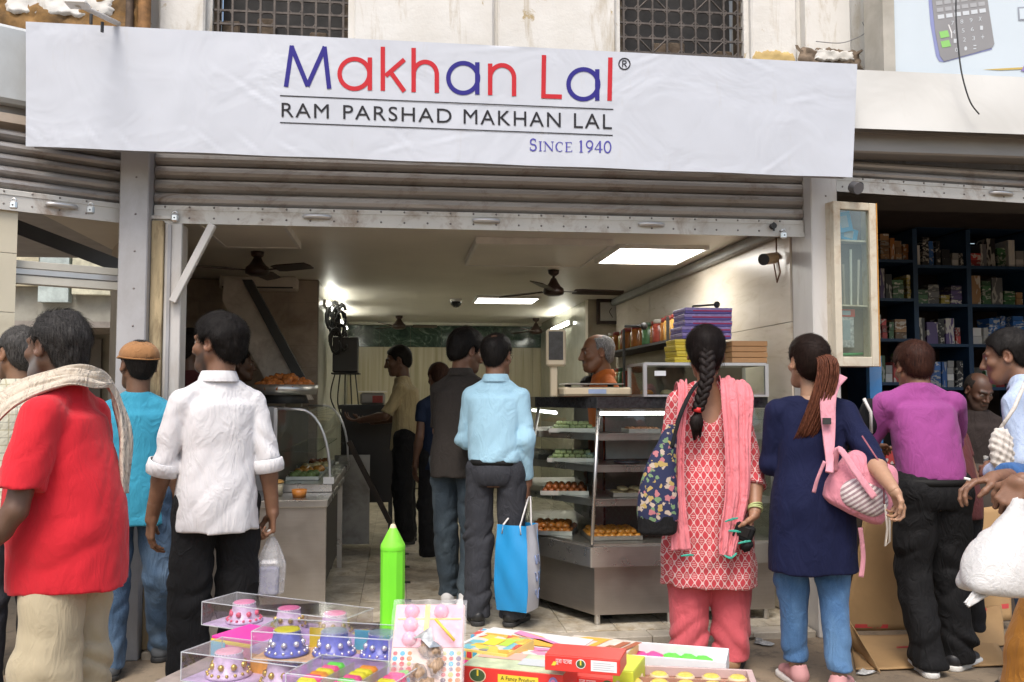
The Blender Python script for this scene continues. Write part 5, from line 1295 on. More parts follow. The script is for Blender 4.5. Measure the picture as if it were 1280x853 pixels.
# ---- shop worker in the shadows of the kitchen
DARKSH = cloth('dark_worker_shirt', (0.05, 0.035, 0.032))
p = Person('shop worker in dark clothes standing behind the tray of fried snacks', gnd(296, 7.3, FZ), -70, 1.70, (0.13, 0.065, 0.04))
p.pose(hyaw=-10); p.body(h=0.016); p.hair('short', n=1200, seed=5); p.top('shirt', DARKSH, torso(0.8), 'short', h=0.013); p.trousers(BLACKT, h=0.014)
p = Person('man in a maroon shirt half hidden behind the white door jamb', gnd(236, 6.3, FZ), -30, 1.78, (0.15, 0.08, 0.05))
p.pose(hyaw=-20); p.body(h=0.016); p.hair('short', n=1200, seed=6, thick=1.8); p.top('shirt', cloth('maroon_shirt', (0.11, 0.03, 0.03)), torso(0.8), 'short', h=0.013); p.trousers(BLACKT, h=0.014)
# ---- man in the beige shirt
BEIGE = cloth('beige_shirt', (0.44, 0.36, 0.20), var=0.12, pattern=lambda nt, v, c: mixc(nt, ramp(nt, noise(nt, coords(nt, (40, 40, 1)), 1.5, 2), [(0.5, (0, 0, 0)), (0.6, (0.4,) * 3)]), c, (0.28, 0.22, 0.12)))
p = Person('man in a beige shirt serving at the far dark counter', gnd(508, 8.5, FZ), 84, 1.79, (0.13, 0.066, 0.04))
p.pose(hyaw=6, hpitch=-12, lean=0.03, head=(0, 0.045, 1.575), armL=((-0.2, 0.16, 1.10), (-0.10, 0.38, 1.06), (0.3, 1, 0), (0, 0, 1), (0, 0, 1), 30), armR=((0.22, 0.06, 1.08), (0.14, 0.30, 1.04), (-0.2, 1, 0), (0, 0, 1), (0, 0, 1), 30))
p.body(h=0.014); p.hair('short', n=1200, seed=8, thick=1.4); p.top('shirt', BEIGE, torso(0.80, 0.165, 0.14, (0.155, 0.118)), 'elbow', h=0.011, wr=0.009, seed=8); p.trousers(BLACKT, h=0.013, seed=8, r=(0.105, 0.09, 0.08))
for sd in (-1, 1): p.shoe(sd, mat('black_leather', (0.015, 0.015, 0.015), 0.4), SOLE_D)
# ---- a customer in dark blue further in
p = Person('customer in dark blue mostly hidden behind the man in the charcoal shirt', gnd(549, 7.6, FZ), 20, 1.60, (0.13, 0.066, 0.04))
p.pose(hpitch=-10); p.body(h=0.016); p.hair('short', hair_mat('reddish_hair', (0.04, 0.018, 0.012)), n=1200, seed=18); p.top('shirt', cloth('navy_shirt', (0.012, 0.02, 0.045)), torso(0.78), 'short', h=0.013); p.trousers(BLACKT, h=0.014)
# ---- man in the charcoal shirt
CHAR = cloth('charcoal_shirt', (0.040, 0.034, 0.030), var=0.1)
p = Person('tall man in a charcoal shirt, jeans and white trainers looking down', gnd(571, 5.85, FZ), -32, 1.76, (0.20, 0.10, 0.058))
p.pose(head=(0, 0.075, 1.565), hyaw=-30, hpitch=-14, lean=0.05, armL=((-0.21, 0.10, 1.07), (-0.08, 0.28, 1.05), (0.4, 1, 0.1), (1, 0, 0), (0, 0, 1), 40), armR=((0.22, 0.08, 1.07), (0.12, 0.30, 1.10), (-0.2, 1, 0.2), (-1, 0, 0), (0, 0, 1), 40),
       legs={-1: ((-0.085, 0, 0.9), (-0.09, 0.03, 0.48), (-0.10, 0.10, 0.08)), 1: ((0.085, 0, 0.9), (0.10, 0.03, 0.48), (0.10, -0.04, 0.08))})
p.body(beard=((0.03, 0.02, 0.015), 0.35)); p.hair('short', None, thick=2.2, seed=15, n=3000, lump=0.012, top=0.008); p.top('shirt', CHAR, torso(0.80, 0.178, 0.145, lean=0.05), 'elbow', wr=0.008, seed=15); p.collar(CHAR)
p.trousers(denim('grey_jeans', (0.035, 0.05, 0.065), (0.09, 0.12, 0.14)), hem=0.06, seed=15, r=(0.095, 0.075, 0.065), wr=0.008)
WSHOE = mat('white_trainer', (0.66, 0.66, 0.66), 0.6, grime=(0.4, 0.38, 0.33))
for sd in (-1, 1): p.shoe(sd, WSHOE, SOLE_W, toe=12, lift=0.0, high=0.02)
# ---- man in the light blue shirt
LBLUE = cloth('light_blue_shirt', (0.36, 0.59, 0.73), var=0.04, foldbump=0.3)
p = Person('man in a light blue shirt and grey trousers holding a blue shopping bag', gnd(619, 5.5, FZ), -14, 1.705, (0.23, 0.115, 0.068), build=0.92)
blue_man = p
p.pose(head=(0, 0.04, 1.575), hyaw=-12, hpitch=-6, hs=1.06, lean=0.02, armL=((-0.215, 0.06, 1.07), (-0.13, 0.26, 1.02), (0.4, 1, 0), (1, 0, 0), (0, 0, 1), 40), armR=((0.212, -0.02, 1.06), (0.215, 0.05, 0.825), (-0.02, 0.15, -1), (-1, 0.1, 0), (0, 1, 0), (70, 72, 74, 76)))
p.body(); p.hair('short', None, thick=0.9, seed=16, n=2600, ln=0.022, bald=((0.0, -0.06, 0.105), 0.036, 0.019))
p.top('shirt', LBLUE, torso(0.955, 0.163, 0.128, (0.168, 0.128), (0.172, 0.120), lean=0.02), 1.93, h=0.0085, sl_r=(0.074, 0.068), cuff=0.044, wr=0.009, seed=16); p.collar(LBLUE)
p.trousers(cloth('grey_trouser', (0.040, 0.042, 0.050), foldbump=0.5), 0.955, seed=16, r=(0.10, 0.08, 0.078), wr=0.007, seat=(0.160, 0.122))
p.belt(mat('black_belt', (0.012, 0.012, 0.012), 0.65, spec=.2), 0.945, 0.160, 0.118)
b = MB(); hd = p.head
for sd in (-1, 1): b.tube([Vector(hd.w(q)) for q in ((sd * 0.083, -0.02, 0.012), (sd * 0.082, 0.03, 0.014), (sd * 0.066, 0.098, 0.014))], 0.0022, 6)
for sd in (-1, 1): b.tube([Vector(hd.w((sd * 0.033 + 0.026 * math.cos(t), 0.104, 0.006 + 0.019 * math.sin(t)))) for t in [2 * math.pi * i / 16 for i in range(17)]], 0.0018, 5)
b.build('glasses', DARKM, p.root, local=True)
for sd in (-1, 1): p.shoe(sd, mat('black_leather', (0.015, 0.015, 0.015), 0.4), SOLE_D)
# ---- shopkeeper in orange behind the counter
ORG = cloth('orange_shirt', (0.52, 0.13, 0.02), var=0.08)
p = Person('grey-haired shopkeeper in an orange shirt behind the sweet counter', gnd(762, 6.35, FZ), 96, 1.765, (0.26, 0.12, 0.062))
p.pose(head=(0, 0.05, 1.57), hyaw=-2, hpitch=-5, hs=1.05, lean=0.04)
p.body(moustache=(0.12, 0.11, 0.10)); p.hair('receding', hair_mat('white_grey_hair', (0.20, 0.19, 0.185), (0.42, 0.41, 0.40)), thick=0.5, seed=19, n=1800, ln=0.018, bald=((0.0, 0.0, 0.125), 0.075, 0.02))
p.top('shirt', ORG, torso(0.80, lean=0.04), 'elbow', seed=19); p.collar(ORG); p.trousers(BLACKT, h=0.014)
# ---- customer deeper inside with a raised hand
p = Person('person with black hair and a dark top deep inside behind the scale', gnd(738, 9.2, FZ), 115, 1.52, (0.22, 0.115, 0.07))
p.pose(hpitch=-10, fem=True, armL=((-0.2, 0.12, 1.14), (-0.12, 0.2, 1.36), (0, 0.2, 1), (0, 1, 0), (1, 0, 0), 20)); p.body(h=0.016); p.hair('woman', n=1200, seed=20, thick=1.5); p.top('shirt', cloth('dark_top', (0.02, 0.02, 0.03)), torso(0.75), 'short', h=0.013); p.trousers(BLACKT, h=0.014)
# ---- woman in the pink printed kurta
def ogee(nt, v, c):
    sx = N(nt, 'SeparateXYZ'); nd = N(nt, 'TexNoise'); nd.inputs['Scale'].default_value = 30; L(nt, v, nd.inputs['Vector'])
    L(nt, v, sx.inputs[0])
    def M_(op, a, b=None):
        m = N(nt, 'Math', operation=op)
        for i, t in enumerate((a, b)):
            if t is None: continue
            if isinstance(t, (int, float)): m.inputs[i].default_value = t
            else: L(nt, t, m.inputs[i])
        return m.outputs[0]
    xw = M_('ADD', sx.outputs[0], M_('MULTIPLY', nd.outputs[0], 0.014))
    cx = M_('COSINE', M_('MULTIPLY', xw, 2 * math.pi / 0.036)); cz = M_('COSINE', M_('MULTIPLY', sx.outputs[2], 2 * math.pi / 0.058))
    f = M_('ADD', cx, M_('MULTIPLY', cz, M_('ADD', M_('MULTIPLY', cx, 0.0), 1.0)))
    ringm = ramp(nt, M_('MULTIPLY', M_('ADD', f, 2.0), 0.25), [(0.0, (0, 0, 0)), (0.42, (0, 0, 0)), (0.48, (1, 1, 1)), (0.57, (1, 1, 1)), (0.63, (0, 0, 0))])
    ln = M_('GREATER_THAN', M_('COSINE', M_('MULTIPLY', sx.outputs[2], 2 * math.pi / 0.0095)), 0.2)
    out = mixc(nt, ringm, c, (0.70, 0.50, 0.49))
    st = ramp(nt, M_('MULTIPLY', M_('ADD', f, 2.0), 0.25), [(0.0, (1, 1, 1)), (0.22, (1, 1, 1)), (0.3, (0, 0, 0))])
    q = M_('MULTIPLY', st, M_('MULTIPLY', ln, 0.65))
    return mixc(nt, q, out, (0.74, 0.55, 0.53))
KURTA = cloth('printed_kurta', (0.52, 0.055, 0.07), var=0.1, pattern=ogee, foldbump=0.25)
SALW = cloth('coral_salwar', (0.56, 0.10, 0.12), var=0.06, foldbump=0.4)
DUP = cloth('pink_dupatta', (0.72, 0.22, 0.25), var=0.06, foldbump=0.6, fscale=14)
p = Person('woman in a red and white printed kurta with a long black braid', gnd(884, 4.72), -10, 1.725, (0.33, 0.17, 0.10), build=1.02)
pink = p
p.pose(head=(0.0, 0.03, 1.575), hyaw=-6, hpitch=-6, hs=1.06, fem=True, armL=((-0.225, 0.02, 1.08), (-0.17, 0.22, 0.98), (0.2, 1, -0.2), (1, 0, 0), (0, 0, 1), 30), armR=(p.at(atD(943, 594, 4.60)), p.at(atD(944, 640, 4.47)), p.dir((-0.35, 0.1, -0.9)), p.dir((-0.8, 0.3, 0)), p.dir((0.1, -1, 0.2)), (52, 55, 58, 62), 1))
p.body(h=0.010)
HAIRL = hair_mat('long_black_hair', (0.013, 0.009, 0.008))
p.hair('woman', HAIRL, thick=1.6, seed=22, n=6000, ln=0.06, flow=lambda q: np.stack([-q[:, 0] * 3, -0.4 - 0 * q[:, 1], -0.9 - 0 * q[:, 2]], 1), long_nape=0.012, lump=0.005, tuft=0.006)
def kfold(q):
    env = np.clip((1.0 - q[:, 2]) / 0.5, 0, 1); return 0.012 * env * np.clip((q[:, 2] - 0.42) / 0.15, 0.25, 1) * (np.sin(q[:, 0] * 62 + 3 * np.sin(q[:, 2] * 4) + 1.2) * 0.6 + np.sin(q[:, 0] * 27 + 1.7))
KT_ = [(0.42, 0, 0, 0.235, 0.175), (0.62, 0, 0, 0.222, 0.168), (0.80, 0, 0, 0.205, 0.155), (0.92, 0, -0.006, 0.196, 0.145), (1.06, 0, 0, 0.165, 0.118), (1.2, 0, 0, 0.164, 0.115), (1.3, 0, 0, 0.155, 0.10), (1.38, 0, 0, 0.12, 0.08)]
ko = p.top('kurta', KURTA, KT_, 'threequarter', h=0.0085, sl_r=(0.066, 0.058), cuff=0.062, wr=0.007, seed=22, fold=kfold, ncut=1.46, shd=0.062, nk=(1.37, 0.075), cut=((0, -0.10, 1.42), (0.078, 0.11, 0.20)))
p.trousers(SALW, 0.9, (0.108, 0.110, 0.086), hem=0.06, seed=22, wr=0.008, stack=1.3, name='salwar')
# braid: three strands woven, tied with a red band
br0 = [Vector(p.head.w((0.004, -0.098, 0.03))), Vector(p.head.w((0.0, -0.118, -0.03)))]
bpath = [br0[0], br0[1], Vector(p.P(-0.02, -0.135, 1.46)), Vector(p.P(-0.045, -0.150, 1.37)), Vector(p.P(-0.07, -0.155, 1.29))]
def crv(P, t):
    n = len(P); t = t * (n - 1); i = min(int(t), n - 2); f = t - i; p0, p1, p2, p3 = P[max(i - 1, 0)], P[i], P[i + 1], P[min(i + 2, n - 1)]
    return 0.5 * ((2 * p1) + (p2 - p0) * f + (2 * p0 - 5 * p1 + 4 * p2 - p3) * f * f + (3 * p1 - p0 - 3 * p2 + p3) * f ** 3)
b = MB()
for sN in range(3):
    pts, rr = [], []
    for i in range(70):
        t = i / 69; c = crv(bpath, t); a = t * 2 * math.pi * 3.4 + sN * 2 * math.pi / 3; w_ = (0.026 - 0.008 * t) * (0.5 + min(0.5, t * 2))
        pts.append(c + Vector((math.sin(a) * w_, math.sin(2 * a) * w_ * 0.38, 0))); rr.append((0.023 - 0.007 * t) * (0.9 + 0.1 * math.sin(a * 2)))
    b.tube(pts, 0.02, 9, rr)
b.build('braid', HAIRL, p.root, local=True)
b = MB(); e = bpath[-1]; b.tube([e + Vector((0.002, 0, 0.012)), e + Vector((-0.002, 0, -0.012))], 0.021, 12); b.build('hair_band', mat('red_band', (0.55, 0.02, 0.02), 0.6), p.root, local=True)
b = MB(); b.tube([e + Vector(q) for q in ((0, 0, -0.008), (-0.008, -0.012, -0.04), (-0.012, -0.014, -0.08), (-0.006, -0.008, -0.125))], 0.02, 10, [0.017, 0.033, 0.030, 0.008])
rnd = random.Random(3)
for _ in range(60):
    a = rnd.uniform(0, 6.28); o_ = Vector((math.cos(a), math.sin(a) * .8, 0)); b.tube([e + o_ * 0.015 + Vector((0, 0, -0.01)), e + o_ * 0.034 + Vector((-0.01, -0.012, -0.06)), e + o_ * 0.018 + Vector((-0.008, -0.01, rnd.uniform(-0.15, -0.11)))], 0.0016, 4)
b.build('braid_tassel', HAIRL, p.root, local=True)
# dupatta over the right shoulder, falling down the back and over the left side
sheet('dupatta', DUP, p.root, [p.P(0.06, 0.16, 1.15), p.P(0.11, 0.10, 1.37), p.P(0.125, -0.01, 1.432), p.P(0.125, -0.112, 1.36), p.P(0.115, -0.165, 1.15), p.P(0.105, -0.195, 0.9), p.P(0.065, -0.21, 0.70), p.P(0.05, -0.215, 0.60)],
      [0.12, 0.13, 0.15, 0.165, 0.13, 0.12, 0.10, 0.075], [(0, 1, 0.2), (0, 0.8, 0.6), (0.2, 0.1, 1), (0.1, -1, 0.4), (0, -1, 0.05), (0, -1, 0), (0, -1, 0), (0, -1, 0)], nu=120, nv=34, fold=0.009, nf=2.3, thick=0.003, seed=6)
sheet('dupatta_edge', cloth('green_edging', (0.06, 0.40, 0.30)), p.root, [p.P(0.03, -0.222, 0.606), p.P(0.06, -0.238, 0.592), p.P(0.095, -0.222, 0.610)], [0.008, 0.010, 0.008], [(0, -1, 0)] * 3, nu=20, nv=3, fold=0.002, thick=0.004)
sheet('dupatta', DUP, p.root, [p.P(-0.10, 0.15, 1.2), p.P(-0.125, 0.09, 1.37), p.P(-0.125, -0.005, 1.425), p.P(-0.135, -0.10, 1.34), p.P(-0.165, -0.155, 1.1), p.P(-0.175, -0.18, 0.85), p.P(-0.165, -0.195, 0.62)], [0.05, 0.06, 0.05, 0.045, 0.05, 0.075, 0.10], [(0, 1, 0.2), (0, 0.8, 0.6), (-0.2, 0.1, 1), (-0.1, -1, 0.4), (0, -1, 0), (0, -1, 0), (0, -1, 0)], nu=90, nv=24, fold=0.007, nf=1.8, thick=0.003, seed=9)
for (x, z, a) in ((0.07, 0.77, 0.3), (0.085, 0.715, -0.1), (0.13, 0.665, 0.2), (-0.14, 0.60, 0.1)):
    sheet('dupatta_edge', cloth('green_edging', (0.06, 0.40, 0.30)), p.root, [p.P(x - 0.03, -0.232, z - 0.03 * a), p.P(x, -0.240, z + 0.004), p.P(x + 0.03, -0.232, z + 0.03 * a)], [0.006, 0.010, 0.006], [(0, -1, 0)] * 3, nu=16, nv=3, fold=0.003, thick=0.004, seed=int(x * 100))
b = MB(); wv = p.P(*p.arms[1][1]); el = p.P(*p.arms[1][0]); ax = (wv - el) / np.linalg.norm(wv - el)
for j, oo in enumerate((0.012, 0.022, 0.034)):
    c = Vector(wv - ax * oo); q_ = Vector(ax + 0.1 * j).to_track_quat('Z', 'Y').to_matrix(); b.tube([c + q_ @ Vector((0.034 * math.cos(t), 0.034 * math.sin(t), 0)) for t in [2 * math.pi * i / 20 for i in range(21)]], 0.004, 6)
b.build('bangles', mat('lime_bangle', (0.45, 0.50, 0.22), 0.4), p.root, local=True)
for sd in (-1, 1): p.shoe(sd, mat('tan_sandal', (0.3, 0.17, 0.09), 0.6), SOLE_D)
# ---- woman in navy
NAVY = cloth('navy_kurti', (0.006, 0.009, 0.040), var=0.12, weave=500, foldbump=0.35)
p = Person('woman with a brown ponytail in a navy tunic and blue jeans', gnd(1013, 4.45), -16, 1.665, (0.42, 0.24, 0.15), build=1.10)
navy = p
p.pose(head=(-0.005, 0.03, 1.572), hyaw=20, hpitch=0, hs=1.06, fem=True, armL=((-0.215, 0.05, 1.07), (-0.12, 0.25, 1.05), (0.4, 1, 0.1), (1, 0, 0), (0, 0, 1), 30), armR=(p.at(atD(1087, 572, 4.27)), p.at(atD(1117, 612, 4.02)), p.dir((0.35, 0.05, -0.9)), p.dir((-0.8, -0.1, -0.5)), p.dir((0, -0.9, 0.3)), (40, 46, 50, 54), 1),
       legs={-1: ((-0.09, 0, 0.9), (-0.10, 0.03, 0.48), (-0.085, 0.03, 0.08)), 1: ((0.09, 0, 0.9), (0.09, 0.0, 0.48), (0.09, -0.12, 0.08))})
p.body(h=0.010)
DBR = hair_mat('brown_black_hair', (0.022, 0.012, 0.009)); AUB = hair_mat('auburn_ponytail', (0.085, 0.026, 0.014), (0.17, 0.06, 0.032))
p.hair('woman', DBR, thick=1.0, seed=25, n=6000, ln=0.05, flow=lambda q: np.stack([0.5 - q[:, 0] * 4, -1 - 0 * q[:, 1], 0.3 - 2 * q[:, 2]], 1), lump=0.004)
hb = Vector(p.head.w((0.012, -0.112, 0.03))); tp = [Vector(p.head.w((0.012, -0.085, 0.04))), hb, hb + Vector((0.02, -0.035, -0.03)), hb + Vector((0.012, -0.055, -0.12)), hb + Vector((-0.03, -0.05, -0.25)), hb + Vector((-0.075, -0.03, -0.36)), hb + Vector((-0.10, -0.02, -0.40))]
b = MB(); rnd = random.Random(9)
for j in range(150):
    a = rnd.uniform(0, 6.28); rr0 = math.sqrt(rnd.random()); ph = rnd.uniform(-0.01, 0.01); end = rnd.uniform(0.86, 1.0); pts = []; ra = []
    for i in range(14):
        t = i / 13 * end; c = crv(tp, t); w_ = 0.012 + 0.030 * math.sin(min(1, t * 1.35 + 0.1) * math.pi * 0.62) - 0.016 * max(0, t - 0.75) * 4 * 0.6
        pts.append(c + Vector((math.cos(a) * rr0 * w_ * 1.2 + ph * t, math.sin(a) * rr0 * w_ * 0.55, 0))); ra.append(0.0042 * (1 - 0.8 * max(0, t - 0.7) / 0.3))
    b.tube(pts, 0.004, 5, ra)
b.build('ponytail', AUB, p.root, local=True)
def nfold(q):
    env = np.clip((0.95 - q[:, 2]) / 0.4, 0, 1); return 0.008 * env * np.clip((q[:, 2] - 0.54) / 0.15, 0.2, 1) * (np.sin(q[:, 0] * 38 + 2) + 0.5 * np.sin(q[:, 0] * 71 + q[:, 2] * 6))
NT = [(0.56, 0, 0, 0.212, 0.165), (0.72, 0, 0, 0.206, 0.162), (0.86, 0, -0.008, 0.20, 0.158), (0.96, 0, -0.006, 0.19, 0.145), (1.08, 0, 0, 0.168, 0.122), (1.2, 0, 0, 0.168, 0.12), (1.3, 0, 0, 0.158, 0.105), (1.385, 0, 0, 0.11, 0.075)]
p.top('tunic', NAVY, NT, 'threequarter', h=0.0085, sl_r=(0.066, 0.06), cuff=0.052, wr=0.006, seed=25, fold=nfold, ncut=1.43, shd=0.064, nk=(1.365, 0.075), cut=((0, -0.06, 1.47), (0.075, 0.10, 0.085)))
p.trousers(denim('bright_jeans', (0.05, 0.12, 0.25), (0.13, 0.25, 0.42)), 0.9, (0.098, 0.074, 0.058), hem=0.115, seed=25, wr=0.007)
PSH = mat('pink_canvas', (0.50, 0.25, 0.25), 0.8, var=0.1)
for sd in (-1, 1): p.shoe(sd, PSH, SOLE_W, toe=14 if sd < 0 else 22, length=0.25, seed=6)
# ---- man in purple leaning over the stall
PURP = cloth('purple_tee', (0.30, 0.060, 0.235), var=0.07, foldbump=0.3)
p = Person('man in a purple T-shirt and black trousers leaning at the stationery stall', gnd(1163, 4.72), -4, 1.70, (0.25, 0.125, 0.07), build=1.13)
p.pose(head=(0.0, 0.05, 1.53), hyaw=0, hpitch=-14, hs=1.06, lean=0.12, armL=((-0.285, 0.25, 1.12), (-0.10, 0.46, 1.10), (0.7, 0.7, 0), (0, 0, -1), (0, 1, 0.2), 25), armR=((0.275, 0.28, 1.12), (0.12, 0.48, 1.08), (-0.6, 0.8, 0), (0, 0, -1), (0, 1, 0.2), 25),
       legs={-1: ((-0.085, 0, 0.9), (-0.095, 0.04, 0.48), (-0.085, -0.07, 0.08)), 1: ((0.085, 0, 0.9), (0.10, 0.05, 0.48), (0.115, 0.02, 0.08))})
p.body(); p.hair('short', hair_mat('henna_brown_hair', (0.030, 0.011, 0.008), (0.075, 0.028, 0.017)), thick=1.3, seed=28, n=3800, ln=0.035, lump=0.008)
p.top('shirt', PURP, torso(0.955, 0.170, 0.132, (0.178, 0.135), (0.186, 0.128), lean=0.12), 'elbow', h=0.0085, sl_r=(0.076, 0.072), wr=0.010, seed=28, shd=0.074)
p.trousers(BLACKT, 0.965, (0.108, 0.09, 0.082), hem=0.035, seed=28, wr=0.010, seat=(0.168, 0.132), stack=1.6)
p.belt(mat('black_belt', (0.012, 0.012, 0.012), 0.65, spec=.2), 0.945, 0.168, 0.130)
BSP = mat('black_sport_shoe', (0.025, 0.025, 0.028), 0.45, var=0.3, vscale=40)
s1 = p.shoe(-1, BSP, SOLE_W, toe=-12, length=0.28); s2 = p.shoe(1, BSP, SOLE_W, toe=52, length=0.28)
for s_, sd, toe in ((s1, -1, -12), (s2, 1, 52)):
    b = MB(); c = p.P(*p.legs[sd][2]); Mz = Matrix.Translation((c[0], c[1], 0)) @ Matrix.Rotation(R(-toe * sd), 4, 'Z')
    for dx in (-1, 1): b.tube([Mz @ Vector(q) for q in ((dx * 0.043, -0.02, 0.04), (dx * 0.041, 0.035, 0.062), (dx * 0.038, 0.07, 0.036))], 0.005, 6)
    b.build('stripe', mat('pink_stripe', (0.55, 0.16, 0.2), 0.5), s_, local=True)
# ---- people at the stall's right
p = Person('balding man bending low inside the stationery stall', gnd(1222, 5.95), 165, 1.52, (0.10, 0.048, 0.03))
p.pose(hpitch=-28, hyaw=20, hs=1.05); p.body(h=0.014, beard=((0.05, 0.045, 0.04), 0.5)); p.hair('receding', hair_mat('stubble_hair', (0.03, 0.025, 0.022)), thick=0.1, n=600, ln=0.008, seed=29, bald=((0, 0.0, 0.13), 0.09, 0.018)); p.top('shirt', cloth('dark_brown_shirt', (0.03, 0.022, 0.02)), torso(0.8), 'short', h=0.012); p.trousers(BLACKT, h=0.014)
p = Person('customer in a maroon top half hidden beyond the purple T-shirt', gnd(1192, 5.25), 10, 1.45, (0.2, 0.1, 0.06))
p.pose(hpitch=-50, head=(0.0, 0.16, 1.47), lean=0.12); p.body(h=0.014); p.hair('short', n=900, seed=30); p.top('shirt', cloth('maroon_shirt', (0.11, 0.03, 0.03)), torso(0.8, lean=0.12), 'short', h=0.012); p.trousers(BLACKT, h=0.014)
PALEB = cloth('pale_blue_shirt', (0.46, 0.55, 0.72), var=0.04, pattern=lambda nt, v, c: mixc(nt, ramp(nt, noise(nt, coords(nt, (1, 1, 1)), 120, 1), [(0.55, (0, 0, 0)), (0.65, (0.35,) * 3)]), c, (0.25, 0.36, 0.6)))
p = Person('man in a pale blue shirt and jeans at the right edge facing the stall', gnd(1300, 4.42), 34, 1.72, (0.22, 0.11, 0.065))
pale = p
p.pose(head=(0, 0.08, 1.55), hyaw=14, hpitch=-10, hs=1.06, lean=0.06, armL=((-0.26, 0.02, 1.07), (-0.10, 0.22, 0.98), (0.8, 0.6, 0), (0, -1, 0), (0, 0, 1), 40)); p.body(); p.hair('short', None, thick=1.5, seed=31, n=2400)
p.top('shirt', PALEB, torso(0.84, 0.18, 0.14, lean=0.06), 1.93, seed=31, cuff=0.045, wr=0.009); p.collar(PALEB); p.trousers(denim('blue_jeans', (0.045, 0.085, 0.15), (0.16, 0.24, 0.34)), seed=31)
for sd in (-1, 1): p.shoe(sd, mat('beige_shoe', (0.25, 0.2, 0.15), 0.7), SOLE_D)
# ---- passer-by cut by the right edge, carrying a white bag
p = Person('passer-by in a blue shirt and ochre trousers reaching in from the right edge', gnd(1348, 3.2), 62, 1.68, (0.22, 0.11, 0.065))
passer = p
wl = (atD(1246, 598, 3.18), atD(1277, 600, 3.02))
Minv = Matrix.Rotation(-R(62), 4, 'Z') @ Matrix.Translation(-Vector(gnd(1348, 3.2)))
a1, a2 = Minv @ wl[0] / p.k, Minv @ wl[1] / p.k
p.pose(hyaw=0, legs={-1: ((-0.09, 0, 0.9), (-0.1, -0.05, 0.48), (-0.1, -0.2, 0.08)), 1: ((0.09, 0, 0.9), (0.1, 0.13, 0.48), (0.1, 0.2, 0.08))}, armR=((0.21, 0.10, 1.10), tuple(a1), tuple(Minv.to_3x3() @ (RT * -1 + Vector((0, 0, -0.15)))), (-0.2, 0.2, -1), tuple(Minv.to_3x3() @ Vector((0, -0.3, 1))), (34, 36, 44, 52), 1),
       armL=((-0.24, 0.03, 1.08), tuple(a2), tuple(Minv.to_3x3() @ (RT * -0.55 + Vector((0, 0, -0.8)))), (0.6, 0, -0.6), (0, 1, 0.5), (70, 74, 76, 78), 1))
p.body(); p.hair('short', None, n=1500, seed=33); p.top('shirt', cloth('mid_blue_shirt', (0.05, 0.13, 0.32), var=0.08), torso(0.8), 1.72, seed=33, cuff=0.05); p.trousers(cloth('ochre_trouser', (0.48, 0.20, 0.03)), seed=33, r=(0.12, 0.11, 0.1))
for sd in (-1, 1): p.shoe(sd, mat('brown_leather', (0.10, 0.05, 0.03), 0.5), SOLE_D)

# ================================================================== THE SHOP'S FITTINGS
FRM_ = mat('panel_frame_white', (0.72, 0.70, 0.66), 0.4); STEEL = steel('counter_steel', (0.60, 0.58, 0.55), 0.25); STEELD = steel('counter_steel_brown', (0.50, 0.46, 0.42), 0.3, (1, 1, 40), 0.3)
GLS = glass(); STONE = mat('black_counter_stone', (0.03, 0.03, 0.032), 0.12, var=0.5, vscale=60)
# ---- right display counter
dc = thing('display_counter', 'long steel and glass sweet counter with an angled corner', 'counter', (1.4, 5.6, FZ))
OUT = [(0.775, 6.95), (0.775, 5.95), (1.105, 5.31), (2.25, 5.345)]
def inset(pts, d):
    """the outline moved inwards (to the right of travel is outside)"""
    res = []
    n = len(pts)
    for i in range(n):
        segs = []
        if i > 0: segs.append((pts[i - 1], pts[i]))
        if i < n - 1: segs.append((pts[i], pts[i + 1]))
        ns = []
        for (a, b) in segs:
            l = math.hypot(b[0] - a[0], b[1] - a[1]); ns.append((-(b[1] - a[1]) / l, (b[0] - a[0]) / l))
        if len(ns) == 1: res.append((pts[i][0] + ns[0][0] * d, pts[i][1] + ns[0][1] * d))
        else:
            mx, my = ns[0][0] + ns[1][0], ns[0][1] + ns[1][1]; q = 2 * d / (mx * mx + my * my); res.append((pts[i][0] + mx * q, pts[i][1] + my * q))
    return res
BACK = [(2.25, 5.93), (1.32, 5.93), (1.32, 6.95)]
def slab(name, d, z0, z1, m, par=dc, bev=0.0):
    b = MB().prism(inset(OUT, d) + BACK, z0, z1, 'z'); return b.build(name, m, par, bevel=bev)
slab('base', 0.05, 0.10, 0.385, STEELD); slab('band', -0.004, 0.385, 0.50, STEEL, bev=0.006); slab('deck', 0.03, 0.5005, 0.512, STEELD)
top = slab('counter_top', 0.10, 1.305, 1.372, STONE, bev=0.005)
for (a, b_) in ((1.16, 5.40), (2.2, 5.42), (0.86, 6.0), (2.2, 5.88), (1.28, 6.9), (1.6, 5.42)):
    MB().cyl((a, b_, FZ), (a, b_, 0.102), 0.018).build('foot', STEEL, dc)
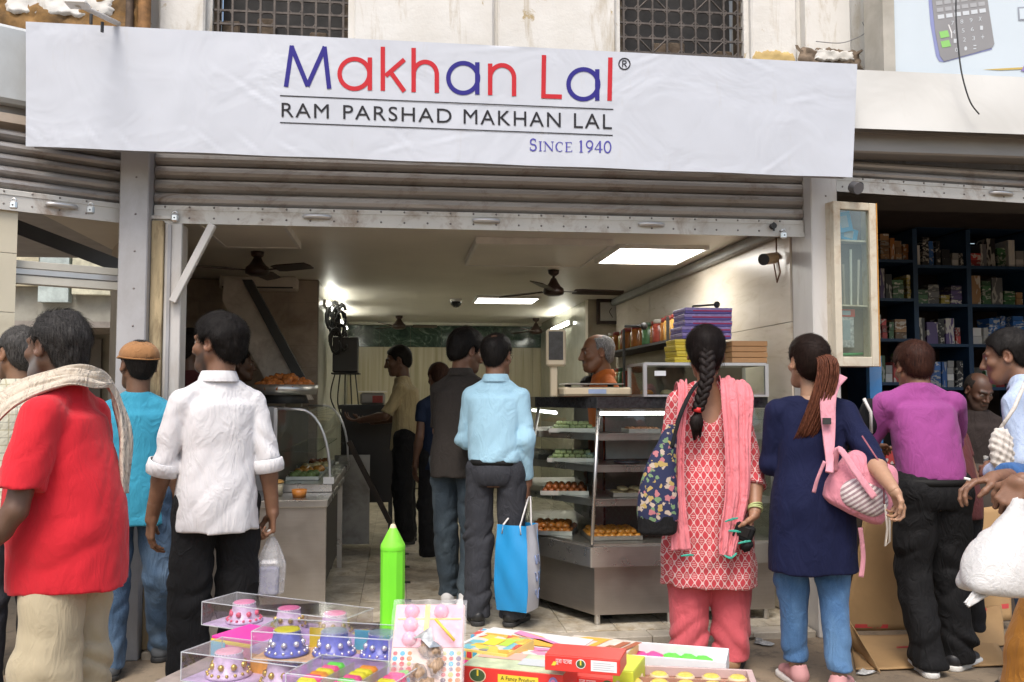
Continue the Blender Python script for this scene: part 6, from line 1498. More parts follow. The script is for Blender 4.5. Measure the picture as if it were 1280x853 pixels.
for z0 in (0.728, 0.925, 1.112):
    d = 0.03 + (z0 - 0.5) * 0.14; pts = inset(OUT, d)
    sh = MB().prism(pts + BACK, z0 + 0.03, z0 + 0.034, 'z').build('shelf', GLS if False else STEELD, dc)
    b = MB()
    for (p0, p1) in zip(pts[:-1], pts[1:]):
        q0, q1 = Vector((p0[0], p0[1], 0)), Vector((p1[0], p1[1], 0)); n_ = Vector((-(q1 - q0).y, (q1 - q0).x, 0)).normalized() * 0.006
        b.add([(q0.x, q0.y, z0), (q1.x, q1.y, z0), (q1.x, q1.y, z0 + 0.042), (q0.x, q0.y, z0 + 0.042), (q0.x + n_.x, q0.y + n_.y, z0), (q1.x + n_.x, q1.y + n_.y, z0), (q1.x + n_.x, q1.y + n_.y, z0 + 0.042), (q0.x + n_.x, q0.y + n_.y, z0 + 0.042)],
              [(0, 1, 2, 3), (5, 4, 7, 6), (3, 2, 6, 7), (1, 0, 4, 5)])
    b.build('shelf_edge', STEEL, sh)
lo_, hi_ = inset(OUT, 0.012), inset(OUT, 0.125)
for i in range(3):
    b = MB(); b.add([(lo_[i][0], lo_[i][1], 0.514), (lo_[i + 1][0], lo_[i + 1][1], 0.514), (hi_[i + 1][0], hi_[i + 1][1], 1.304), (hi_[i][0], hi_[i][1], 1.304)], [(0, 1, 2, 3)]); b.build('glass_panel', GLS, dc)
for i in (1, 2, 3):
    b = MB().tube([(lo_[i][0], lo_[i][1] - 0.002, 0.512), (hi_[i][0], hi_[i][1] - 0.002, 1.304)], 0.011, 8); b.build('corner_post', STEEL, dc)
bx('side_or_shade_panel', (2.235, 5.36, 0.51), (2.249, 5.93, 1.30), GLS, dc)
b = MB(); b.box((1.33, 5.925, 0.51), (2.24, 5.929, 1.30)); b.build('back_sheet', mat('counter_inside', (0.10, 0.10, 0.10), 0.5), dc)
bx('back_sheet', (1.315, 5.935, 0.51), (1.319, 6.94, 1.30), mat('counter_inside', (0.10, 0.10, 0.10), 0.5), dc)
t_ = thing('counter_tube_light', 'lit strip light under the top of the sweet counter', 'light', (1.5, 5.55, 1.29)); bx('batten', (1.2, 5.52, 1.285), (2.15, 5.55, 1.3045), FRM_, t_); MB().cyl((1.21, 5.535, 1.272), (2.14, 5.535, 1.272), 0.011, n=8).build('tube', glow('counter_tube', (1.0, 1.0, 0.94), 5.0), t_); MB().cyl((0.98, 5.80, 1.272), (0.98, 6.8, 1.272), 0.011, n=8).build('tube', glow('counter_tube', (1, 1, 1), 9.0), t_)
bx('white_liner', (1.33, 5.90, 0.97), (2.2, 5.92, 1.10), mat('white_liner', (0.72, 0.76, 0.80), 0.5), dc)
# trays of sweets
TRAYM = steel('tray_steel', (0.6, 0.6, 0.58), 0.3, (3, 3, 3), 0.15)
def tray(label, cx, cy, z, w, d, rz=0.0, m=None):
    t = thing('sweet_tray', label, 'tray', (cx, cy, z), rz, 'steel trays in the sweet counter')
    b = MB(); h = 0.028; e = 0.012
    b.box((-w / 2, -d / 2, 0), (w / 2, d / 2, 0.004))
    for (x0, y0, x1, y1) in ((-w / 2, -d / 2, w / 2, -d / 2 + 0.004), (-w / 2, d / 2 - 0.004, w / 2, d / 2), (-w / 2, -d / 2 + 0.0041, -w / 2 + 0.004, d / 2 - 0.0041), (w / 2 - 0.004, -d / 2 + 0.0041, w / 2, d / 2 - 0.0041)): b.box((x0, y0, 0.0005), (x1, y1, h))
    b.build('pan', m or TRAYM, t, local=True); return t
def sweets(kind, label, group, m, cx, cy, z, w, d, nx, ny, layers, shape, rz=0.0, seed=0):
    rnd = random.Random(seed); random.seed(seed + 50); protos = []
    for v in range(3):
        b = MB(); s_ = min(w / nx, d / ny)
        if shape == 'ball': b.blob((0, 0, 0), s_ * 0.5, 10, 0.04, sq=(1, 1, 1))
        elif shape == 'cube': b.box((-w / nx * 0.46, -d / ny * 0.46, -s_ * 0.3), (w / nx * 0.46, d / ny * 0.46, s_ * 0.3), None, s_ * 0.16)
        elif shape == 'disc': b.lathe([(0.0001, s_ * 0.16), (s_ * 0.3, s_ * 0.17), (s_ * 0.46, s_ * 0.08), (s_ * 0.46, -s_ * 0.1), (s_ * 0.3, -s_ * 0.16), (0.0001, -s_ * 0.16)], n=12)
        elif shape == 'lump': b.blob((0, 0, 0), s_ * 0.55, 8, 0.22, sq=(1.2, 0.9, 0.8))
        protos.append(b)
    meshes = []
    first = []
    for L_ in range(layers):
        for i in range(nx - L_):
            for j in range(ny - L_):
                x = (i + 0.5 + L_ * 0.5) * w / nx - w / 2 + rnd.uniform(-1, 1) * w / nx * 0.1; y = (j + 0.5 + L_ * 0.5) * d / ny - d / 2 + rnd.uniform(-1, 1) * d / ny * 0.1
                s_ = min(w / nx, d / ny); zz = z + s_ * (0.3 if shape in ('cube',) else 0.2 if shape == 'disc' else 0.46) + L_ * s_ * (0.6 if shape != 'disc' else 0.35)
                c, s__ = math.cos(rz), math.sin(rz); X, Y = cx + x * c - y * s__, cy + x * s__ + y * c
                v = rnd.randrange(3)
                if len(first) <= v or first[v] is None:
                    while len(first) <= v: first.append(None)
                    o = protos[v].build(kind, m); first[v] = o
                else: o = first[v].copy(); COL.objects.link(o)
                o.location = (X, Y, zz); o.rotation_euler = (rnd.uniform(-.3, .3) if shape in ('lump',) else 0, rnd.uniform(-.3, .3) if shape == 'lump' else 0, rz + rnd.uniform(-0.25, 0.25)); tag(o, label, 'sweet', group)
GREENS = mat('pale_green_sweet', (0.52, 0.60, 0.30), 0.6, var=0.15, vscale=40); BROWNS = mat('syrup_brown_sweet', (0.26, 0.075, 0.02), 0.25, var=0.3, vscale=30); ORS = mat('orange_sweet', (0.55, 0.22, 0.03), 0.35, var=0.25, vscale=40); CRS = mat('cream_sweet', (0.60, 0.47, 0.26), 0.6, var=0.12, vscale=30)
def cxy(px, y): return atY(px, 560, y).x
for (zz, lab, gl, wd) in ((1.147, 'tray of pale green sweet cubes on the top shelf', 'top', 0.30), (0.96, 'tray of pale green sweet cubes on the second shelf', 'second', 0.32)):
    x = cxy(716, 5.88); tray(lab, x, 5.88, zz, wd, 0.27, -0.2); sweets('milk_sweet', 'pale green sweet cube heaped in a tray on the %s shelf of the counter' % gl, 'pale green sweets on the %s shelf' % gl, GREENS, x, 5.88, zz + 0.005, wd - 0.02, 0.23, 8, 6, 3, 'cube', -0.2, int(zz * 100))
x = cxy(706, 5.80); tray('tray of brown syrup balls on the third shelf', x, 5.80, 0.763, 0.30, 0.28, -0.2); sweets('syrup_ball', 'brown syrup ball heaped in the tray on the third shelf', 'brown syrup balls', BROWNS, x, 5.80, 0.768, 0.28, 0.26, 7, 6, 2, 'ball', -0.2, 3)
x = cxy(690, 5.88); tray('tray of amber fritter sweets at the bottom left of the counter', x, 5.85, 0.513, 0.28, 0.3, -0.3); sweets('amber_sweet', 'amber sweet lump in the bottom left tray of the counter', 'amber sweets', ORS if False else mat('amber_sweet', (0.36, 0.12, 0.02), 0.3, var=0.3, vscale=30), x, 5.85, 0.518, 0.27, 0.28, 6, 6, 2, 'lump', -0.3, 4)
x = cxy(762, 5.62); tray('tray of bright orange sweets at the counter corner', x, 5.60, 0.513, 0.32, 0.30, 0.0); sweets('orange_sweet', 'bright orange sweet lump in the tray at the counter corner', 'orange sweets', ORS, x, 5.60, 0.518, 0.31, 0.28, 8, 6, 2, 'lump', 0, 5)
x = cxy(783, 5.62); tray('tray of flat cream sweets on the third shelf right of the post', x + 0.02, 5.62, 0.763, 0.26, 0.22, 0.0); sweets('cream_disc', 'flat cream sweet disc on the third shelf right of the post', 'cream sweet discs', CRS, x + 0.02, 5.62, 0.768, 0.25, 0.21, 3, 3, 2, 'disc', 0, 6)
x = cxy(800, 5.68); tray('tray of brown nut sweets on the top shelf right of the post', x, 5.66, 1.147, 0.2, 0.2); sweets('nut_sweet', 'small brown nut sweet on the top shelf right of the post', 'brown nut sweets', mat('nut_sweet', (0.22, 0.10, 0.045), 0.5, var=0.3, vscale=40), x, 5.66, 1.152, 0.18, 0.18, 5, 5, 1, 'lump', 0, 8)
x = cxy(783, 5.68); tray('tray of white milk sweets at the left end of the second shelf', 0.93, 6.25, 0.96, 0.26, 0.26, -0.9); sweets('white_sweet', 'white milk sweet in the tray at the left end of the second shelf', 'white milk sweets', mat('white_sweet', (.66, .62, .52), .5), 0.93, 6.25, .965, .24, .24, 6, 6, 2, 'cube', -.9, 9)
b = MB().lathe([(0.0001, 0.0), (0.08, 0.0), (0.085, 0.012), (0.06, 0.016), (0.0001, 0.014)], (x, 5.66, 0.961), 28); tag(b.build('serving_plate', mat('dark_plate', (0.05, 0.055, 0.07), 0.3)), 'dark round plate on the second shelf right of the post', 'plate')
# ---- on top of the counter
sc_ = thing('weighing_scale', 'cream electronic weighing scale with a dark display on a pole', 'scale', (1.25, 5.62, 1.372))
SCR = mat('cream_plastic', (0.58, 0.49, 0.34), 0.5, var=0.08, grime=(0.3, 0.22, 0.12))
xa, xb = atY(700, 490, 5.6).x, atY(783, 490, 5.6).x
bx('body', (xa, 5.46, 1.378), (xb, 5.74, 1.432), SCR, sc_, bev=0.012); bx('platform', (xa + 0.02, 5.45, 1.447), (xb - 0.05, 5.75, 1.455), STEEL, sc_, bev=0.003)
for fx in (xa + 0.05, xb - 0.1): MB().cyl((fx, 5.6, 1.43), (fx, 5.6, 1.448), 0.02).build('support', DARKM, sc_)
bx('keypad', ((xa + xb) / 2 - 0.06, 5.4585, 1.392), ((xa + xb) / 2 + 0.05, 5.4605, 1.42), mat('keypad_blue', (0.30, 0.38, 0.55), 0.4), sc_)
xp = atY(692, 470, 5.62).x; bx('pole', (xp - 0.022, 5.60, 1.375), (xp + 0.022, 5.64, 1.60), SCR, sc_, bev=0.006)
bx('display_housing', (xp - 0.05, 5.575, 1.56), (xp + 0.072, 5.625, 1.79), SCR, sc_, bev=0.012)
bx('display_screen', (xp - 0.038, 5.571, 1.60), (xp + 0.052, 5.576, 1.775), mat('display_dark', (0.04, 0.04, 0.045), 0.15, var=0.4, vscale=30), sc_)
WOODT = mat('wood_tray', (0.28, 0.10, 0.03), 0.5, var=0.2, stretch=(1, 1, 6))
tag(bx('wooden_board', (xa + 0.02, 5.55, 1.3725), (xb + 0.02, 5.80, 1.377), WOODT), 'reddish wooden board lying under the weighing scale', 'board')
# small glass case on the counter
ca = thing('glass_case', 'small aluminium and glass case standing on the sweet counter', 'case', (1.9, 5.65, 1.372))
cx0, cx1, cy0, cy1, cz0, cz1 = atY(806, 480, 5.42).x, atY(958, 480, 5.42).x, 5.42, 5.80, 1.374, 1.575
for (x, y) in ((cx0, cy0), (cx1, cy0), (cx0, cy1), (cx1, cy1)): bx('frame_post', (x - 0.011, y - 0.011, cz0), (x + 0.011, y + 0.011, cz1), ALU, ca)
for z in (cz0, cz1):
    for y in (cy0, cy1): bx('frame_rail', (cx0 + 0.0115, y - 0.012, z - 0.012 if z == cz1 else z), (cx1 - 0.0115, y + 0.012, z if z == cz1 else z + 0.012), ALU, ca)
    for x in (cx0, cx1): bx('frame_rail', (x - 0.012, cy0 + 0.0115, z - 0.0125 if z == cz1 else z + 0.0005), (x + 0.012, cy1 - 0.0115, z - 0.0005 if z == cz1 else z + 0.0125), ALU, ca)
bx('case_top', (cx0, cy0, cz1 + 0.0005), (cx1, cy1, cz1 + 0.006), ALU, ca); bx('glass_front', (cx0 + 0.012, cy0 - 0.002, cz0 + 0.012), (cx1 - 0.012, cy0 + 0.002, cz1 - 0.012), GLS, ca); bx('glass_side', (cx0 - 0.002, cy0 + 0.012, cz0 + 0.012), (cx0 + 0.002, cy1 - 0.012, cz1 - 0.013), GLS, ca)
bx('case_back', (cx0 + 0.012, cy1 - 0.004, cz0 + 0.012), (cx1 - 0.012, cy1, cz1 - 0.012), mat('case_inside', (0.20, 0.17, 0.13), 0.6), ca)
bx('case_sticker', (cx0 + 0.06, cy0 - 0.004, 1.50), (cx0 + 0.13, cy0 - 0.0025, 1.53), mat('white_sticker', (0.72, 0.74, 0.76), 0.5), ca)
for i in range(5):
    x = cx0 + 0.06 + i * 0.13; b = MB(); b.lathe([(0.0001, 0.03), (0.03, 0.026), (0.045, 0.008), (0.04, 0.0), (0.0001, 0.0)], (0, 0, 0), 14); o = b.build('pastry', CRS if i % 2 else ORS); o.location = (x, 5.6, 1.388); tag(o, ('pale round pastry inside the small glass case' if i % 2 else 'orange round pastry inside the small glass case'), 'pastry', 'pale pastries' if i % 2 else 'orange pastries')
# stacks of boxes on the case
def boxthing(nm, label, cat, lo, hi, m, grp=None, rz=0.0, lid=None, bev=0.003):
    c = ((lo[0] + hi[0]) / 2, (lo[1] + hi[1]) / 2, lo[2]); w, d, h = (hi[0] - lo[0]) / 2, (hi[1] - lo[1]) / 2, hi[2] - lo[2]
    t = thing(nm, label, cat, c, rz, grp); bx('carton', (-w, -d, 0), (w, d, h * (0.45 if lid else 1) ), m, t, local=True, bev=bev)
    if lid: bx('lid', (-w - 0.002, -d - 0.002, h * 0.455), (w + 0.002, d + 0.002, h), lid, t, local=True, bev=bev)
    return t
PUR, PURD, YEL, YELD, BRW, MAG = mat('purple_card', (0.13, 0.10, 0.36), 0.45, var=0.15), mat('purple_dark_card', (0.30, 0.24, 0.50), 0.45, var=0.3, vscale=40), mat('yellow_card', (0.66, 0.50, 0.04), 0.5, var=0.12), mat('yellow_lid', (0.70, 0.55, 0.07), 0.5), mat('brown_card', (0.50, 0.28, 0.13), 0.7, var=0.08), mat('magenta_strip', (0.42, 0.03, 0.12), 0.5)
ordn = ['lowest', 'second lowest', 'middle', 'second highest', 'topmost']
xl, xr = atY(838, 440, 5.6).x, atY(884, 440, 5.6).x; hz = (XZ(838, 425, 5.6)[1] - 1.583) / 4
for i in range(4): boxthing('sweet_box', '%s yellow sweet box in the stack beside the braided woman' % ['lowest', 'second lowest', 'second highest', 'topmost'][i], 'box', (xl + 0.006 * (i % 2), 5.5, 1.583 + i * hz), (xr, 5.72, 1.583 + (i + 1) * hz - 0.002), YEL, 'yellow sweet boxes', random.uniform(-.04, .04), YELD)
zb = 1.583 + 4 * hz + 0.001; xl, xr = atY(850, 400, 5.6).x, atY(908, 400, 5.6).x; hz2 = (XZ(850, 386, 5.6)[1] - zb) / 5
for i in range(5):
    dx = -0.02 if i < 2 else 0.0
    t = boxthing('sweet_box', '%s purple sweet box on top of the yellow boxes' % ordn[i], 'box', (xl + dx, 5.5, zb + i * hz2), (xr + dx * 0.3, 5.74, zb + (i + 1) * hz2 - 0.002), PUR, 'purple sweet boxes', random.uniform(-.02, .02), PURD)
    w = (xr - xl) / 2; bx('strip', (-w + 0.05, -0.1235, hz2 * 0.36), (w - 0.002, -0.1225, hz2 * 0.56), MAG, t, local=True)
xl, xr = atY(908, 440, 5.6).x, atY(951, 440, 5.6).x; hz3 = (XZ(908, 427, 5.6)[1] - 1.583) / 4
for i in range(4): boxthing('sweet_box', '%s plain brown sweet box stacked on the glass case' % ['lowest', 'second lowest', 'second highest', 'topmost'][i], 'box', (xl, 5.5, 1.583 + i * hz3), (xr + 0.004 * (i % 2), 5.70, 1.583 + (i + 1) * hz3 - 0.0025), BRW, 'brown sweet boxes', random.uniform(-.015, .015))
boxthing('sweet_box', 'maroon sweet box standing behind the brown stack', 'box', (xl - 0.02, 5.755, 1.583), (xr - 0.03, 5.79, 1.70), mat('maroon_card', (0.10, 0.02, 0.02), 0.5))
b = MB(); a, c = atY(866, 383, 5.75), atY(896, 381, 5.75); b.tube([a, c], 0.007); b.blob((c.x, c.y, c.z), 0.022, 10); b.cyl(a, (a.x, a.y, zb + 0.2), 0.006); tag(b.build('wall_hook', DARKM), 'black peg rail poking out above the purple boxes', 'hook')
# ---- rack of jars on the right wall
rk = thing('wall_rack', 'dark open rack of jars along the marble wall behind the shopkeeper', 'rack', (2.2, 8.4, 0))
RKM = mat('rack_black', (0.03, 0.028, 0.026), 0.5)
for z in (1.05, 1.43, 1.80): bx('shelf', (2.08, 6.95, z), (2.366, 9.9, z + 0.02), RKM, rk)
for y in (6.97, 8.4, 9.88): bx('upright', (2.06, y - 0.012, FZ), (2.0795, y + 0.012, 2.0), RKM, rk)
b = MB(); a = atD(782, 408, 7.3); c = atD(805, 408, 7.0); b.tube([a, c], 0.012); b.blob(tuple(c), 0.03, 10); tag(b.build('rail_knob', DARKM), 'black rail with a round end over the jar rack', 'rail')
JC = [(0.35, 0.13, 0.03), (0.40, 0.34, 0.06), (0.10, 0.22, 0.10), (0.45, 0.38, 0.28), (0.30, 0.06, 0.04), (0.12, 0.20, 0.32), (0.5, 0.28, 0.08)]
JN = ['rust', 'mustard', 'green', 'cream', 'red', 'blue', 'orange']
rnd = random.Random(2); done = {}
for zi, z in enumerate((1.0705, 1.4505, 1.8205)):
    y = 7.1
    while y < 9.75:
        k = rnd.randrange(7); key = k
        if key in done: o = copy_tree(done[key])
        else:
            t = thing('snack_jar', '', 'jar', (0, 0, 0)); MB().lathe([(0.0001, 0.0), (0.06, 0.0), (0.065, 0.01), (0.065, 0.15), (0.052, 0.17), (0.0001, 0.17)], n=14).build('jar_body', mat('jar_%d' % k, JC[k], 0.25, var=0.3, vscale=25), t, local=True)
            MB().lathe([(0.0001, 0.205), (0.052, 0.205), (0.055, 0.2), (0.055, 0.171), (0.0001, 0.171)], n=14).build('lid', mat('jar_lid_%d' % (k % 3), ((0.3, 0.05, 0.04), (0.5, 0.48, 0.42), (0.05, 0.12, 0.06))[k % 3], 0.4), t, local=True); done[key] = o = t
        o.location = (2.2 + rnd.uniform(-0.03, 0.03), y, z); tag(o, '%s snack jar on the dark wall rack behind the shopkeeper' % JN[k], 'jar', '%s snack jars' % JN[k]); y += rnd.uniform(0.15, 0.2)
ck = thing('wall_clock', 'square dark-framed wall clock on the stub wall', 'clock', tuple(atY(761, 390, 9.99)))
c = atY(761, 390, 9.995); s_ = 0.14
for (x0, z0, x1, z1) in ((-s_, -s_, -s_ + .035, s_), (s_ - .035, -s_, s_, s_), (-s_ + .0351, -s_, s_ - .0351, -s_ + .035), (-s_ + .0351, s_ - .035, s_ - .0351, s_)): bx('clock_frame', (c.x + x0, 9.955, c.z + z0), (c.x + x1, 9.999, c.z + z1), mat('clock_wood', (0.035, 0.018, 0.012), 0.4), ck)
bx('clock_face', (c.x - .1, 9.978, c.z - .1), (c.x + .1, 9.985, c.z + .1), mat('clock_white', (0.6, 0.6, 0.58), 0.4), ck)
for a, l in ((0.6, 0.05), (2.6, 0.075)): MB().cyl((c.x, 9.975, c.z), (c.x + l * math.sin(a), 9.975, c.z + l * math.cos(a)), 0.004, n=6).build('clock_hand', DARKM, ck)
bx('stub_trim', (2.065, 9.985, 2.12), (2.36, 9.999, 2.14), WOODT, bld) if False else None
# ---- ceiling fittings
LITE = glow('lit_panel', (1.0, 0.97, 0.91), 9.0); TUBE = glow('lit_tube', (1.0, 1.0, 0.90), 18.0); FRM = mat('panel_frame_white', (0.72, 0.70, 0.66), 0.4)
def panel(label, x0, x1, y0, y1, z=2.449, lit=True, drop=0.03, m=None):
    t = thing('ceiling_light' if lit else 'ceiling_hatch', label, 'light' if lit else 'hatch', ((x0 + x1) / 2, (y0 + y1) / 2, z)); f = 0.022
    for (a, b, c, d) in ((x0 - f, y0 - f, x1 + f, y0), (x0 - f, y1, x1 + f, y1 + f), (x0 - f, y0 + .0002, x0, y1 - .0002), (x1, y0 + .0002, x1 + f, y1 - .0002)): bx('frame', (a, b, z - drop), (c, d, z), FRM, t)
    bx('diffuser' if lit else 'cover', (x0, y0, z - drop + 0.006), (x1, y1, z - 0.003), m or (LITE if lit else CEIL), t); return t
panel('large lit square ceiling panel near the right wall', 1.54, 2.16, 6.32, 7.06); panel('lit ceiling panel farther inside the shop', 0.82, 1.47, 9.75, 10.3)
panel('unlit recessed panel beside the large lit panel', 0.52, 1.42, 6.15, 7.2, lit=False, drop=0.045); panel('unlit recessed panel above the white-shirted man', -1.2, -0.72, 5.6, 6.5, lit=False, drop=0.045)
def atX(px, py, X): r = ray(px, py); return CAMP + r * (X / r.x)
for i, y0 in enumerate((9.2, 11.1)):
    z = 2.30 if i == 0 else 2.27
    t = thing('tube_light', ('nearer' if i == 0 else 'farther') + ' lit tube light on the inner left wall', 'light', (-0.74, y0, z)); bx('batten', (-0.761, y0, z - 0.03), (-0.735, y0 + 1.25, z + 0.03), FRM, t)
    MB().cyl((-0.715, y0 + 0.03, z), (-0.715, y0 + 1.22, z), 0.016, n=10).build('tube', TUBE, t)
t = thing('tube_light', 'added lit tube standing in for a reflection on the inner right wall', 'light', (2.04, 11.0, 2.27)); bx('batten', (2.035, 11.0, 2.24), (2.059, 12.25, 2.30), FRM, t); MB().cyl((2.015, 11.03, 2.27), (2.015, 12.22, 2.27), 0.016, n=10).build('tube', TUBE, t)  # lit tube added where the wall only reflects tubes
FANM = mat('fan_brown', (0.035, 0.018, 0.013), 0.35, 0.2); 
def fan(label, x, y, zt, drop, rb, ang, m=FANM):
    t = thing('ceiling_fan', label, 'fan', (x, y, zt))
    MB().lathe([(0.0001, 0), (0.05, 0), (0.045, -0.03), (0.02, -0.05), (0.0001, -0.05)], (x, y, zt), 16).build('canopy', m, t)
    MB().cyl((x, y, zt - 0.05), (x, y, zt - drop + 0.08), 0.012).build('rod', m, t)
    MB().lathe([(0.0001, 0.10), (0.022, 0.10), (0.04, 0.06), (0.062, 0.03), (0.085, 0.012), (0.09, -0.015), (0.085, -0.035), (0.05, -0.05), (0.0001, -0.052)], (x, y, zt - drop), 24).build('motor', m, t)
    for k in range(3):
        a = R(ang + 120 * k); M = Matrix.Translation((x, y, zt - drop)) @ Matrix.Rotation(a, 4, 'Z')
        MB().box((0.08, -0.018, -0.014), (0.2, 0.018, -0.008), M).build('blade_arm', m, t)
        MB().prism([(0.18, -0.05), (0.24, -0.062), (rb, -0.055), (rb + 0.015, 0), (rb, 0.055), (0.24, 0.062), (0.18, 0.05)], -0.012, -0.004, 'z', M=M @ Matrix.Rotation(R(-13), 4, 'X')).build('blade', m, t)
p = atZ(692, 338, 2.449); fan('brown ceiling fan between the two lit panels', p.x, p.y, 2.449, 0.17, 0.62, 8)
p = atZ(322, 315, 2.449); fan('brown ceiling fan over the kitchen counter at left', p.x, p.y, 2.449, 0.13, 0.5, 84)
p = atZ(499, 395, 2.449); fan('small dark ceiling fan far inside on the left', p.x, p.y, 2.449, 0.13, 0.5, 4); p = atZ(670, 398, 2.449); fan('small dark ceiling fan far inside on the right', p.x, p.y, 2.449, 0.17, 0.5, 0)
p = atD(320, 337, 8.3)
ac = thing('air_conditioner', 'white split air conditioner behind the left ceiling fan', 'air conditioner', (-1.42, 8.45, 2.3)); x0, x1 = atY(274, 337, 8.4).x, atY(371, 337, 8.4).x
bx('case', (x0, 8.38, 2.33), (x1, 8.60, 2.447), mat('ac_white', (0.62, 0.56, 0.50), 0.4), ac, bev=0.012); bx('vent', (x0 + 0.03, 8.374, 2.338), (x1 - 0.03, 8.3795, 2.352), DARKM, ac)
t = thing('dome_camera', 'dark dome security camera on the ceiling far inside', 'camera', tuple(atZ(570, 376, 2.449))); p = atZ(570, 374, 2.449); MB().lathe([(0.0001, 0), (0.07, 0), (0.07, -0.03), (0.0001, -0.03)], p, 18).build('mount', FRM, t); MB().lathe([(0.062, -0.031), (0.055, -0.065), (0.03, -0.09), (0.0001, -0.098)], p, 18).build('dome', mat('dome_black', (0.02, 0.02, 0.02), 0.1), t)
t = thing('bullet_camera', 'bronze bullet security camera with looping cord on the marble wall', 'camera', tuple(atX(965, 325, 2.37))); BRZ = mat('bronze_camera', (0.30, 0.20, 0.10), 0.35, 0.5)
a = atX(972, 322, 2.36); c = a + Vector((-0.13, -0.10, -0.03)); MB().cyl(c, c + (a - c) * 0.75, 0.036, n=14).build('barrel', mat('bronze_pale', (0.55, 0.42, 0.27), 0.4, 0.4), t); MB().cyl(c + (c - a) * 0.06, c, 0.037, n=14).build('lens_hood', DARKM, t); MB().tube([a, a + Vector((0.004, 0.05, 0.03))], 0.014).build('bracket', BRZ, t)
MB().tube([a + Vector((-0.02, -0.03, 0.12)), a + Vector((-0.02, -0.03, 0.03)), a + Vector((-0.01, -0.06, -0.10)), a + Vector((-0.015, -0.02, -0.16)), a + Vector((0.0, 0.05, -0.06)), a + Vector((0, 0.08, 0.02))], 0.005, 6).build('cord', mat('brown_cord', (0.2, 0.1, 0.05), 0.6), t)
t = thing('bullet_camera', 'small black security camera under the banner corner at right', 'camera', tuple(atY(1068, 232, 5.0))); a = atY(1066, 234, 5.0); MB().cyl(a, a + Vector((0.01, -0.05, -0.02)), 0.034, n=14).build('barrel', mat('camera_grey', (0.12, 0.12, 0.13), 0.4), t); MB().tube([a, a + Vector((0.06, 0.1, 0.03))], 0.012).build('bracket', DARKM, t); MB().blob(tuple(a + Vector((0.055, 0.02, 0.015))), 0.022, 8).build('joint', DARKM, t)
# ---- left side: steel counter, curved glass, fryer tray
lt = thing('steel_counter', 'low stainless steel serving counter beside the white-shirted man', 'counter', (-0.85, 6.3, FZ))
LX0, LX1, LY0, LY1, LZ = -1.18, -0.435, 5.76, 7.42, 0.745
bx('counter_top', (LX0, LY0, LZ - 0.045), (LX1, LY1, LZ), STEEL, lt, bev=0.004); bx('front_panel', (LX0 + 0.01, LY0 + 0.02, 0.12), (LX1 - 0.012, LY0 + 0.035, LZ - 0.046), STEELD, lt)
for (x, y) in ((LX1 - 0.03, LY0 + 0.055), (LX1 - 0.03, LY1 - 0.04), (LX0 + 0.03, LY1 - 0.04), (LX0 + 0.03, LY0 + 0.055)): bx('leg', (x - 0.018, y - 0.018, FZ), (x + 0.018, y + 0.018, LZ - 0.046), STEEL, lt)
bx('side_or_shade_panel', (LX1 - 0.05, LY0 + 0.08, 0.15), (LX1 - 0.047, LY1 - 0.07, LZ - 0.05), mat('open_side_shade', (0.04, 0.035, 0.03), 0.6), lt); bx('lower_shelf', (LX0 + 0.05, LY0 + 0.08, 0.2), (LX1 - 0.06, LY1 - 0.07, 0.215), STEELD, lt)  # dark side sheet stands in for the shade of the counter's open side
cg = thing('curved_glass_case', 'curved glass food case standing on the low steel counter', 'case', (-0.65, 6.9, LZ))
prof = [(-0.80, 1.295), (-0.66, 1.29)] + [(-0.66 + 0.20 * math.sin(t), 0.86 + 0.43 * math.cos(t)) for t in [math.pi / 2 * i / 9 for i in range(1, 10)]] + [(-0.45, 0.80)]
yA, yB = 6.22, 8.3
b = MB(); n = len(prof); b.add([(x, yA, z) for x, z in prof] + [(x, yB, z) for x, z in prof], [(i, i + 1, n + i + 1, n + i) for i in range(n - 1)], True); b.build('curved_pane', GLS, cg)
b = MB(); b.add([(x, yA + 0.004, z) for x, z in prof] + [(-0.80, yA + 0.004, 0.80)], [list(range(n + 1))]); b.build('end_pane', GLS, cg)
for y in (yA, yB): MB().tube([(x, y, z) for x, z in prof], 0.010, 6).build('edge_trim', ALU, cg)
bx('case_base', (-0.82, yA - 0.02, 0.747), (-0.44, yB, 0.80), STEEL, cg, bev=0.004); bx('case_post', (-0.825, yA - 0.01, 0.80), (-0.803, yA + 0.012, 1.30), ALU, cg); bx('inner_shelf', (-0.79, yA + 0.15, 1.0), (-0.55, yB - 0.05, 1.008), GLS, cg); bx('case_back', (-0.815, yA + 0.02, 0.802), (-0.805, yB, 1.29), mat('case_back_dark', (0.10, 0.09, 0.08), 0.4), cg)
bx('corner_clip', (-0.50, yA - 0.025, 0.80), (-0.43, yA - 0.005, 0.845), mat('clip_white', (0.6, 0.6, 0.58), 0.5), cg)
for i in range(4):
    t = tray('food tray number in the curved case', -0.66, 6.6 + i * 0.42, 0.802, 0.22, 0.34); t['label'] = ['nearest', 'second nearest', 'third nearest', 'farthest'][i] + ' food tray inside the curved glass case'; t['group'] = 'trays in the curved glass case'
    bl = MB(); random.seed(i); [bl.blob((random.uniform(-.08, .08), random.uniform(-.13, .13), 0.02), 0.03, 8, .2) for _ in range(14)]; o = bl.build('food', [mat('green_chutney_food', (0.15, 0.2, 0.06), 0.5, var=.3), ORS, CRS, BROWNS][i]); o.location = t.location; tag(o, ['green', 'orange', 'cream', 'dark brown'][i] + ' snacks heaped in a tray of the curved case', 'snacks'); o['kind'] = 'stuff'
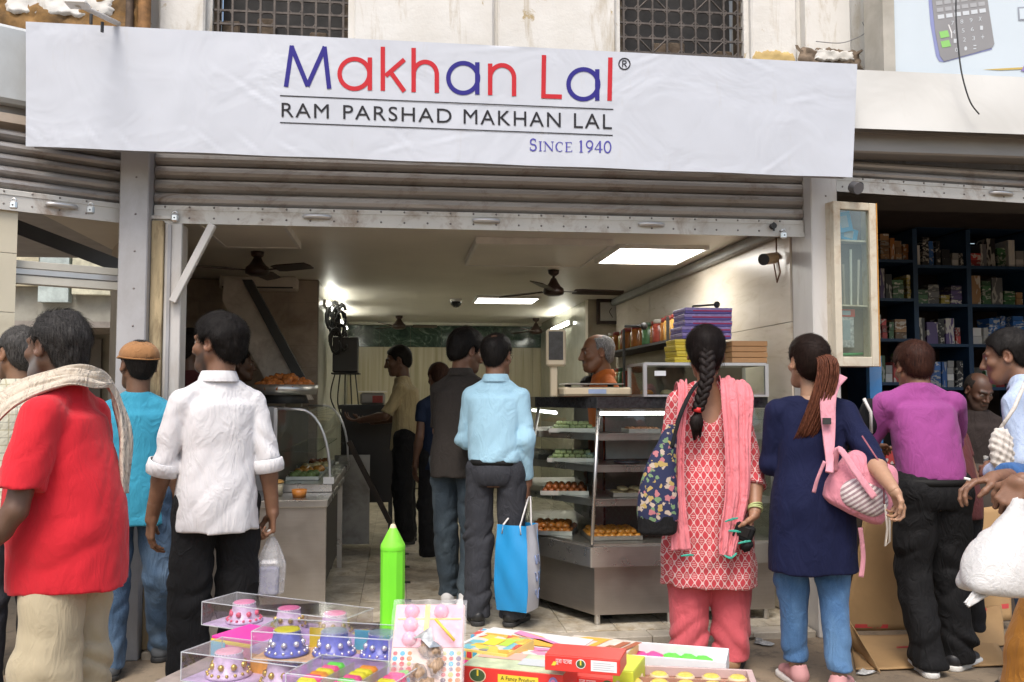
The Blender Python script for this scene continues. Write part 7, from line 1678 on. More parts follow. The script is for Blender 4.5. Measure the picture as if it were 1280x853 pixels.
bx2 = thing('metal_cabinet', 'grey sheet metal cabinet left of the curved glass case', 'cabinet', (-1.05, 6.5, 0)); bx('door', (-1.22, 6.32, LZ + 0.002), (-0.985, 6.335, 1.30), mat('cabinet_grey', (0.36, 0.35, 0.34), 0.5, 0.3, grime=(.2, .16, .12)), bx2); bx('door', (-0.98, 6.325, LZ + 0.002), (-0.84, 6.34, 1.30), mat('cabinet_grey', (0.36, 0.35, 0.34)), bx2); bx('body', (-1.22, 6.341, LZ + 0.002), (-0.84, 6.9, 1.305), mat('cabinet_grey', (0.36, 0.35, 0.34)), bx2)
ft = thing('round_tray', 'wide round steel tray heaped with orange fritters', 'tray', tuple(atY(356, 488, 6.62))); c = atY(356, 492, 6.62)
MB().lathe([(0.0001, 0.0), (0.21, 0.0), (0.225, 0.06), (0.232, 0.06), (0.218, -0.008), (0.0001, -0.01)], c, 36).build('pan', TRAYM, ft); MB().lathe([(0.15, -0.012), (0.17, -0.07), (0.14, -0.07), (0.12, -0.012)], c, 20).build('stand', DARKM, ft)
FRIT = mat('fried_orange', (0.52, 0.17, 0.035), 0.55, var=0.4, vscale=45, bmp=0.6, bscale=70); rnd = random.Random(4); fp = []
for k in range(64):
    rr = 0.195 * math.sqrt(rnd.random()); a = rnd.uniform(0, 6.28); hgt = 0.035 + 0.095 * (1 - (rr / 0.2) ** 1.5) * rnd.uniform(0.55, 1)
    if len(fp) < 5: random.seed(k + 9); o = MB().blob((0, 0, 0), 0.036, 9, 0.25, sq=(1.15, 0.95, 0.8)).build('fritter', FRIT); fp.append(o)
    else: o = rnd.choice(fp).copy(); COL.objects.link(o)
    o.location = (c.x + rr * math.cos(a), c.y + rr * math.sin(a), c.z + hgt); o.rotation_euler = (rnd.uniform(-1, 1), rnd.uniform(-1, 1), rnd.uniform(0, 6)); tag(o, 'orange fried fritter heaped on the round steel tray', 'fritter', 'fritters on the round tray')
bx('switch_box', (-0.80, 6.7, 1.30), (-0.70, 6.76, 1.39), mat('switch_cream', (0.5, 0.46, 0.38), 0.5)); tag(bpy.data.objects['switch_box'], 'cream switch box beside the fritter tray', 'switch box')
pt = thing('steel_pot', 'small steel pot with spoons on the low steel counter', 'pot', tuple(atZ(372, 603, LZ))); c = atZ(372, 603, LZ + 0.001); MB().lathe([(0.0001, 0), (0.05, 0), (0.052, 0.07), (0.06, 0.072), (0.06, 0.078), (0.047, 0.074), (0.045, 0.012), (0.0001, 0.01)], c, 24).build('pot', STEEL, pt)
for k in range(3): MB().tube([c + Vector((0.01 * k - .01, 0, 0.02)), c + Vector((-0.10 + 0.09 * k, 0.02, 0.12))], 0.006).build('spoon', STEEL, pt)
ct = thing('food_tub', 'cream plastic tub with an orange lid left of the steel pot', 'tub', tuple(atZ(342, 617, LZ))); c = atZ(342, 620, LZ + 0.001); MB().lathe([(0.0001, 0), (0.055, 0), (0.06, 0.08), (0.0001, 0.08)], c, 22).build('tub', mat('tub_cream', (0.55, 0.48, 0.32), 0.35, var=.2, vscale=30), ct); MB().lathe([(0.0001, 0.105), (0.05, 0.10), (0.064, 0.09), (0.064, 0.081), (0.0001, 0.081)], c, 22).build('lid', mat('tub_lid', (0.52, 0.28, 0.07), 0.45), ct)
ct = thing('glass_jar', 'tall jar with an orange lid behind the cream tub', 'jar', tuple(atZ(345, 602, LZ))); c = atZ(343, 600, LZ + 0.001); MB().lathe([(0.0001, 0), (0.055, 0), (0.058, 0.16), (0.0001, 0.16)], c, 20).build('jar_body', mat('jar_smoke', (0.16, 0.14, 0.11), 0.15), ct); MB().lathe([(0.0001, 0.185), (0.06, 0.18), (0.06, 0.161), (0.0001, 0.161)], c, 20).build('lid', mat('tub_lid', (0.52, 0.28, 0.07)), ct)
c = atZ(374, 622, LZ + 0.001); MB().lathe([(0.0001, 0.012), (0.036, 0.012), (0.045, 0.05), (0.048, 0.05), (0.04, 0.0), (0.0001, 0.0)], c, 20).build('bowl', mat('orange_bowl', (0.5, 0.18, 0.03), 0.4)); tag(bpy.data.objects['bowl'], 'small orange bowl in front of the steel pot', 'bowl')
# slanting duct and its black edge
du = thing('exhaust_duct', 'grey slanting exhaust duct with a black edge bar in the kitchen', 'duct', tuple(atY(330, 420, 7.6)))
def D_(px, py, Y=7.6): p = atY(px, py, Y); return (p.x, p.z)
DUM = mat('duct_grey', (0.56, 0.51, 0.46), 0.6, 0.1, var=0.25, vscale=4, grime=(0.18, 0.13, 0.1), gamount=0.8)
MB().prism([D_(280, 347), D_(303, 352), D_(360, 452), D_(385, 500), D_(345, 500), D_(296, 410), D_(278, 376)], 7.6, 8.1).build('duct_body', DUM, du); MB().prism([D_(303, 350, 7.58), D_(315, 350, 7.58), D_(386, 480, 7.58), D_(374, 484, 7.58)], 7.56, 7.66).build('edge_bar', DARKM, du)
# dark clutter along the left wall
tv = thing('wall_cabinet', 'black box hanging on the inner left wall among cables', 'cabinet', tuple(atD(432, 442, 9.3))); a = atD(432, 442, 9.3); bx('body', (a.x - 0.13, a.y, a.z - 0.19), (a.x + 0.12, a.y + 0.3, a.z + 0.17), mat('cabinet_black', (0.02, 0.02, 0.022), 0.35), tv, bev=0.01); bx('shelf', (a.x - 0.14, a.y - 0.03, a.z - 0.21), (a.x + 0.14, a.y + 0.3, a.z - 0.195), DARKM, tv)
random.seed(3); b = MB()
for _ in range(16):
    x_, z_ = a.x - .09 + random.uniform(-.06, .08), a.z + .18 + random.uniform(-.02, .30); r_ = random.uniform(.03, .07); y_ = random.uniform(-.06, .04); b.tube([(x_ + r_ * .8 * math.cos(q_ * .7), a.y - .05 + y_ + .01 * q_ * .3, z_ + r_ * 1.5 * math.sin(q_ * .7) - .012 * q_) for q_ in range(11)], random.choice((.007, .01, .015)), 6)
tag(b.build('cable_bundle', BLKC), 'tangled black cable bundle hanging above the black box', 'cables'); 
for k in range(5): cable('black cable drooping below the black box on the left wall', [a + Vector((-0.1 + .05 * k, -0.02, -0.2)), a + Vector((-0.14 + .07 * k, -0.03, -0.45 - .05 * k)), a + Vector((-0.02 + .02 * k, 0.0, -0.7))], 0.007, BLKC)
for o in bpy.data.objects:
    if o.name.startswith('cable') and o.get('label', '').startswith('black cable'): o['group'] = 'cables below the black box'
dt = thing('dark_counter', 'dark serving counter far inside under the weighing machine', 'counter', (-0.4, 9.2, FZ)); xa, xb = atD(424, 510, 8.9).x, atD(494, 510, 8.9).x; ya = atD(455, 510, 8.9).y
bx('counter_top', (xa, ya, 1.25), (xb, ya + 0.6, 1.29), DARKM, dt); bx('front', (xa + .02, ya + .03, 0.35), (xb - .02, ya + 0.06, 1.25), mat('front_dark', (0.035, 0.03, 0.027), 0.5), dt); [bx('leg', (x, ya + .04, FZ), (x + .04, ya + .08, .35), DARKM, dt) for x in (xa + .02, xb - .06)]
ws = thing('weighing_machine', 'small silver weighing machine on the far dark counter', 'scale', (0, 0, 0)); xa, xb = atY(450, 495, ya + .1).x, atY(481, 495, ya + .1).x; bx('body', (xa, ya + .1, 1.292), (xb, ya + .35, 1.41), mat('silver_plastic', (0.36, 0.34, 0.32), 0.4), ws, bev=.02); bx('pan', (xa - .02, ya + .1, 1.415), (xb + .02, ya + .36, 1.425), STEEL, ws); bx('keypad', (xb - .12, ya + .096, 1.31), (xb - .02, ya + .099, 1.38), mat('keypad_red', (.35, .05, .04), .5), ws)
pk = thing('leaning_plank', 'dark wooden plank leaning diagonally beside the far counter', 'plank', tuple(atD(460, 600, 7.9))); a, c = atD(436, 552, 7.9), atD(487, 652, 7.9); dv = (c - a); q = dv.normalized().to_track_quat('Z', 'Y').to_matrix().to_4x4(); q.translation = a
MB().box((-0.05, -0.02, 0), (0.05, 0.02, dv.length), q).build('board', mat('plank_dark', (0.05, 0.035, 0.025), .7, var=.5, vscale=12, stretch=(1, 1, .3)), pk); bx('dirty_sheet', (atD(418, 600, 8.2).x, atD(430, 600, 8.2).y, 0.06), (atD(462, 600, 8.2).x, atD(430, 600, 8.2).y + .03, 0.85), mat('panel_dirty', (.36, .35, .32), .6, grime=(.12, .1, .08), gamount=.8)); tag(bpy.data.objects['dirty_sheet'], 'dirty white panel standing behind the leaning plank', 'panel')

# ================================================================== THE STATIONERY STALL ON THE RIGHT
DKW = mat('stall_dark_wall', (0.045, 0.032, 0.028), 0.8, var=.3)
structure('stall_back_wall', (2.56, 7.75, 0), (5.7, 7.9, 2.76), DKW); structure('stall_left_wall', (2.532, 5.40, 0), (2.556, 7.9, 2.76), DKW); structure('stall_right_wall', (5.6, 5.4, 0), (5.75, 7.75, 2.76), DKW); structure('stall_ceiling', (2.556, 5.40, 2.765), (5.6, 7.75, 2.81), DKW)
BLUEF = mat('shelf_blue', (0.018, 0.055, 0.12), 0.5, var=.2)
sh = thing('stock_shelves', 'blue-edged shelving crowded with small boxes inside the stationery stall', 'shelves', (4, 7.3, 0)); SY = 7.05
ups = [atY(p, 400, SY).x for p in (1092, 1146, 1213, 1290, 1400)]
zsh = [XZ(1210, p, SY)[1] for p in (486, 432, 382, 334, 284, 236)]
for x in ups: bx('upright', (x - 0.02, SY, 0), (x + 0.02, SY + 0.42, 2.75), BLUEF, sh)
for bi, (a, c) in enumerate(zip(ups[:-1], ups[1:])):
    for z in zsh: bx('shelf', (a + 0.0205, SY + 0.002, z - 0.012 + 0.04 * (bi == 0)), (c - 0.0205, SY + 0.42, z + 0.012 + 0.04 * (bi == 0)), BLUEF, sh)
CB = {'white': (.55, .55, .55), 'blue': (.04, .14, .40), 'red': (.45, .05, .05), 'brown': (.34, .19, .09), 'purple': (.10, .07, .20), 'black': (.025, .025, .028), 'green': (.05, .14, .06), 'yellow': (.40, .32, .05), 'grey': (.16, .16, .17), 'orange': (.36, .14, .03)}
def stock_mat(k, col):
    m, nt, b = newmat('stock_' + k); g = coords(nt, kind='Generated'); sx = N(nt, 'SeparateXYZ'); L(nt, g, sx.inputs[0]); oi = N(nt, 'ObjectInfo')
    n1 = N(nt, 'TexNoise'); n1.inputs['Scale'].default_value = 1.4; n1.noise_dimensions = '4D'; L(nt, g, n1.inputs['Vector']); ml = N(nt, 'Math', operation='MULTIPLY'); ml.inputs[1].default_value = 50; L(nt, oi.outputs['Random'], ml.inputs[0]); L(nt, ml.outputs[0], n1.inputs['W'])
    lab = ramp(nt, n1.outputs[0], [(0.54, (0, 0, 0)), (0.56, (.8,) * 3), (0.62, (.8,) * 3), (0.64, (0, 0, 0))]); c = rnd_value(nt, mixc(nt, lab, col, (.62, .60, .55)), .5, 1.45)
    L(nt, c, b.inputs['Base Color']); b.inputs['Roughness'].default_value = .35; return m
cbm = {k: stock_mat(k, v) for k, v in CB.items()}; rnd = random.Random(12); cnt = 0; proto = {}
DEF = {0: ['brown', 'orange', 'red', 'green', 'white'], 1: ['blue', 'purple', 'black', 'red', 'white'], 2: ['white', 'grey', 'black', 'red', 'brown', 'green']}
for bi, (a, c) in enumerate(zip(ups[:-1], ups[1:])):
    if bi > 2: break
    for zi, z in enumerate(zsh):
        x = a + 0.03; zt = 0.27 if zi < 5 else 0.22; z0 = z + 0.0125 + 0.04 * (bi == 0); pal = DEF[min(bi, 2)]
        if zi == 1 and bi == 2: pal = ['white', 'white', 'blue']
        if zi == 2 and bi < 2: pal = ['black', 'green', 'yellow', 'grey', 'purple']
        while x < c - 0.06:
            k = rnd.choice(pal); w = rnd.choice((0.045, 0.06, 0.08, 0.1)); w = min(w, c - 0.025 - x)
            stack = rnd.random() < 0.6; h = rnd.choice((0.04, 0.055, 0.07)) if stack else rnd.uniform(0.16, 0.25); nn = rnd.randint(2, max(2, int(0.25 / h))) if stack else 1; dpt = rnd.uniform(0.12, 0.3); yo = rnd.uniform(0, 0.03)
            if cnt > 285: nn = 1
            if cnt > 292: break
            for q in range(nn):
                key = k
                if key not in proto:
                    o = MB().box((-.5, 0, 0), (.5, 1, 1)).build('stock_box', cbm[k]); proto[key] = o
                else: o = proto[key].copy(); COL.objects.link(o)
                o.location = (x + w / 2 + rnd.uniform(-.004, .004), SY + 0.03 + yo, z0 + q * h); o.scale = (w - .005, dpt, h - .003); o.rotation_euler = (0, 0, rnd.uniform(-.03, .03)); rw = ['bottom', 'second lowest', 'third lowest', 'third highest', 'second highest', 'top'][zi] + ' shelf of the ' + ['left', 'middle', 'right'][bi] + ' bay'; tag(o, '%s box packed on the %s in the stationery stall' % (k, rw), 'box', '%s boxes on the %s' % (k, rw)); cnt += 1
            x += w + rnd.choice((0.003, 0.006, 0.012))
t = thing('hanging_lamp', 'pale cup-shaped lamp under the stall ceiling', 'lamp', tuple(atD(1130, 262, 6.2))); a = atD(1130, 255, 6.2); MB().lathe([(0.03, 0.07), (0.055, 0.03), (0.065, -0.03), (0.06, -0.03), (0.05, 0.03), (0.0001, 0.06)], a, 18).build('shade', mat('lamp_cream', (.5, .5, .45), .5), t); MB().cyl(a + Vector((0, 0, .06)), (a.x, a.y, 2.766), 0.006).build('cord', BLKC, t)
# the open glass cupboard door
cd = thing('glass_cupboard', 'narrow cream glass-fronted cupboard hung open beside the right post', 'cupboard', (2.66, 5.05, 2.0)); CWD = mat('cream_wood_worn', (0.62, 0.56, 0.44), 0.6, var=.1, grime=(.36, .2, .08), gamount=.7, gscale=7)
CM = Matrix.Translation((atY(1040, 300, 5.02).x, 5.02, 0)) @ Matrix.Rotation(R(8), 4, 'Z'); CW = 0.285; z0, z1 = 1.548, 2.505; f = 0.045
for nm, lo, hi in (('stile', (0, -.02, z0), (f, .02, z1)), ('stile', (CW - f, -.02, z0), (CW, .02, z1)), ('rail', (f + .0002, -.018, z0), (CW - f - .0002, .018, z0 + .055)), ('rail', (f + .0002, -.018, z1 - .045), (CW - f - .0002, .018, z1))): bx(nm, lo, hi, CWD, cd, M=CM, bev=.003)
bx('glass_pane', (f, -.002, z0 + .055), (CW - f, .002, z1 - .045), GLS, cd, M=CM); bx('case_back', (0, .11, z0), (CW, .12, z1), mat('case_back_grey', (.22, .21, .20), .7), cd, M=CM)
for nm, lo, hi in (('case_side', (0, .0205, z0), (.01, .11, z1)), ('case_side', (CW - .01, .0205, z0), (CW, .11, z1)), ('case_shelf', (.01, .021, 2.28), (CW - .01, .109, 2.29)), ('case_shelf', (.01, .021, 1.90), (CW - .01, .109, 1.908)), ('case_shelf', (.01, .021, 1.60), (CW - .01, .109, 1.607)), ('case_bottom', (.01, .021, z0), (CW - .01, .109, z0 + .01))): bx(nm, lo, hi, CWD, cd, M=CM)
bx('edge_trim', (CW + .0005, -.021, z0), (CW + .006, .11, z1), mat('orange_edge', (.55, .27, .06), .6), cd, M=CM)
def incase(nm, label, cat, lo, hi, m, rot=0.0, grp=None):
    c = CM @ Vector(((lo[0] + hi[0]) / 2, (lo[1] + hi[1]) / 2, (lo[2] + hi[2]) / 2)); w, d, h = ((hi[i] - lo[i]) / 2 for i in range(3)); t = thing(nm, label, cat, c, R(8), grp); Mr = Matrix.Rotation(rot, 4, 'Y'); bx('cover', (-w, -d, -h), (w, d, h), m, t, local=True, M=Mr, bev=.003); bx('window', (-w * .55, -d - .0015, -h * .55), (w * .45, -d - .0003, h * .6), mat('pack_window', (.30, .36, .40), .3), t, local=True, M=Mr); return t
CY = mat('cyan_card', (.03, .30, .55), .45, var=.1)
incase('instrument_pack', 'upper cyan pack tilted behind the glass of the cupboard', 'pack', (.07, .05, 2.34), (.17, .06, 2.46), CY, -.2); incase('instrument_pack', 'lower cyan pack tilted behind the glass of the cupboard', 'pack', (.10, .065, 2.292), (.22, .075, 2.37), CY, .2); incase('pen_pack', 'white and red pack of pens behind the cupboard glass', 'pack', (.07, .05, 1.66), (.17, .06, 1.86), mat('pack_grey', (.42, .42, .43), .3, var=.5, vscale=50)); incase('pen_pack', 'red topped card above the pen pack in the cupboard', 'pack', (.065, .046, 1.84), (.175, .049, 1.885), mat('red_card', (.5, .04, .03), .5))
for i, (h, c_) in enumerate(((.30, (.55, .52, .46)), (.24, (.35, .3, .25)), (.33, (.6, .58, .52)), (.27, (.5, .45, .4)))):
    p = CM @ Vector((.07 + .045 * i, .06, 1.91)); o = MB().cyl(p, p + Vector((.008 * (i - 1.5), 0, h)), .006, .008, 8).build('paint_brush', mat('brush_%d' % i, c_, .4)); tag(o, 'thin %s brush standing in the middle of the cupboard' % ['cream', 'brown', 'white', 'tan'][i], 'brush')
for i, (c_, nm) in enumerate((((.05, .30, .12), 'green'), ((.45, .12, .06), 'orange red'), ((.05, .15, .4), 'blue'))):
    p = CM @ Vector((.06, .06, 1.575 + .022 * (2 - i))); p2 = CM @ Vector((.23, .06, 1.580 + .022 * (2 - i))); tag(MB().tube([p, p2], .009).build('marker_pen', mat('marker_' + nm.split()[0], c_, .4)), '%s marker pen lying at the bottom of the cupboard' % nm, 'pen')
bx('blue_post', (atY(1086, 470, 5.3).x, 5.29, 0.951), (atY(1101, 470, 5.3).x, 5.33, 1.62), mat('post_blue', (.04, .18, .42), .5, grime=(.2, .2, .2))); tag(bpy.data.objects['blue_post'], 'blue painted post under the open glass cupboard', 'post')
sc2 = thing('stall_counter', 'dark low counter of the stationery stall behind the cardboard', 'counter', (3.3, 5.5, 0)); bx('front', (2.60, 5.32, 0), (5.5, 5.36, .92), mat('counter_dark_wood', (.06, .045, .035), .6), sc2); bx('counter_top', (2.60, 5.28, .922), (5.5, 5.8, .95), mat('counter_top_dark', (.09, .075, .06), .5), sc2)
for i in range(9):
    x = 2.7 + i * .17; k = rnd.choice(list(CB)); o = MB().box((-.06, -.05, 0), (.06, .05, .05 + .03 * (i % 3)), None, .004).build('stock_box', cbm[k]); o.location = (x, 5.5 + .05 * (i % 2), .951); o.rotation_euler = (0, 0, rnd.uniform(-.5, .5)); tag(o, '%s box lying on the stall counter, number of boxes beside it' % k, 'box'); o['label'] = '%s box lying on the stall counter beyond the purple shirt' % k; o['group'] = '%s boxes on the stall counter' % k
# cardboard
CARD = mat('brown_cardboard', (0.40, 0.25, 0.115), 0.85, var=.1, vscale=3, grime=(.22, .13, .06), gamount=.5, bmp=.1, bscale=12, stretch=(1, 1, 1)); REDT = mat('red_tape', (.5, .05, .05), .5)
def card(label, corners, th=.006, wav=.012, seed=0, tape=None):
    t = thing('cardboard_sheet', label, 'cardboard', tuple(corners[0])); C_ = [Vector(c) for c in corners]; rr = random.Random(seed); ph = [rr.uniform(0, 6) for _ in range(4)]; nn = (C_[1] - C_[0]).cross(C_[3] - C_[0]).normalized()
    def fn(u, v):
        p = (C_[0] * (1 - u) + C_[1] * u) * (1 - v) + (C_[3] * (1 - u) + C_[2] * u) * v; return p + nn * wav * (math.sin(u * 5 + ph[0]) * math.sin(v * 4 + ph[1]) + .4 * math.sin(u * 11 + v * 6 + ph[2]))
    o = MB().grid(fn, 24, 18).build('sheet', CARD, t); so = o.modifiers.new('th', 'SOLIDIFY'); so.thickness = th
    for (u0, v0, u1, v1) in (tape or []):
        b = MB(); b.add([tuple(fn(u, v) + nn * s_ * (th * 1.2)) for (u, v, s_) in ((u0, v0, 1), (u1, v0, 1), (u1, v1, 1), (u0, v1, 1))], [(0, 1, 2, 3)]); b.add([tuple(fn(u, v) - nn * (th * 1.2)) for (u, v) in ((u0, v0), (u1, v0), (u1, v1), (u0, v1))], [(0, 1, 2, 3)]); b.build('tape', REDT, t)
    return t
def G(px, py, z=0.01): return atZ(px, py, z)
card('big cardboard sheet standing behind the legs in black trousers', [atY(1052, 788, 5.20), atY(1212, 790, 5.22), atY(1216, 618, 5.27), atY(1080, 640, 5.27)], seed=1, tape=[(.1, .02, .35, .05)])
card('second cardboard sheet standing right of the black trousers', [atY(1195, 782, 5.13), atY(1264, 775, 5.13), atY(1262, 630, 5.24), atY(1196, 640, 5.24)], seed=2, tape=[(.3, .10, .95, .14)])
card('cardboard flap lying under the sports shoes', [G(1070, 838), G(1262, 832), G(1238, 790, .02), G(1062, 797, .02)], seed=3, wav=.006, tape=[(.3, .55, .6, .6)])
card('bent cardboard edge curling up beside the pink shoes', [G(1098, 842, .012), G(1064, 800, .03), atY(1040, 752, 5.0), atY(1058, 765, 4.9)], seed=4, wav=.015)
card('small cardboard flap leaning low at the stall front', [G(1190, 812, .012), G(1258, 806, .012), atY(1250, 760, 5.05), atY(1190, 765, 5.05)], seed=5, tape=[(.05, .9, .7, .98)])
# litter on the ground
rnd = random.Random(21)
for i, (px, py, nm, c_) in enumerate(((938, 798, 'dark leaf scrap', (.06, .045, .03)), (950, 803, 'grey leaf scrap', (.3, .29, .27)), (958, 806, 'white paper scrap', (.5, .5, .48)), (965, 796, 'brown leaf scrap', (.1, .06, .03)), (943, 790, 'black leaf scrap', (.03, .025, .02)), (196, 802, 'tan scrap by the jamb', (.35, .25, .14)), (212, 797, 'cream scrap by the jamb', (.45, .38, .26)), (1082, 842, 'tiny white scrap', (.6, .6, .58)))):
    p = G(px, py, .002); b = MB(); random.seed(i); b.blob((0, 0, .008), .035, 7, .45, sq=(1.5, 1, .22)); o = b.build('litter', mat('litter_%d' % i, c_, .9, var=.4, vscale=40)); o.location = p; o.rotation_euler = (0, 0, i); tag(o, '%s lying on the street floor near the step' % nm, 'litter')

# ================================================================== THE FIREWORK STALL IN THE FOREGROUND
def atDz(px, py, d): return atD(px, py, d)
class Fr:
    """a box's own frame: front bottom edge between two photo points on a level surface"""
    def __init__(s, pL, pR, z):
        a, b = atZ(pL[0], pL[1], z), atZ(pR[0], pR[1], z); s.o = a; s.w = (b - a).length; x = (b - a).normalized(); y = Vector((-x.y, x.x, 0))
        s.M = Matrix(((x.x, y.x, 0, a.x), (x.y, y.y, 0, a.y), (0, 0, 1, z), (0, 0, 0, 1)))
CLEAR = glass('clear_box_plastic', (0.975, 0.975, 0.98), 0.07, 0.12); EDGE = film('box_edge_plastic', (0.75, 0.78, 0.8), 0.45, 0.2, 0.1)
def clearbox(fr, t, d, h):
    w = fr.w; b = MB()
    for lo, hi in (((0, 0, 0), (w, .0012, h)), ((0, d - .0012, 0), (w, d, h)), ((0, .0013, 0), (.0012, d - .0013, h)), ((w - .0012, .0013, 0), (w, d - .0013, h)), ((0, 0, h + .0002), (w, d, h + .0014))): b.box(lo, hi, fr.M)
    b.build('clear_cover', CLEAR, t); e = MB(); r = .0016
    for p0, p1 in (((0, 0, h), (w, 0, h)), ((0, d, h), (w, d, h)), ((0, 0, h), (0, d, h)), ((w, 0, h), (w, d, h)), ((0, 0, 0), (0, 0, h)), ((w, 0, 0), (w, 0, h)), ((0, 0, 0), (w, 0, 0)), ((0, d, 0), (0, d, h))): e.cyl(fr.M @ Vector(p0), fr.M @ Vector(p1), r, n=6)
    e.build('cover_edge', EDGE, t)
PINKW = mat('pink_wax', (0.85, 0.20, 0.42), 0.45, var=.12, vscale=40); YELW = mat('yellow_wax', (0.80, 0.72, 0.05), 0.45); GREYW = mat('blue_grey_wax', (0.20, 0.26, 0.34), 0.4, var=.3, vscale=60)
LILAC = mat('lilac_foil', (0.66, 0.50, 0.70), 0.3, .0, var=.25, vscale=50); BLUEP = mat('blue_foil', (0.13, 0.15, 0.52), 0.3, .0, var=.25, vscale=50); GOLD = mat('gold_bead', (0.62, 0.44, 0.12), .25, .7); ROSE = mat('rose_bead', (0.75, 0.10, 0.20), .3); SILV = mat('silver_bead', (0.75, 0.72, 0.75), .2, .7)
def cup(p, label, grp, wax, foil, sc=1.0, seed=0, bead=None):
    t = thing('candle_cup', label, 'candle', tuple(p), seed * 1.3, grp); s_ = sc
    MB().lathe([(0.0001, 0), (.052 * s_, 0), (.056 * s_, .004), (.050 * s_, .010), (.041 * s_, .014), (.034 * s_, .05 * s_), (.032 * s_, .058 * s_), (.029 * s_, .058 * s_), (.0285 * s_, .052 * s_)], n=28).build('holder', foil, t, local=True)
    MB().lathe([(.0318 * s_, .0575 * s_), (.031 * s_, .0605 * s_), (.02 * s_, .0615 * s_), (.0001, .061 * s_)], n=24).build('wax', wax, t, local=True)
    b = MB(); rr = random.Random(seed); b.mats = [GOLD, ROSE, SILV]
    for ring, (r_, z, n_, sz) in enumerate(((.0505, .011, 16, .0045), (.039, .028, 8, .0085), (.0335, .0565, 26, .0019))):
        for k in range(n_): a = 2 * math.pi * k / n_; b.cur = (0, 1, 2)[(k + ring) % 2 if bead is None else bead] if ring < 2 else 2; b.blob((r_ * s_ * math.cos(a), r_ * s_ * math.sin(a), z * s_), sz * s_, 6)
    o = b.build('beads', None, t, local=True); o['kind'] = 'stuff'; return t
def card_lid(fr, t, d, h, m, nm='card_base', lo=(0, 0), bev=.001): return MB().box((lo[0], lo[1], 0), (fr.w - lo[0], d, h), fr.M, bev).build(nm, m, t)
TZ = 0.69
# table under everything
tf = Fr((300, 800), (900, 846), TZ); tb_ = thing('stall_table', 'low vendor table under the boxes of fireworks in the foreground', 'table', tuple(tf.o))
TCL = mat('table_cloth_grey', (.30, .25, .22), .8, var=.3, vscale=14)
MB().box((-.0, -1.0, -.03), (tf.w - .06, -.06, -.002), tf.M, .004).build('tabletop', TCL, tb_)
for x in (.05, tf.w - .06):
    for y in (-.95, -.12): b = MB(); b.box((x, y, -TZ), (x + .04, y + .04, -.0302), tf.M); b.build('leg', WOODST, tb_)
# A: long clear box with three pink cups
def cups_in(fr, t, d, zoff, specs):
    for (u, v, label, grp, wax, foil, sc, seed, bead) in specs: cup(fr.M @ Vector((fr.w * u, d * v, zoff)), label, grp, wax, foil, sc, seed, bead)
fr = Fr((252, 781), (428, 806), TZ); t = thing('candle_box', 'long clear plastic box of pink-topped cups at the back left of the stall', 'box', tuple(fr.o)); clearbox(fr, t, .15, .068); card_lid(fr, t, .148, .003, mat('lilac_card', (.55, .42, .62), .5, var=.3, vscale=20), lo=(.002, .002))
cups_in(fr, t, .15, .0035, [(.19, .5, 'pink-topped lilac cup at the left end of the long clear box', None, PINKW, LILAC, 1.0, 1, 1), (.52, .5, 'pink-topped lilac cup in the middle of the long clear box', None, PINKW, LILAC, .98, 2, 0), (.84, .5, 'pink-topped lilac cup at the right end of the long clear box', None, PINKW, LILAC, 1.0, 3, 0)])
# B: front left clear box with two cups
fr = Fr((226, 851), (372, 872), TZ); t = thing('candle_box', 'clear plastic box of two lilac cups at the front left corner', 'box', tuple(fr.o)); clearbox(fr, t, .15, .068); card_lid(fr, t, .148, .003, mat('lilac_card', (.55, .42, .62), .5), lo=(.002, .002))
cups_in(fr, t, .15, .0035, [(.26, .45, 'pale pink cup with gold beads at the left of the front box', None, mat('pale_pink_wax', (.85, .38, .50), .45), LILAC, 1.0, 4, 0), (.74, .42, 'rose-topped cup with gold beads at the right of the front box', None, mat('rose_wax', (.80, .12, .28), .45), LILAC, 1.0, 5, 0)])
# C: pink and yellow carton under the blue cups
MAGB, YEB = mat('magenta_box', (.72, .03, .33), .45, var=.15), mat('bright_yellow_box', (.78, .58, .02), .45)
fr = Fr((264, 822), (320, 832), TZ); fr.w *= 1.6; t = thing('firework_carton', 'magenta carton with a yellow edge under the clear boxes', 'carton', tuple(fr.o)); MB().box((0, 0, .001), (fr.w, .14, .05), fr.M, .002).build('carton', MAGB, t); MB().box((-.001, -.0012, .040), (fr.w + .001, .141, .0495), fr.M, .001).build('yellow_edge', YEB, t); MB().box((0, 0, .0501), (fr.w, .14, .057), fr.M, .001).build('carton_top', MAGB, t); MB().box((.0, -.002, .005), (.05, -.0005, .044), fr.M).build('label_print', mat('cyan_print', (.1, .45, .65), .5), t); MB().box((.06, -.002, .004), (fr.w - .01, -.0005, .04), fr.M).build('label_print', mat('rose_print', (.72, .22, .35), .5, var=.3, vscale=60), t)
fr = Fr((312, 842), (440, 862), TZ); t = thing('firework_carton', 'orange and green printed carton under the box of blue cups', 'carton', tuple(fr.o)); MB().box((0, 0, .001), (fr.w, .2, .066), fr.M, .002).build('carton', mat('orange_print', (.62, .28, .04), .5, var=.4, vscale=30), t); MB().box((0, -.0012, .05), (fr.w, .2, .0672), fr.M, .001).build('lid_print', mat('violet_print', (.45, .30, .55), .5, var=.3, vscale=25), t)
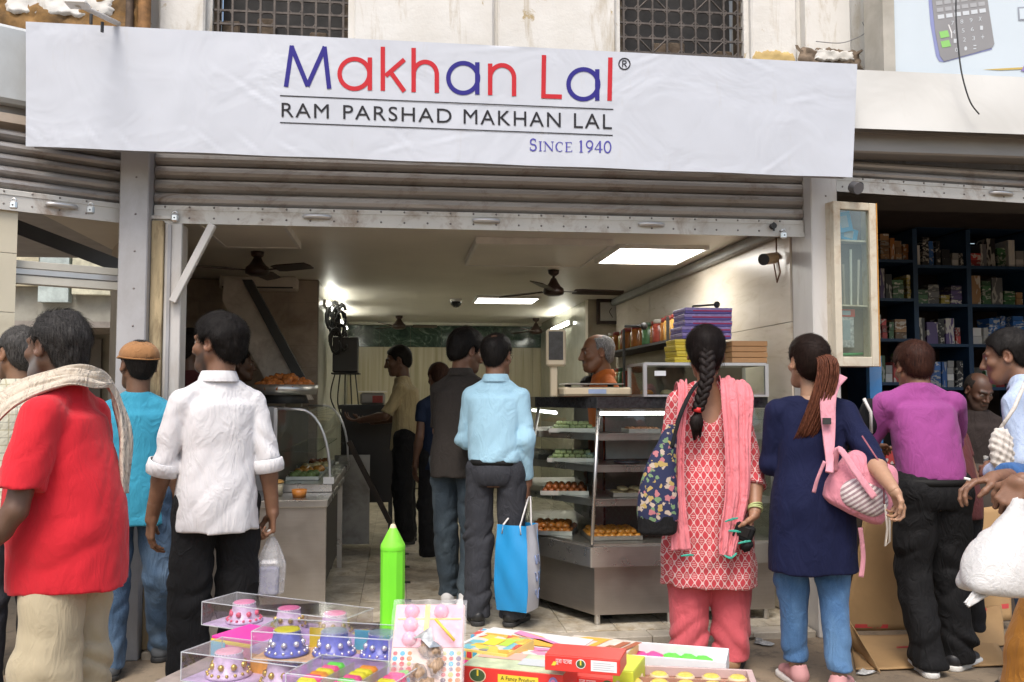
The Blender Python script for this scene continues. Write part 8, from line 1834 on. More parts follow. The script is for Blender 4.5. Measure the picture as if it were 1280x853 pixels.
# D: clear box of blue cups, resting on C
fr = Fr((314, 824), (486, 836), TZ + .07); t = thing('candle_box', 'clear plastic box of three blue cups on top of the cartons', 'box', tuple(fr.o)); clearbox(fr, t, .13, .064); card_lid(fr, t, .128, .003, mat('peach_card', (.66, .40, .22), .5, var=.3, vscale=30), lo=(.002, .002))
cups_in(fr, t, .13, .0035, [(.19, .4, 'blue cup with a yellow top at the left of the blue cup box', None, YELW, BLUEP, .96, 6, 2), (.52, .55, 'blue cup with a grey-blue top in the middle of the blue cup box', None, GREYW, BLUEP, .94, 7, 2), (.86, .62, 'blue cup with a grey-blue top at the right of the blue cup box', None, GREYW, BLUEP, .94, 8, 2)])
for (u, v, z) in ((.36, .92, .02), (.70, .95, .02)): 
    b = MB().box((fr.w * u - .03, .13 * v - .004, 0), (fr.w * u + .03, .13 * v, .05), fr.M); tag(b.build('price_card', (YEB, mat('cyan_print', (.1, .45, .65), .5))[u > .5], None), ('yellow' if u < .5 else 'cyan') + ' card slip standing at the back of the blue cup box', 'card')
# E: clear box of colour blocks
fr = Fr((357, 868), (489, 884), TZ + .078); t = thing('colour_box', 'clear box of neon pink, green, orange and yellow tablets', 'box', tuple(fr.o)); d_ = .145; clearbox(fr, t, d_, .042); card_lid(fr, t, d_ - .002, .003, mat('white_card', (.68, .66, .62), .5), lo=(.002, .002))
NEON = {'green': mat('neon_green', (.15, .80, .08), .6, var=.1), 'pink': mat('neon_pink', (.90, .08, .30), .6, var=.1), 'yellow': mat('neon_yellow', (.85, .78, .03), .6, var=.1), 'orange': mat('neon_orange', (.90, .32, .03), .6, var=.1)}
colsq = [['yellow', 'pink', 'orange', 'yellow', 'pink', 'green'], ['pink', 'green', 'pink', 'yellow', 'yellow', 'orange'], ['green', 'orange', 'yellow', 'pink', 'pink', 'green']]
for ci in range(3):
    for ri in range(6):
        k = colsq[ci][ri]; c = fr.M @ Vector((fr.w * (.17 + .33 * ci), .014 + .0235 * ri, .004)); b = MB(); b.box((-.021, -.0105, 0), (.021, .0105, .028), None, .006); o = b.build('colour_tablet', NEON[k]); o.location = c; o.rotation_euler = (0, 0, math.atan2(fr.M[1][0], fr.M[0][0])); tag(o, 'neon %s tablet in the %s column of the clear colour box' % (k, ['left', 'middle', 'right'][ci]), 'tablet', 'neon %s tablets in the %s column' % (k, ['left', 'middle', 'right'][ci]))
for x in (.335, .665): MB().box((fr.w * x - .001, .003, .004), (fr.w * x + .001, d_ - .003, .035), fr.M).build('divider', EDGE, t)
fr0 = fr
fr = Fr((352, 886), (488, 903), TZ); MBt = thing('firework_carton', 'plain lilac carton holding up the box of neon tablets', 'carton', tuple(fr.o)); MB().box((0, 0, .001), (fr.w, .2, .074), fr.M, .002).build('carton', mat('violet_print', (.45, .30, .55), .5), MBt)
# green pencil-shaped fountain
gp = atD(491, 700, 2.62); gx, gy = gp.x, gp.y; GRN = mat('neon_green_paper', (.18, .74, .03), .42, var=.04); zt = atD(491, 682, 2.62).z; zp = atD(491, 655, 2.62).z; rg = .0345
t = thing('fountain_firework', 'bright green pencil-shaped firework standing upright on the stall', 'firework', (gx, gy, TZ - .05)); 
b = MB(); n = 10; pr_ = []
for z in (TZ - .05, zt - .004, zt): pr_.append(z)
vs = [(gx + rg * math.cos(2 * math.pi * k / n), gy + rg * math.sin(2 * math.pi * k / n), z) for z in (TZ - .05, zt) for k in range(n)]; b.add(vs, [(k, (k + 1) % n, n + (k + 1) % n, n + k) for k in range(n)]); b.build('tube', GRN, t)
MB().lathe([(rg * 1.02, zt - .003), (rg * 1.0, zt + .003), (.010, zp - .012)], (gx, gy, 0), 20).build('cone', mat('neon_green_cone', (.22, .72, .04), .5, var=.12, vscale=30), t); MB().lathe([(.0101, zp - .0122), (.006, zp - .002), (.0001, zp)], (gx, gy, 0), 12).build('tip', mat('tip_cream', (.62, .52, .35), .6), t); MB().lathe([(rg * 1.012, zt - .012), (rg * 1.03, zt - .006), (rg * 1.012, zt - .001)], (gx, gy, 0), 20).build('rim', GRN, t)
MB().box((gx - .06, gy - .05, TZ - .08), (gx + .06, gy + .05, TZ - .0505)).build('base', mat('neon_green_cone', (.22, .72, .04), .5), t)
# F: clear wrapped pack with pink sweets-shaped lights and dotted card
fr = Fr((484, 880), (577, 880), TZ + .05); t = thing('gift_pack', 'clear wrapped pack with pink squares above and coloured dots below', 'pack', tuple(fr.o)); 
TILT = fr.M @ Matrix.Rotation(R(46), 4, 'X'); W_ = fr.w; Hh = .222
MB().box((0, 0, 0), (W_, Hh, .02), TILT, .003).build('pack_card', mat('peach_pale_card', (.70, .52, .44), .5, var=.25, vscale=25), t); MB().box((.003, Hh * .52, .0205), (W_ - .003, Hh - .003, .022), TILT).build('pink_panel', mat('pink_panel', (.78, .36, .45), .4, var=.15, vscale=30), t)
for (u, v) in ((.24, .9), (.24, .755), (.24, .60), (.66, .9)):
    MB().blob(TILT @ Vector((W_ * u, Hh * v, .024)), .017, 10, .05).build('pink_light', mat('glossy_pink', (.85, .40, .55), .2), t)
MB().box((W_ * .05, Hh * .815, .0225), (W_ * .95, Hh * .83, .024), TILT).build('ribbon', mat('yellow_ribbon', (.80, .60, .08), .4), t); MB().box((W_ * .43, Hh * .55, .0228), (W_ * .50, Hh * .98, .0243), TILT).build('ribbon', mat('yellow_ribbon', (.80, .60, .08), .4), t)
DOTC = [(.75, .18, .04), (.06, .38, .60), (.10, .05, .08), (.60, .05, .06), (.45, .45, .12), (.18, .15, .22)]; rnd = random.Random(8)
for side in (0, 1):
    for j in range(9):
        for i in range(3):
            u = (.06 + .1 * i) if side == 0 else (.74 + .1 * i); v = .02 + .055 * j; c = TILT @ Vector((W_ * u, Hh * v, .0206)); k = rnd.randrange(6); b = MB(); n = 12; nn = (TILT.to_3x3() @ Vector((0, 0, 1))); ax_, ay_ = TILT.to_3x3() @ Vector((1, 0, 0)), TILT.to_3x3() @ Vector((0, 1, 0)); rr_ = .0058 if (i + j) % 2 else .0048
            b.add([c + ax_ * rr_ * math.cos(2 * math.pi * q / n) + ay_ * rr_ * math.sin(2 * math.pi * q / n) for q in range(n)], [list(range(n))]); b.build('printed_dot', ink('dot_ink_%d' % k, DOTC[k]), t, fix=False)
b = MB(); random.seed(6)
for k in range(7): b.blob(TILT @ Vector((W_ * random.uniform(.36, .66), Hh * random.uniform(.05, .55), .028)), .022, 8, .3, sq=(.8, 1.1, .8))
b.build('stick_bundle', mat('brown_sticks', (.36, .24, .15), .5, var=.5, vscale=60, stretch=(3, 1, 1)), t)
def fpk(u, v): 
    p = TILT @ Vector((W_ * (u * 1.06 - .03), Hh * (v * 1.04 - .02), .030 + .016 * math.sin(u * 3.1) * math.sin(v * 3.1) + .006 * math.sin(u * 17 + 6 * v) * math.sin(v * 13))); return p
MB().grid(fpk, 30, 34).build('wrap_film', film('clear_wrap', (.80, .78, .80), .2, .12, .9, 30), t)
MB().tube([TILT @ Vector((W_ * .60, Hh * .76, .046)), TILT @ Vector((W_ * .72, Hh * .66, .048)), TILT @ Vector((W_ * .88, Hh * .54, .042))], .0032, 6).build('tie', mat('yellow_ribbon', (.80, .60, .08), .4), t)
b = MB(); b.add([TILT @ Vector(q) for q in ((W_ * .30, Hh * .55, .048), (W_ * .55, Hh * .66, .055), (W_ * .60, Hh * .50, .058), (W_ * .72, Hh * .46, .050), (W_ * .55, Hh * .42, .06), (W_ * .42, Hh * .52, .058))], [(0, 1, 5), (1, 2, 5), (2, 3, 4), (2, 4, 5)]); b.build('foil_twist', mat('crumpled_foil', (.50, .52, .52), .2, .6, var=.4, vscale=80), t)
MB().box((0, .16, -.06), (W_, .22, -.005), fr.M).build('pack_support', mat('violet_print', (.45, .30, .55), .5), t)
# G..: printed boxes
def pbox(pL, pR, z, d, h, label, front, topm, nm='firework_box', tilt=0.0):
    fr = Fr(pL, pR, z); t = thing(nm, label, 'box', tuple(fr.o)); M = fr.M @ Matrix.Rotation(tilt, 4, 'X')
    MB().box((0, 0, .0005), (fr.w, d, h - .001), M, .0012).build('carton', front, t); MB().box((.0008, .0008, h - .0008), (fr.w - .0008, d - .0008, h + .0006), M).build('top_print', topm, t); fr.M = M; fr.d = d; fr.h = h; fr.t = t; return fr
def print_patch(fr, face, u0, v0, u1, v1, m, off=.0009, nm='print', n=0, ell=False):
    def P(u, v):
        if face == 'f': return fr.M @ Vector((fr.w * u, -off, fr.h * v))
        return fr.M @ Vector((fr.w * u, fr.d * v, fr.h + .0006 + off))
    b = MB()
    if ell: k = 24; b.add([P((u0 + u1) / 2 + (u1 - u0) / 2 * math.cos(2 * math.pi * i / k), (v0 + v1) / 2 + (v1 - v0) / 2 * math.sin(2 * math.pi * i / k)) for i in range(k)], [list(range(k))])
    else: b.add([P(u0, v0), P(u1, v0), P(u1 + n, v1), P(u0 + n, v1)], [(0, 1, 2, 3)])
    return b.build(nm, m, fr.t, fix=False), P
def words(fr, face, s, u0, v0, u1, v1, m, off=.0016):
    def P(u, v):
        uu, vv = u0 + (u1 - u0) * u, v0 + (v1 - v0) * v
        return fr.M @ (Vector((fr.w * uu, -off, fr.h * vv)) if face == 'f' else Vector((fr.w * uu, fr.d * vv, fr.h + .0006 + off)))
    return lettering('print_text', s, P, m, fr.t)
REDB = mat('red_box_card', (.74, .045, .035), .4, var=.06); WINK, YINK, GINK, BINK, PINK_ = ink('white_ink', (.8, .8, .8)), ink('yellow_ink', (.80, .62, .06)), ink('dark_green_ink', (.07, .12, .05)), ink('black_ink', (.03, .03, .035)), ink('pink_ink', (.80, .25, .42))
MULTI = None
def multi(name, cols, scale=14, seed=0.0):
    if name in MATS: return MATS[name]
    m, nt, b = newmat(name); v = coords(nt, (1, 1, 1), rot=(0, 0, seed)); vo = N(nt, 'TexVoronoi'); vo.inputs['Scale'].default_value = scale; mp = N(nt, 'VectorMath', operation='ADD'); nz = N(nt, 'TexNoise'); nz.inputs['Scale'].default_value = 12; L(nt, v, nz.inputs['Vector']); sc3 = N(nt, 'VectorMath', operation='SCALE'); sc3.inputs['Scale'].default_value = .06; L(nt, nz.outputs[1], sc3.inputs[0]); L(nt, v, mp.inputs[0]); L(nt, sc3.outputs[0], mp.inputs[1]); L(nt, mp.outputs[0], vo.inputs['Vector'])
    sp = N(nt, 'SeparateColor'); L(nt, vo.outputs['Color'], sp.inputs[0]); r = N(nt, 'ValToRGB'); r.color_ramp.interpolation = 'CONSTANT'; cr = r.color_ramp
    while len(cr.elements) < len(cols): cr.elements.new(.5)
    for i, c in enumerate(cols): cr.elements[i].position = i / len(cols); cr.elements[i].color = rgb(c)
    L(nt, sp.outputs[0], r.inputs[0]); L(nt, r.outputs[0], b.inputs['Base Color']); b.inputs['Roughness'].default_value = .3; MATS[name] = m; return m
f1 = pbox((571, 838), (705, 858), TZ, .2, .062, 'pink and white box with orange flame print at the centre back', mat('hot_pink_card', (.80, .07, .28), .45), mat('white_card', (.68, .66, .62), .5))
b = MB(); 
for (pts, m) in (([(.30, .95), (.85, .55), (.98, .40), (.72, .52), (.28, .80)], ink('pink_ink', (.80, .25, .42))), ([(.30, .70), (.60, .66), (.92, .40), (.55, .36), (.30, .42)], ink('orange_ink', (.82, .38, .06))), ([(.28, .32), (.60, .28), (.97, .36), (.62, .10), (.28, .06)], ink('pink_ink', (.80, .25, .42))), ([(.35, .92), (.60, .78), (.45, .72), (.32, .78)], ink('orange_ink', (.82, .38, .06)))):
    MB().add([f1.M @ Vector((f1.w * u, f1.d * v, f1.h + .0012 + .0004 * len(pts))) for u, v in pts], [list(range(len(pts)))]).build('print', m, f1.t, fix=False)
words(f1, 'f', 'ज्योति दीप', .42, .40, .62, .82, WINK)
f2 = pbox((572, 824), (634, 833), TZ + .0635, .15, .028, 'small multicoloured box of sparklers lying on the pink box', mat('butter_card', (.78, .58, .16), .45), multi('confetti_top', [(.75, .6, .08), (.72, .66, .55), (.65, .1, .04), (.5, .62, .10), (.3, .28, .25), (.78, .42, .04), (.2, .5, .55), (.75, .62, .1)], 34))
print_patch(f2, 't', .30, .30, .58, .72, YINK); print_patch(f2, 't', .60, .36, .80, .70, ink('lime_ink', (.45, .65, .08))); print_patch(f2, 'f', .06, .25, .17, .75, ink('cyan_ink', (.1, .45, .6))); print_patch(f2, 'f', .19, .25, .29, .75, ink('red_ink', (.66, .055, .06))); print_patch(f2, 'f', .31, .25, .40, .75, ink('cyan_ink', (.1, .45, .6))); words(f2, 'f', 'Super Stone', .50, .25, .92, .75, ink('orange_ink', (.82, .38, .06)))
f3 = pbox((692, 846), (778, 856), TZ, .17, .06, 'brown and white box printed with rockets at the back right', mat('butter_card', (.78, .58, .16), .45), mat('cream_print_top', (.66, .56, .46), .45, var=.3, vscale=20))
for k, (u0, v0, u1, v1, c) in enumerate(((.05, .78, .45, .95, 'orange_ink'), (.30, .1, .40, .9, 'orange_ink'), (.48, .05, .56, .6, 'brown_ink'), (.62, .1, .74, .85, 'brown_ink'), (.25, .1, .52, .3, 'yellow_ink'), (.80, .2, .9, .9, 'brown_ink'))): print_patch(f3, 't', u0, v0, u1, v1, {'orange_ink': ink('orange_ink', (.82, .38, .06)), 'brown_ink': ink('brown_ink', (.38, .12, .06)), 'yellow_ink': YINK}[c], .0009 + .0003 * k, n=.18)
f4 = pbox((681, 838), (775, 846), TZ + .10, .09, .034, 'topmost red box with white lettering and a white label', REDB, mat('red_top_gloss', (.70, .07, .05), .4)) 
for f in (f4,):
    words(f, 'f', 'पूजा पटाखा', .15, .42, .37, .78, WINK); print_patch(f, 'f', .09, .35, .14, .6, YINK, n=.03); print_patch(f, 'f', .42, .28, .55, .86, WINK, ell=True); print_patch(f, 'f', .43, .33, .54, .81, GINK, .0014, ell=True); print_patch(f, 'f', .475, .5, .495, .8, YINK, .0018); print_patch(f, 'f', .62, .2, .96, .86, WINK)
    for q in range(4): print_patch(f, 'f', .65, .30 + .13 * q, .93 - .05 * (q % 2), .34 + .13 * q, ink('grey_ink', (.5, .5, .52)), .0014)
f5 = pbox((690, 866), (786, 876), TZ + .0, .12, .043, 'second red box with a yellow-green emblem below the topmost one', REDB, REDB)
print_patch(f5, 'f', .10, .45, .24, .95, ink('lime_ink', (.45, .65, .08)), ell=True); words(f5, 'f', 'पूजा पटाखा', .36, .5, .58, .86, WINK); print_patch(f5, 'f', .66, .4, .80, .95, GINK, ell=True); print_patch(f5, 'f', .84, .4, .97, .95, WINK)
f6 = pbox((578, 878), (704, 892), TZ + .0, .13, .082, 'wide red box with a yellow strip and a green oval emblem', REDB, mat('mint_print_top', (.55, .62, .40), .45, var=.3, vscale=25))
print_patch(f6, 'f', .07, .58, .24, .96, ink('cream_ink', (.72, .62, .42)), ell=True); print_patch(f6, 'f', .08, .61, .23, .93, GINK, .0014, ell=True); print_patch(f6, 'f', .148, .76, .166, .92, YINK, .0018); print_patch(f6, 'f', .36, .64, .76, .86, YINK); words(f6, 'f', 'A Fancy Product', .39, .68, .73, .82, BINK); print_patch(f6, 'f', .86, .58, .95, .92, ink('violet_ink', (.3, .25, .5)), ell=True); print_patch(f6, 'f', .88, .64, .93, .86, PINK_, .0014, ell=True); print_patch(f6, 't', .04, .55, .5, .95, ink('peach_ink', (.75, .42, .34))); print_patch(f6, 't', .5, .3, .8, .7, ink('silver_ink', (.55, .58, .58)), .0012)
f7 = pbox((766, 880), (792, 883), TZ, .13, .075, 'narrow lime yellow box between the red boxes and the gold sweets', mat('lime_card', (.62, .70, .05), .45), mat('lime_card', (.62, .70, .05), .45))
# loose packets filling the gaps
EXP = [((430, 812), (486, 816), TZ + .0, .10, .03, 'violet and yellow matchbox pack behind the blue cup box', ((.5, .3, .6), (.8, .6, .05), (.7, .65, .6))), ((232, 872), (300, 884), TZ - .0, .02, .012, 'x', ((.7, .1, .3),) * 3),
       ((588, 818), (640, 824), TZ, .08, .05, 'cyan and red pack behind the confetti box', ((.1, .4, .6), (.7, .1, .08), (.75, .7, .6))), ((640, 826), (700, 834), TZ + .0635, .06, .012, 'thin pink leaflet pack on the white and pink box', ((.8, .3, .45), (.75, .7, .68), (.8, .45, .1)))]
for i, (pL, pR, z, d, h, lab, cs) in enumerate(EXP):
    if lab == 'x': continue
    f = pbox(pL, pR, z, d, h, lab, mat('packet_side_%d' % i, cs[0], .4), multi('packet_top_%d' % i, list(cs) + [cs[1]], 40, i), 'firework_packet')
# white tray with pink and green powder bags
fr = Fr((778, 841), (908, 852), TZ); t = thing('powder_tray', 'white tray holding neon pink and green colour bags', 'tray', tuple(fr.o)); d_ = .13; WTR = mat('white_tray', (.72, .72, .72), .4)
MB().box((0, 0, 0), (fr.w, d_, .004), fr.M).build('tray_floor', WTR, t)
for lo, hi in (((0, 0, .0042), (fr.w, .006, .045)), ((0, d_ - .006, .0042), (fr.w, d_, .045)), ((0, .0062, .0042), (.007, d_ - .0062, .045)), ((fr.w - .007, .0062, .0042), (fr.w, d_ - .0062, .045))): MB().box(lo, hi, fr.M, .001).build('tray_wall', WTR, t)
for i, (u, k) in enumerate(((.13, 'pink'), (.28, 'pink'), (.46, 'green'), (.62, 'green'), (.77, 'green'))): random.seed(i); o = MB().blob((0, 0, 0), .026, 10, .12, sq=(1.0, 1.3, .6)).build('colour_bag', NEON[k]); o.location = fr.M @ Vector((fr.w * u, .065, .022)); tag(o, ('neon pink' if k == 'pink' else 'neon green') + ' colour bag lying in the white tray', 'bag', 'neon %s bags in the white tray' % k)
# brown box of gold round chakras
fr = Fr((770, 884), (950, 893), TZ); t = thing('cracker_box', 'open brown box with two rows of golden round crackers', 'box', tuple(fr.o)); d_ = .15; BRP = mat('brown_print', (.42, .22, .15), .5, var=.3, vscale=40)
MB().box((0, 0, .0), (fr.w, d_, .030), fr.M, .002).build('carton', BRP, t); 
for lo, hi in (((0, 0, .0305), (fr.w, .008, .052)), ((0, d_ - .008, .0305), (fr.w, d_, .052)), ((fr.w - .014, .0082, .0305), (fr.w, d_ - .0082, .052)), ((0, .0082, .0305), (.008, d_ - .0082, .052))): MB().box(lo, hi, fr.M, .001).build('rim', mat('mauve_rim', (.50, .36, .34), .4, var=.2), t)
GOLDW = mat('golden_cracker', (.76, .55, .10), .4, var=.25, vscale=60); CRM = mat('cream_ring', (.68, .52, .32), .5)
for j in range(2):
    for i in range(5):
        c = fr.M @ Vector((fr.w * (.12 + .19 * i), .045 + .058 * (1 - j), .031)); t2 = thing('round_cracker', 'golden round cracker in the %s row, number from the left' % j, 'cracker', tuple(c), 0, 'golden crackers in the brown box'); t2['label'] = ['leftmost', 'second', 'middle', 'fourth', 'rightmost'][i] + ' golden round cracker in the ' + ['back', 'front'][j] + ' row of the brown box'
        MB().lathe([(.0001, .018), (.014, .019), (.0175, .016)], n=20).build('gold_top', GOLDW, t2, local=True); MB().lathe([(.0177, .0158), (.0215, .014), (.0225, .006), (.021, .0), (.0001, .0)], n=20).build('ring', CRM, t2, local=True)
        b = MB(); [b.blob((.022 * math.cos(2 * math.pi * q / 12), .022 * math.sin(2 * math.pi * q / 12), .004), .0035, 5) for q in range(12)]; o = b.build('bead_edge', CRM, t2, local=True); o['kind'] = 'stuff'
    if j == 0: MB().box((.01, .072, .0305), (fr.w - .016, .075, .046), fr.M).build('divider', BRP, t)
ff = Fr((888, 878), (950, 882), TZ + .058); t = thing('leaflet', 'grey printed leaflet on the front corner of the brown box', 'leaflet', tuple(ff.o)); MB().box((0, -.05, 0), (ff.w, .03, .002), ff.M).build('sheet', mat('leaflet_grey', (.55, .58, .60), .5, var=.2, vscale=40), t); MB().box((.004, -.046, .0022), (ff.w - .004, .026, .0028), ff.M).build('sheet_border', mat('leaflet_dark', (.12, .12, .13), .5), t); MB().box((.007, -.043, .003), (ff.w - .007, .023, .0036), ff.M).build('sheet_face', mat('leaflet_pale', (.60, .50, .42), .5, var=.4, vscale=60), t)

# ================================================================== BAGS AND THINGS HELD
def netthing(nm, label, cat, loc, rot, f, lo, hi, h, m, part='bag_body'):
    t = thing(nm, label, cat, tuple(loc), rot); o = np_mesh(part, [surface_nets(f, lo, hi, h)], m, t); return t, o
def hand_at(p, sd):
    pr = p.hands[sd]; c = (np.asarray(pr[0][2]) + np.asarray(pr[3][2])) / 2; M = Matrix.Translation(p.root.location) @ Matrix.Rotation(p.root.rotation_euler.z, 4, 'Z'); return M @ Vector(c)
# clear plastic bag of the man in white
hp = hand_at(white_man, 1) + Vector((0, 0, -.03)); top = atD(317, 664, 3.93); off = hp - top
t = thing('plastic_bag', 'thin clear plastic bag with a purple-grey packet hanging from the white-shirted man', 'bag', tuple(hp))
def fcb(u, v):
    a = 2 * math.pi * u; z = -.265 * v; w = (.010 + .052 * min(1, v / .45) ** .8) * (1 if v < .93 else (1 - v) / .07 * .6 + .4); r_ = 1 + .10 * math.sin(6 * a + 2 * v) * (1 - v * .6) + .05 * math.sin(11 * a)
    return hp + Vector((w * r_ * math.cos(a) - .012 * v, w * .62 * r_ * math.sin(a), z))
MB().grid(fcb, 40, 24).build('bag_film', film('clear_bag_film', (.78, .78, .80), .30, .15, .6, 25), t)
pkm = mat('purple_grey_packet', (.20, .20, .31), .35, var=.2, vscale=12, stretch=(6, 6, .5)); MB().box((-.055, -.03, -.255), (.032, .026, -.125), Matrix.Translation(hp), .012).build('packet', pkm, t); MB().box((-.050, -.027, -.1245), (.028, .022, -.10), Matrix.Translation(hp), .012).build('packet_top', mat('packet_white', (.66, .64, .64), .4, var=.2, vscale=40), t); MB().blob(tuple(hp + Vector((-.005, -.012, .018))), .016, 10, .2).build('knot', mat('film_white', (.70, .69, .68), .4), t)
# blue and white shopping bag
hp = hand_at(blue_man, 1) + Vector((0, -.0, -.02)); t = thing('shopping_bag', 'big blue and white woven shopping bag with white cord handles', 'bag', tuple(hp)); ang = R(-34); zt, zb_ = -.13, -.62; Wb, Db = .215, .17
BM_ = Matrix.Translation(hp + Vector((-.075, -.10, 0))) @ Matrix.Rotation(ang, 4, 'Z')
BLB = mat('woven_blue', (.02, .30, .66), .45, var=.08, vscale=6, bmp=.25, bscale=300, stretch=(1, 1, .6)); WHB = mat('woven_white', (.56, .58, .64), .5, var=.06, bmp=.25, bscale=300)
def face(fn, nm, m): MB().grid(fn, 16, 24).build(nm, m, t)
def bulge(u, v): return .022 * math.sin(math.pi * u) * math.sin(math.pi * min(1, v * .9 + .05)) + .006 * math.sin(9 * u + 7 * v) * math.sin(5 * v)
def prw(v): return .90 + .10 * math.sin(math.pi * min(1, v * 1.15))
def edge(z_): return z_
def fz(v): return zb_ + (zt - zb_) * v
for sgn, nm in ((-1, 'blue_side'), (1, 'blue_side')): face(lambda u, v: BM_ @ Vector(((u - .5) * Wb * prw(v), sgn * (Db / 2 * prw(v) + bulge(u, v)), fz(v) + (.02 * abs(u - .5) if v == 0 else 0))), nm, BLB if sgn < 0 else BLB)
for sgn in (-1, 1): face(lambda u, v: BM_ @ Vector((sgn * (Wb / 2 * prw(v) + bulge(u, v) * .8), (u - .5) * Db * prw(v), fz(v))), 'white_side', WHB)
MB().box((-Wb / 2 * .9, -Db / 2 * .9, zb_), (Wb / 2 * .9, Db / 2 * .9, zb_ + .008), BM_).build('bag_bottom', BLB, t)
HL = BM_.inverted() @ (hp + Vector((0, 0, .012)))
for sy in (-1, 1): MB().tube([BM_ @ Vector(q) for q in ((-.06, sy * Db / 2 * .92, zt - .05), (-.055, sy * Db / 2 * .85, zt), tuple(HL + Vector((-.012, sy * .012, .004))), tuple(HL + Vector((.012, sy * .012, .004))), (.055, sy * Db / 2 * .85, zt), (.06, sy * Db / 2 * .92, zt - .05))], .0055, 7).build('handle', mat('white_cord', (.72, .70, .68), .7), t)
PRT = ink('pale_blue_print', (.30, .38, .62))
for k in range(3): b = MB(); a0 = .2 + .2 * k; b.tube([BM_ @ Vector((Wb / 2 * prw(.5) + bulge(.5, .5) * .8 + .0015, (-.03 + .06 * q / 8), fz(a0 + .06 * math.sin(q * 1.1 + k)))) for q in range(9)], .0035, 5); b.build('print_squiggle', PRT, t)
# floral tote
bc = atD(821, 600, 4.50); 
def floral(name):
    m, nt, b = newmat(name); v = coords(nt); vo = N(nt, 'TexVoronoi'); vo.inputs['Scale'].default_value = 40; nz = N(nt, 'TexNoise'); nz.inputs['Scale'].default_value = 40; L(nt, v, nz.inputs['Vector']); mx = N(nt, 'VectorMath', operation='SCALE'); mx.inputs['Scale'].default_value = .035; L(nt, nz.outputs[1], mx.inputs[0]); ad = N(nt, 'VectorMath', operation='ADD'); L(nt, v, ad.inputs[0]); L(nt, mx.outputs[0], ad.inputs[1]); L(nt, ad.outputs[0], vo.inputs['Vector'])
    sp = N(nt, 'SeparateColor'); L(nt, vo.outputs['Color'], sp.inputs[0]); r = N(nt, 'ValToRGB'); r.color_ramp.interpolation = 'CONSTANT'; cs = [(.016, .022, .07), (.42, .30, .10), (.016, .022, .07), (.45, .16, .18), (.16, .26, .13), (.48, .38, .30), (.016, .022, .07)]
    while len(r.color_ramp.elements) < 7: r.color_ramp.elements.new(.5)
    for i, c in enumerate(cs): r.color_ramp.elements[i].position = i / 7; r.color_ramp.elements[i].color = rgb(c)
    L(nt, sp.outputs[0], r.inputs[0]); inn = ramp(nt, vo.outputs['Distance'], [(0, (1, 1, 1)), (.55, (1, 1, 1)), (.62, (0, 0, 0))]); c = mixc(nt, inn, (.016, .022, .07), r.outputs[0]); L(nt, c, b.inputs['Base Color']); b.inputs['Roughness'].default_value = .8; return m
FK = [(-.25, 0, 0, .092, .05), (-.14, .004, 0, .100, .058), (0, .012, 0, .085, .05), (.12, .032, 0, .062, .038), (.22, .062, 0, .040, .022), (.27, .075, 0, .022, .014)]
def ffl(P): d = loft(P, sm_keys(FK), 2.6); return smax(d, -.22 - P[:, 2] - .25 * 0, .03) - .004 * (ridge(P, (9, 9, 5), 3, .3, 1) - .5)
t, o = netthing('tote_bag', 'dark floral tote bag hanging at the braided woman\'s left side', 'bag', bc, R(-12), ffl, (-.15, -.12, -.28), (.17, .12, .29), .007, floral('floral_cloth'))
FB = [(-.272, 0, 0, .075, .04), (-.25, 0, 0, .0935, .0515), (-.20, .002, 0, .0965, .055), (-.168, .003, 0, .0990, .0575)]
np_mesh('bag_base', [surface_nets(lambda P: smax(loft(P, FB, 2.6), -.27 - P[:, 2], .02), (-.15, -.12, -.29), (.15, .12, -.15), .006)], cloth('black_canvas', (.010, .010, .011)), t)
sheet('strap', cloth('black_canvas', (.010, .010, .011)), t, [atD(843, 560, 4.44), atD(851, 520, 4.50), atD(862, 486, 4.60), atD(872, 473, 4.70)], [.02, .018, .018, .018], [(0, -1, .1), (0, -1, .2), (0, -.8, .6), (0, -.2, 1)], nu=20, nv=2, fold=0, thick=.004, local=False)
sheet('strap', cloth('black_canvas', (.010, .010, .011)), t, [atD(838, 566, 4.49), atD(846, 522, 4.56), atD(858, 487, 4.66), atD(870, 474, 4.72)], [.02, .018, .018, .018], [(0, -1, .1), (0, -1, .2), (0, -.8, .6), (0, -.2, 1)], nu=20, nv=2, fold=0, thick=.004, local=False)
# pink backpack
PKB = cloth('pink_backpack', (.66, .25, .31), var=.08, foldbump=.6, fscale=12); bc = atD(1078, 607, 4.26)
Rz = np.array(Matrix.Rotation(R(26), 3, 'Y'))
def fbp(P):
    q = P @ Rz; d = loft(q, sm_keys([(-.155, 0, 0, .11, .06), (-.12, 0, 0, .145, .09), (-.02, 0, 0, .15, .095), (.08, 0, 0, .13, .08), (.15, 0, 0, .095, .05)]), 2.8); return smax(d, np.abs(q[:, 2]) - .145, .03) - .005 * (ridge(P, (8, 8, 8), 5, .2, 1.2) - .5)
t, o = netthing('backpack', 'pink backpack with a striped pocket slung from the navy woman\'s right shoulder', 'backpack', bc, R(-18), fbp, (-.22, -.16, -.22), (.22, .16, .22), .008, PKB)
def fpk2(P):
    q = P @ Rz - np.array((.012, -.078, -.045)); return smax(ellip(q, (0, 0, 0), (.11, .045, .085)), np.abs(q[:, 2] + .0) - .07, .012)
def stripes(nt, v, c):
    w = N(nt, 'TexWave'); w.inputs['Scale'].default_value = 16; L(nt, coords(nt, rot=(0, R(35), 0)), w.inputs['Vector']); w.bands_direction = 'Z'; return mixc(nt, ramp(nt, w.outputs[1], [(.45, (0, 0, 0)), (.55, (.9,) * 3)]), c, (.30, .20, .22))
np_mesh('striped_pocket', [surface_nets(fpk2, (-.2, -.2, -.2), (.2, .1, .2), .007)], cloth('striped_cloth', (.66, .58, .57), pattern=stripes), t)
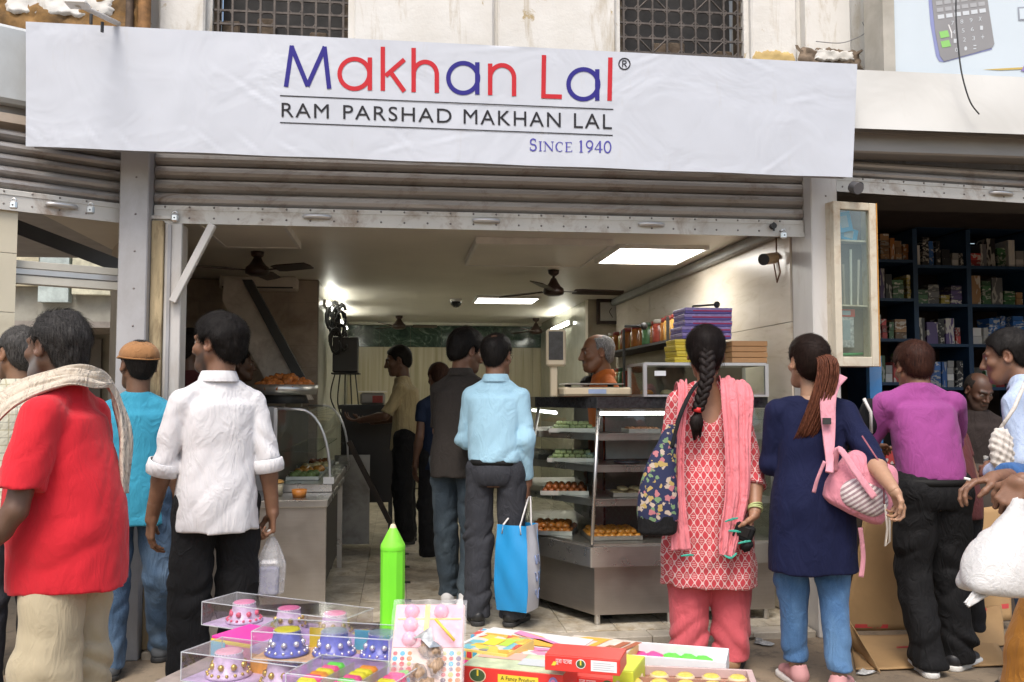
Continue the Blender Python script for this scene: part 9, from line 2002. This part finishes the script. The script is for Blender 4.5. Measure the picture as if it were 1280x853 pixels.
PSTR = cloth('pink_strap', (.68, .30, .36), var=.06)
sheet('strap', PSTR, t, [atD(1046, 470, 4.37), atD(1042, 482, 4.29), atD(1040, 502, 4.25), atD(1043, 540, 4.22), atD(1049, 578, 4.16), atD(1052, 592, 4.12)], [.058, .066, .070, .058, .034, .034], [(0, -.8, .6), (0, -.9, .4), (0, -1, .1), (0, -1, 0), (0, -1, 0), (0, -1, 0)], nu=40, nv=6, fold=.001, thick=.012, local=False)
bx('buckle', tuple(atD(1037, 531, 4.205)), tuple(atD(1049, 523, 4.19)), DARKM, t)
sheet('strap', PSTR, t, [atD(1050, 590, 4.20), atD(1060, 562, 4.16), atD(1082, 590, 4.13), atD(1105, 622, 4.12)], [.03, .028, .03, .03], [(0, -1, .3)] * 4, nu=24, nv=3, fold=.001, thick=.006, local=False)
sheet('strap', PSTR, t, [atD(1045, 578, 4.14), atD(1036, 600, 4.14), atD(1030, 618, 4.15)], [.016, .015, .018], [(0, -1, 0)] * 3, nu=12, nv=2, fold=0, thick=.004, local=False)
sheet('strap', PSTR, t, [atD(1080, 660, 4.2), atD(1081, 695, 4.22), atD(1078, 722, 4.22)], [.02, .02, .022], [(0, -1, 0)] * 3, nu=12, nv=2, fold=0, thick=.004, local=False)
b = MB(); b.tube([atD(1119, 630, 4.10), atD(1121, 660, 4.10), atD(1118, 682, 4.10), atD(1123, 676, 4.105), atD(1124, 645, 4.10)], .005, 6); b.build('zip_pull', mat('cream_cord', (.60, .54, .46), .7), t); b = MB(); b.tube([atD(1084, 545, 4.2), atD(1104, 575, 4.18), atD(1114, 605, 4.14), atD(1116, 630, 4.12)], .004, 5); b.build('zip', mat('dark_rose', (.35, .10, .13), .6), t)
# black phone pouch in the braided woman's hand
hp = hand_at(pink, 1); t = thing('phone_pouch', 'black phone pouch held in the braided woman\'s right hand', 'pouch', tuple(hp)); Mh = Matrix.Translation(hp + Vector((-.03, -.02, -.02))) @ Euler((R(10), R(20), R(-20))).to_matrix().to_4x4(); MB().box((-.05, -.014, -.045), (.045, .014, .04), Mh, .01).build('pouch', cloth('black_canvas', (.010, .010, .011)), t); MB().box((-.035, -.017, -.02), (.02, -.0145, .03), Mh, .002).build('flap', mat('black_gloss', (.012, .012, .014), .2), t); MB().blob(tuple(Mh @ Vector((.03, 0, -.06))), .03, 10, .25).build('tassel', cloth('black_canvas', (.010, .010, .011)), t)
# white polythene bag of the passer-by
bc = atD(1256, 690, 2.98)
def fwb(P):
    d = loft(P, sm_keys([(-.155, -.015, 0, .11, .07), (-.13, -.02, 0, .135, .10), (-.05, -.012, 0, .12, .10), (.05, .015, 0, .085, .07), (.12, .04, 0, .045, .035), (.175, .055, 0, .022, .02)]), 2.3); d = smax(d, -.14 - P[:, 2] - .12 * P[:, 0], .03)
    return d - .018 * crease(P, (8, 8, 3), 7, .4, 1.4) - .007 * crease(P, (13, 13, 6), 8, -.5, 1.2) - .0012 * crease(P, (34, 34, 22), 9, .3, 1)
def poly_mat():
    m, nt, b = newmat('white_polythene'); b.inputs['Base Color'].default_value = (.62, .61, .60, 1); b.inputs['Roughness'].default_value = .32; b.inputs['Subsurface Weight'].default_value = .3; b.inputs['Subsurface Radius'].default_value = (.03, .03, .03); v = coords(nt); bump(nt, b, noise(nt, v, 30, 4, .6, 1.8), .45, .012); return m
PLY = poly_mat(); t, o = netthing('carrier_bag', 'bulging white polythene carrier bag at the right edge', 'bag', bc, 0, fwb, (-.22, -.16, -.2), (.22, .16, .2), .007, PLY)
sheet('loose_flap', PLY, t, [atD(1232, 735, 2.95), atD(1220, 745, 2.93), atD(1207, 757, 2.92)], [.05, .035, .02], [(0, -1, .4)] * 3, nu=14, nv=6, fold=.004, thick=.002, local=False)
b = MB(); b.tube([bc + Vector((.055, 0, .17)), hand_at(passer, -1)], .008, 7); b.build('bag_neck', PLY, t)
b = MB(); b.tube([atD(1205, 598, 3.13), atD(1213, 600, 3.12)], .005, 6); tag(b.build('cigarette', mat('cigarette_white', (.75, .73, .7), .7)), 'white rolled paper pinched in the passer-by\'s fingers', 'paper')
# crochet bag on the pale blue shirt and the dark bag beyond the backpack
bc = atD(1252, 563, 4.13)
def fcr(P): d = ellip(P, (0, 0, 0), (.055, .035, .105)); return d - .006 * (np.sin(P[:, 0] * 160 + P[:, 2] * 60) * np.sin(P[:, 2] * 130 - P[:, 0] * 50))
t, o = netthing('crochet_bag', 'white crochet bag hanging on the man in pale blue', 'bag', bc, 0, fcr, (-.08, -.06, -.13), (.08, .06, .13), .0055, cloth('crochet_white', (.60, .55, .50), var=.2, vscale=60)); MB().tube([bc + Vector((0, 0, .1)), atD(1268, 510, 4.16), atD(1285, 470, 4.28)], .009, 6).build('strap', cloth('crochet_white', (.60, .55, .50)), t)
bc = atD(1088, 522, 4.85)
t, o = netthing('shoulder_bag', 'black shoulder bag showing between the navy and purple figures', 'bag', bc, 0, lambda P: ellip(P, (0, 0, 0), (.06, .05, .10)) - .006 * (vnoise(P * 20, 2) - .5), (-.12, -.1, -.16), (.12, .1, .16), .009, cloth('black_canvas', (.010, .010, .011))); MB().tube([bc + Vector((-.06, -.05, .10)), bc + Vector((-.035, -.07, .03)), bc + Vector((-.03, -.06, -.08))], .009, 6).build('piping', mat('white_piping', (.65, .63, .6), .5), t)
# pole-top adverts etc. end here
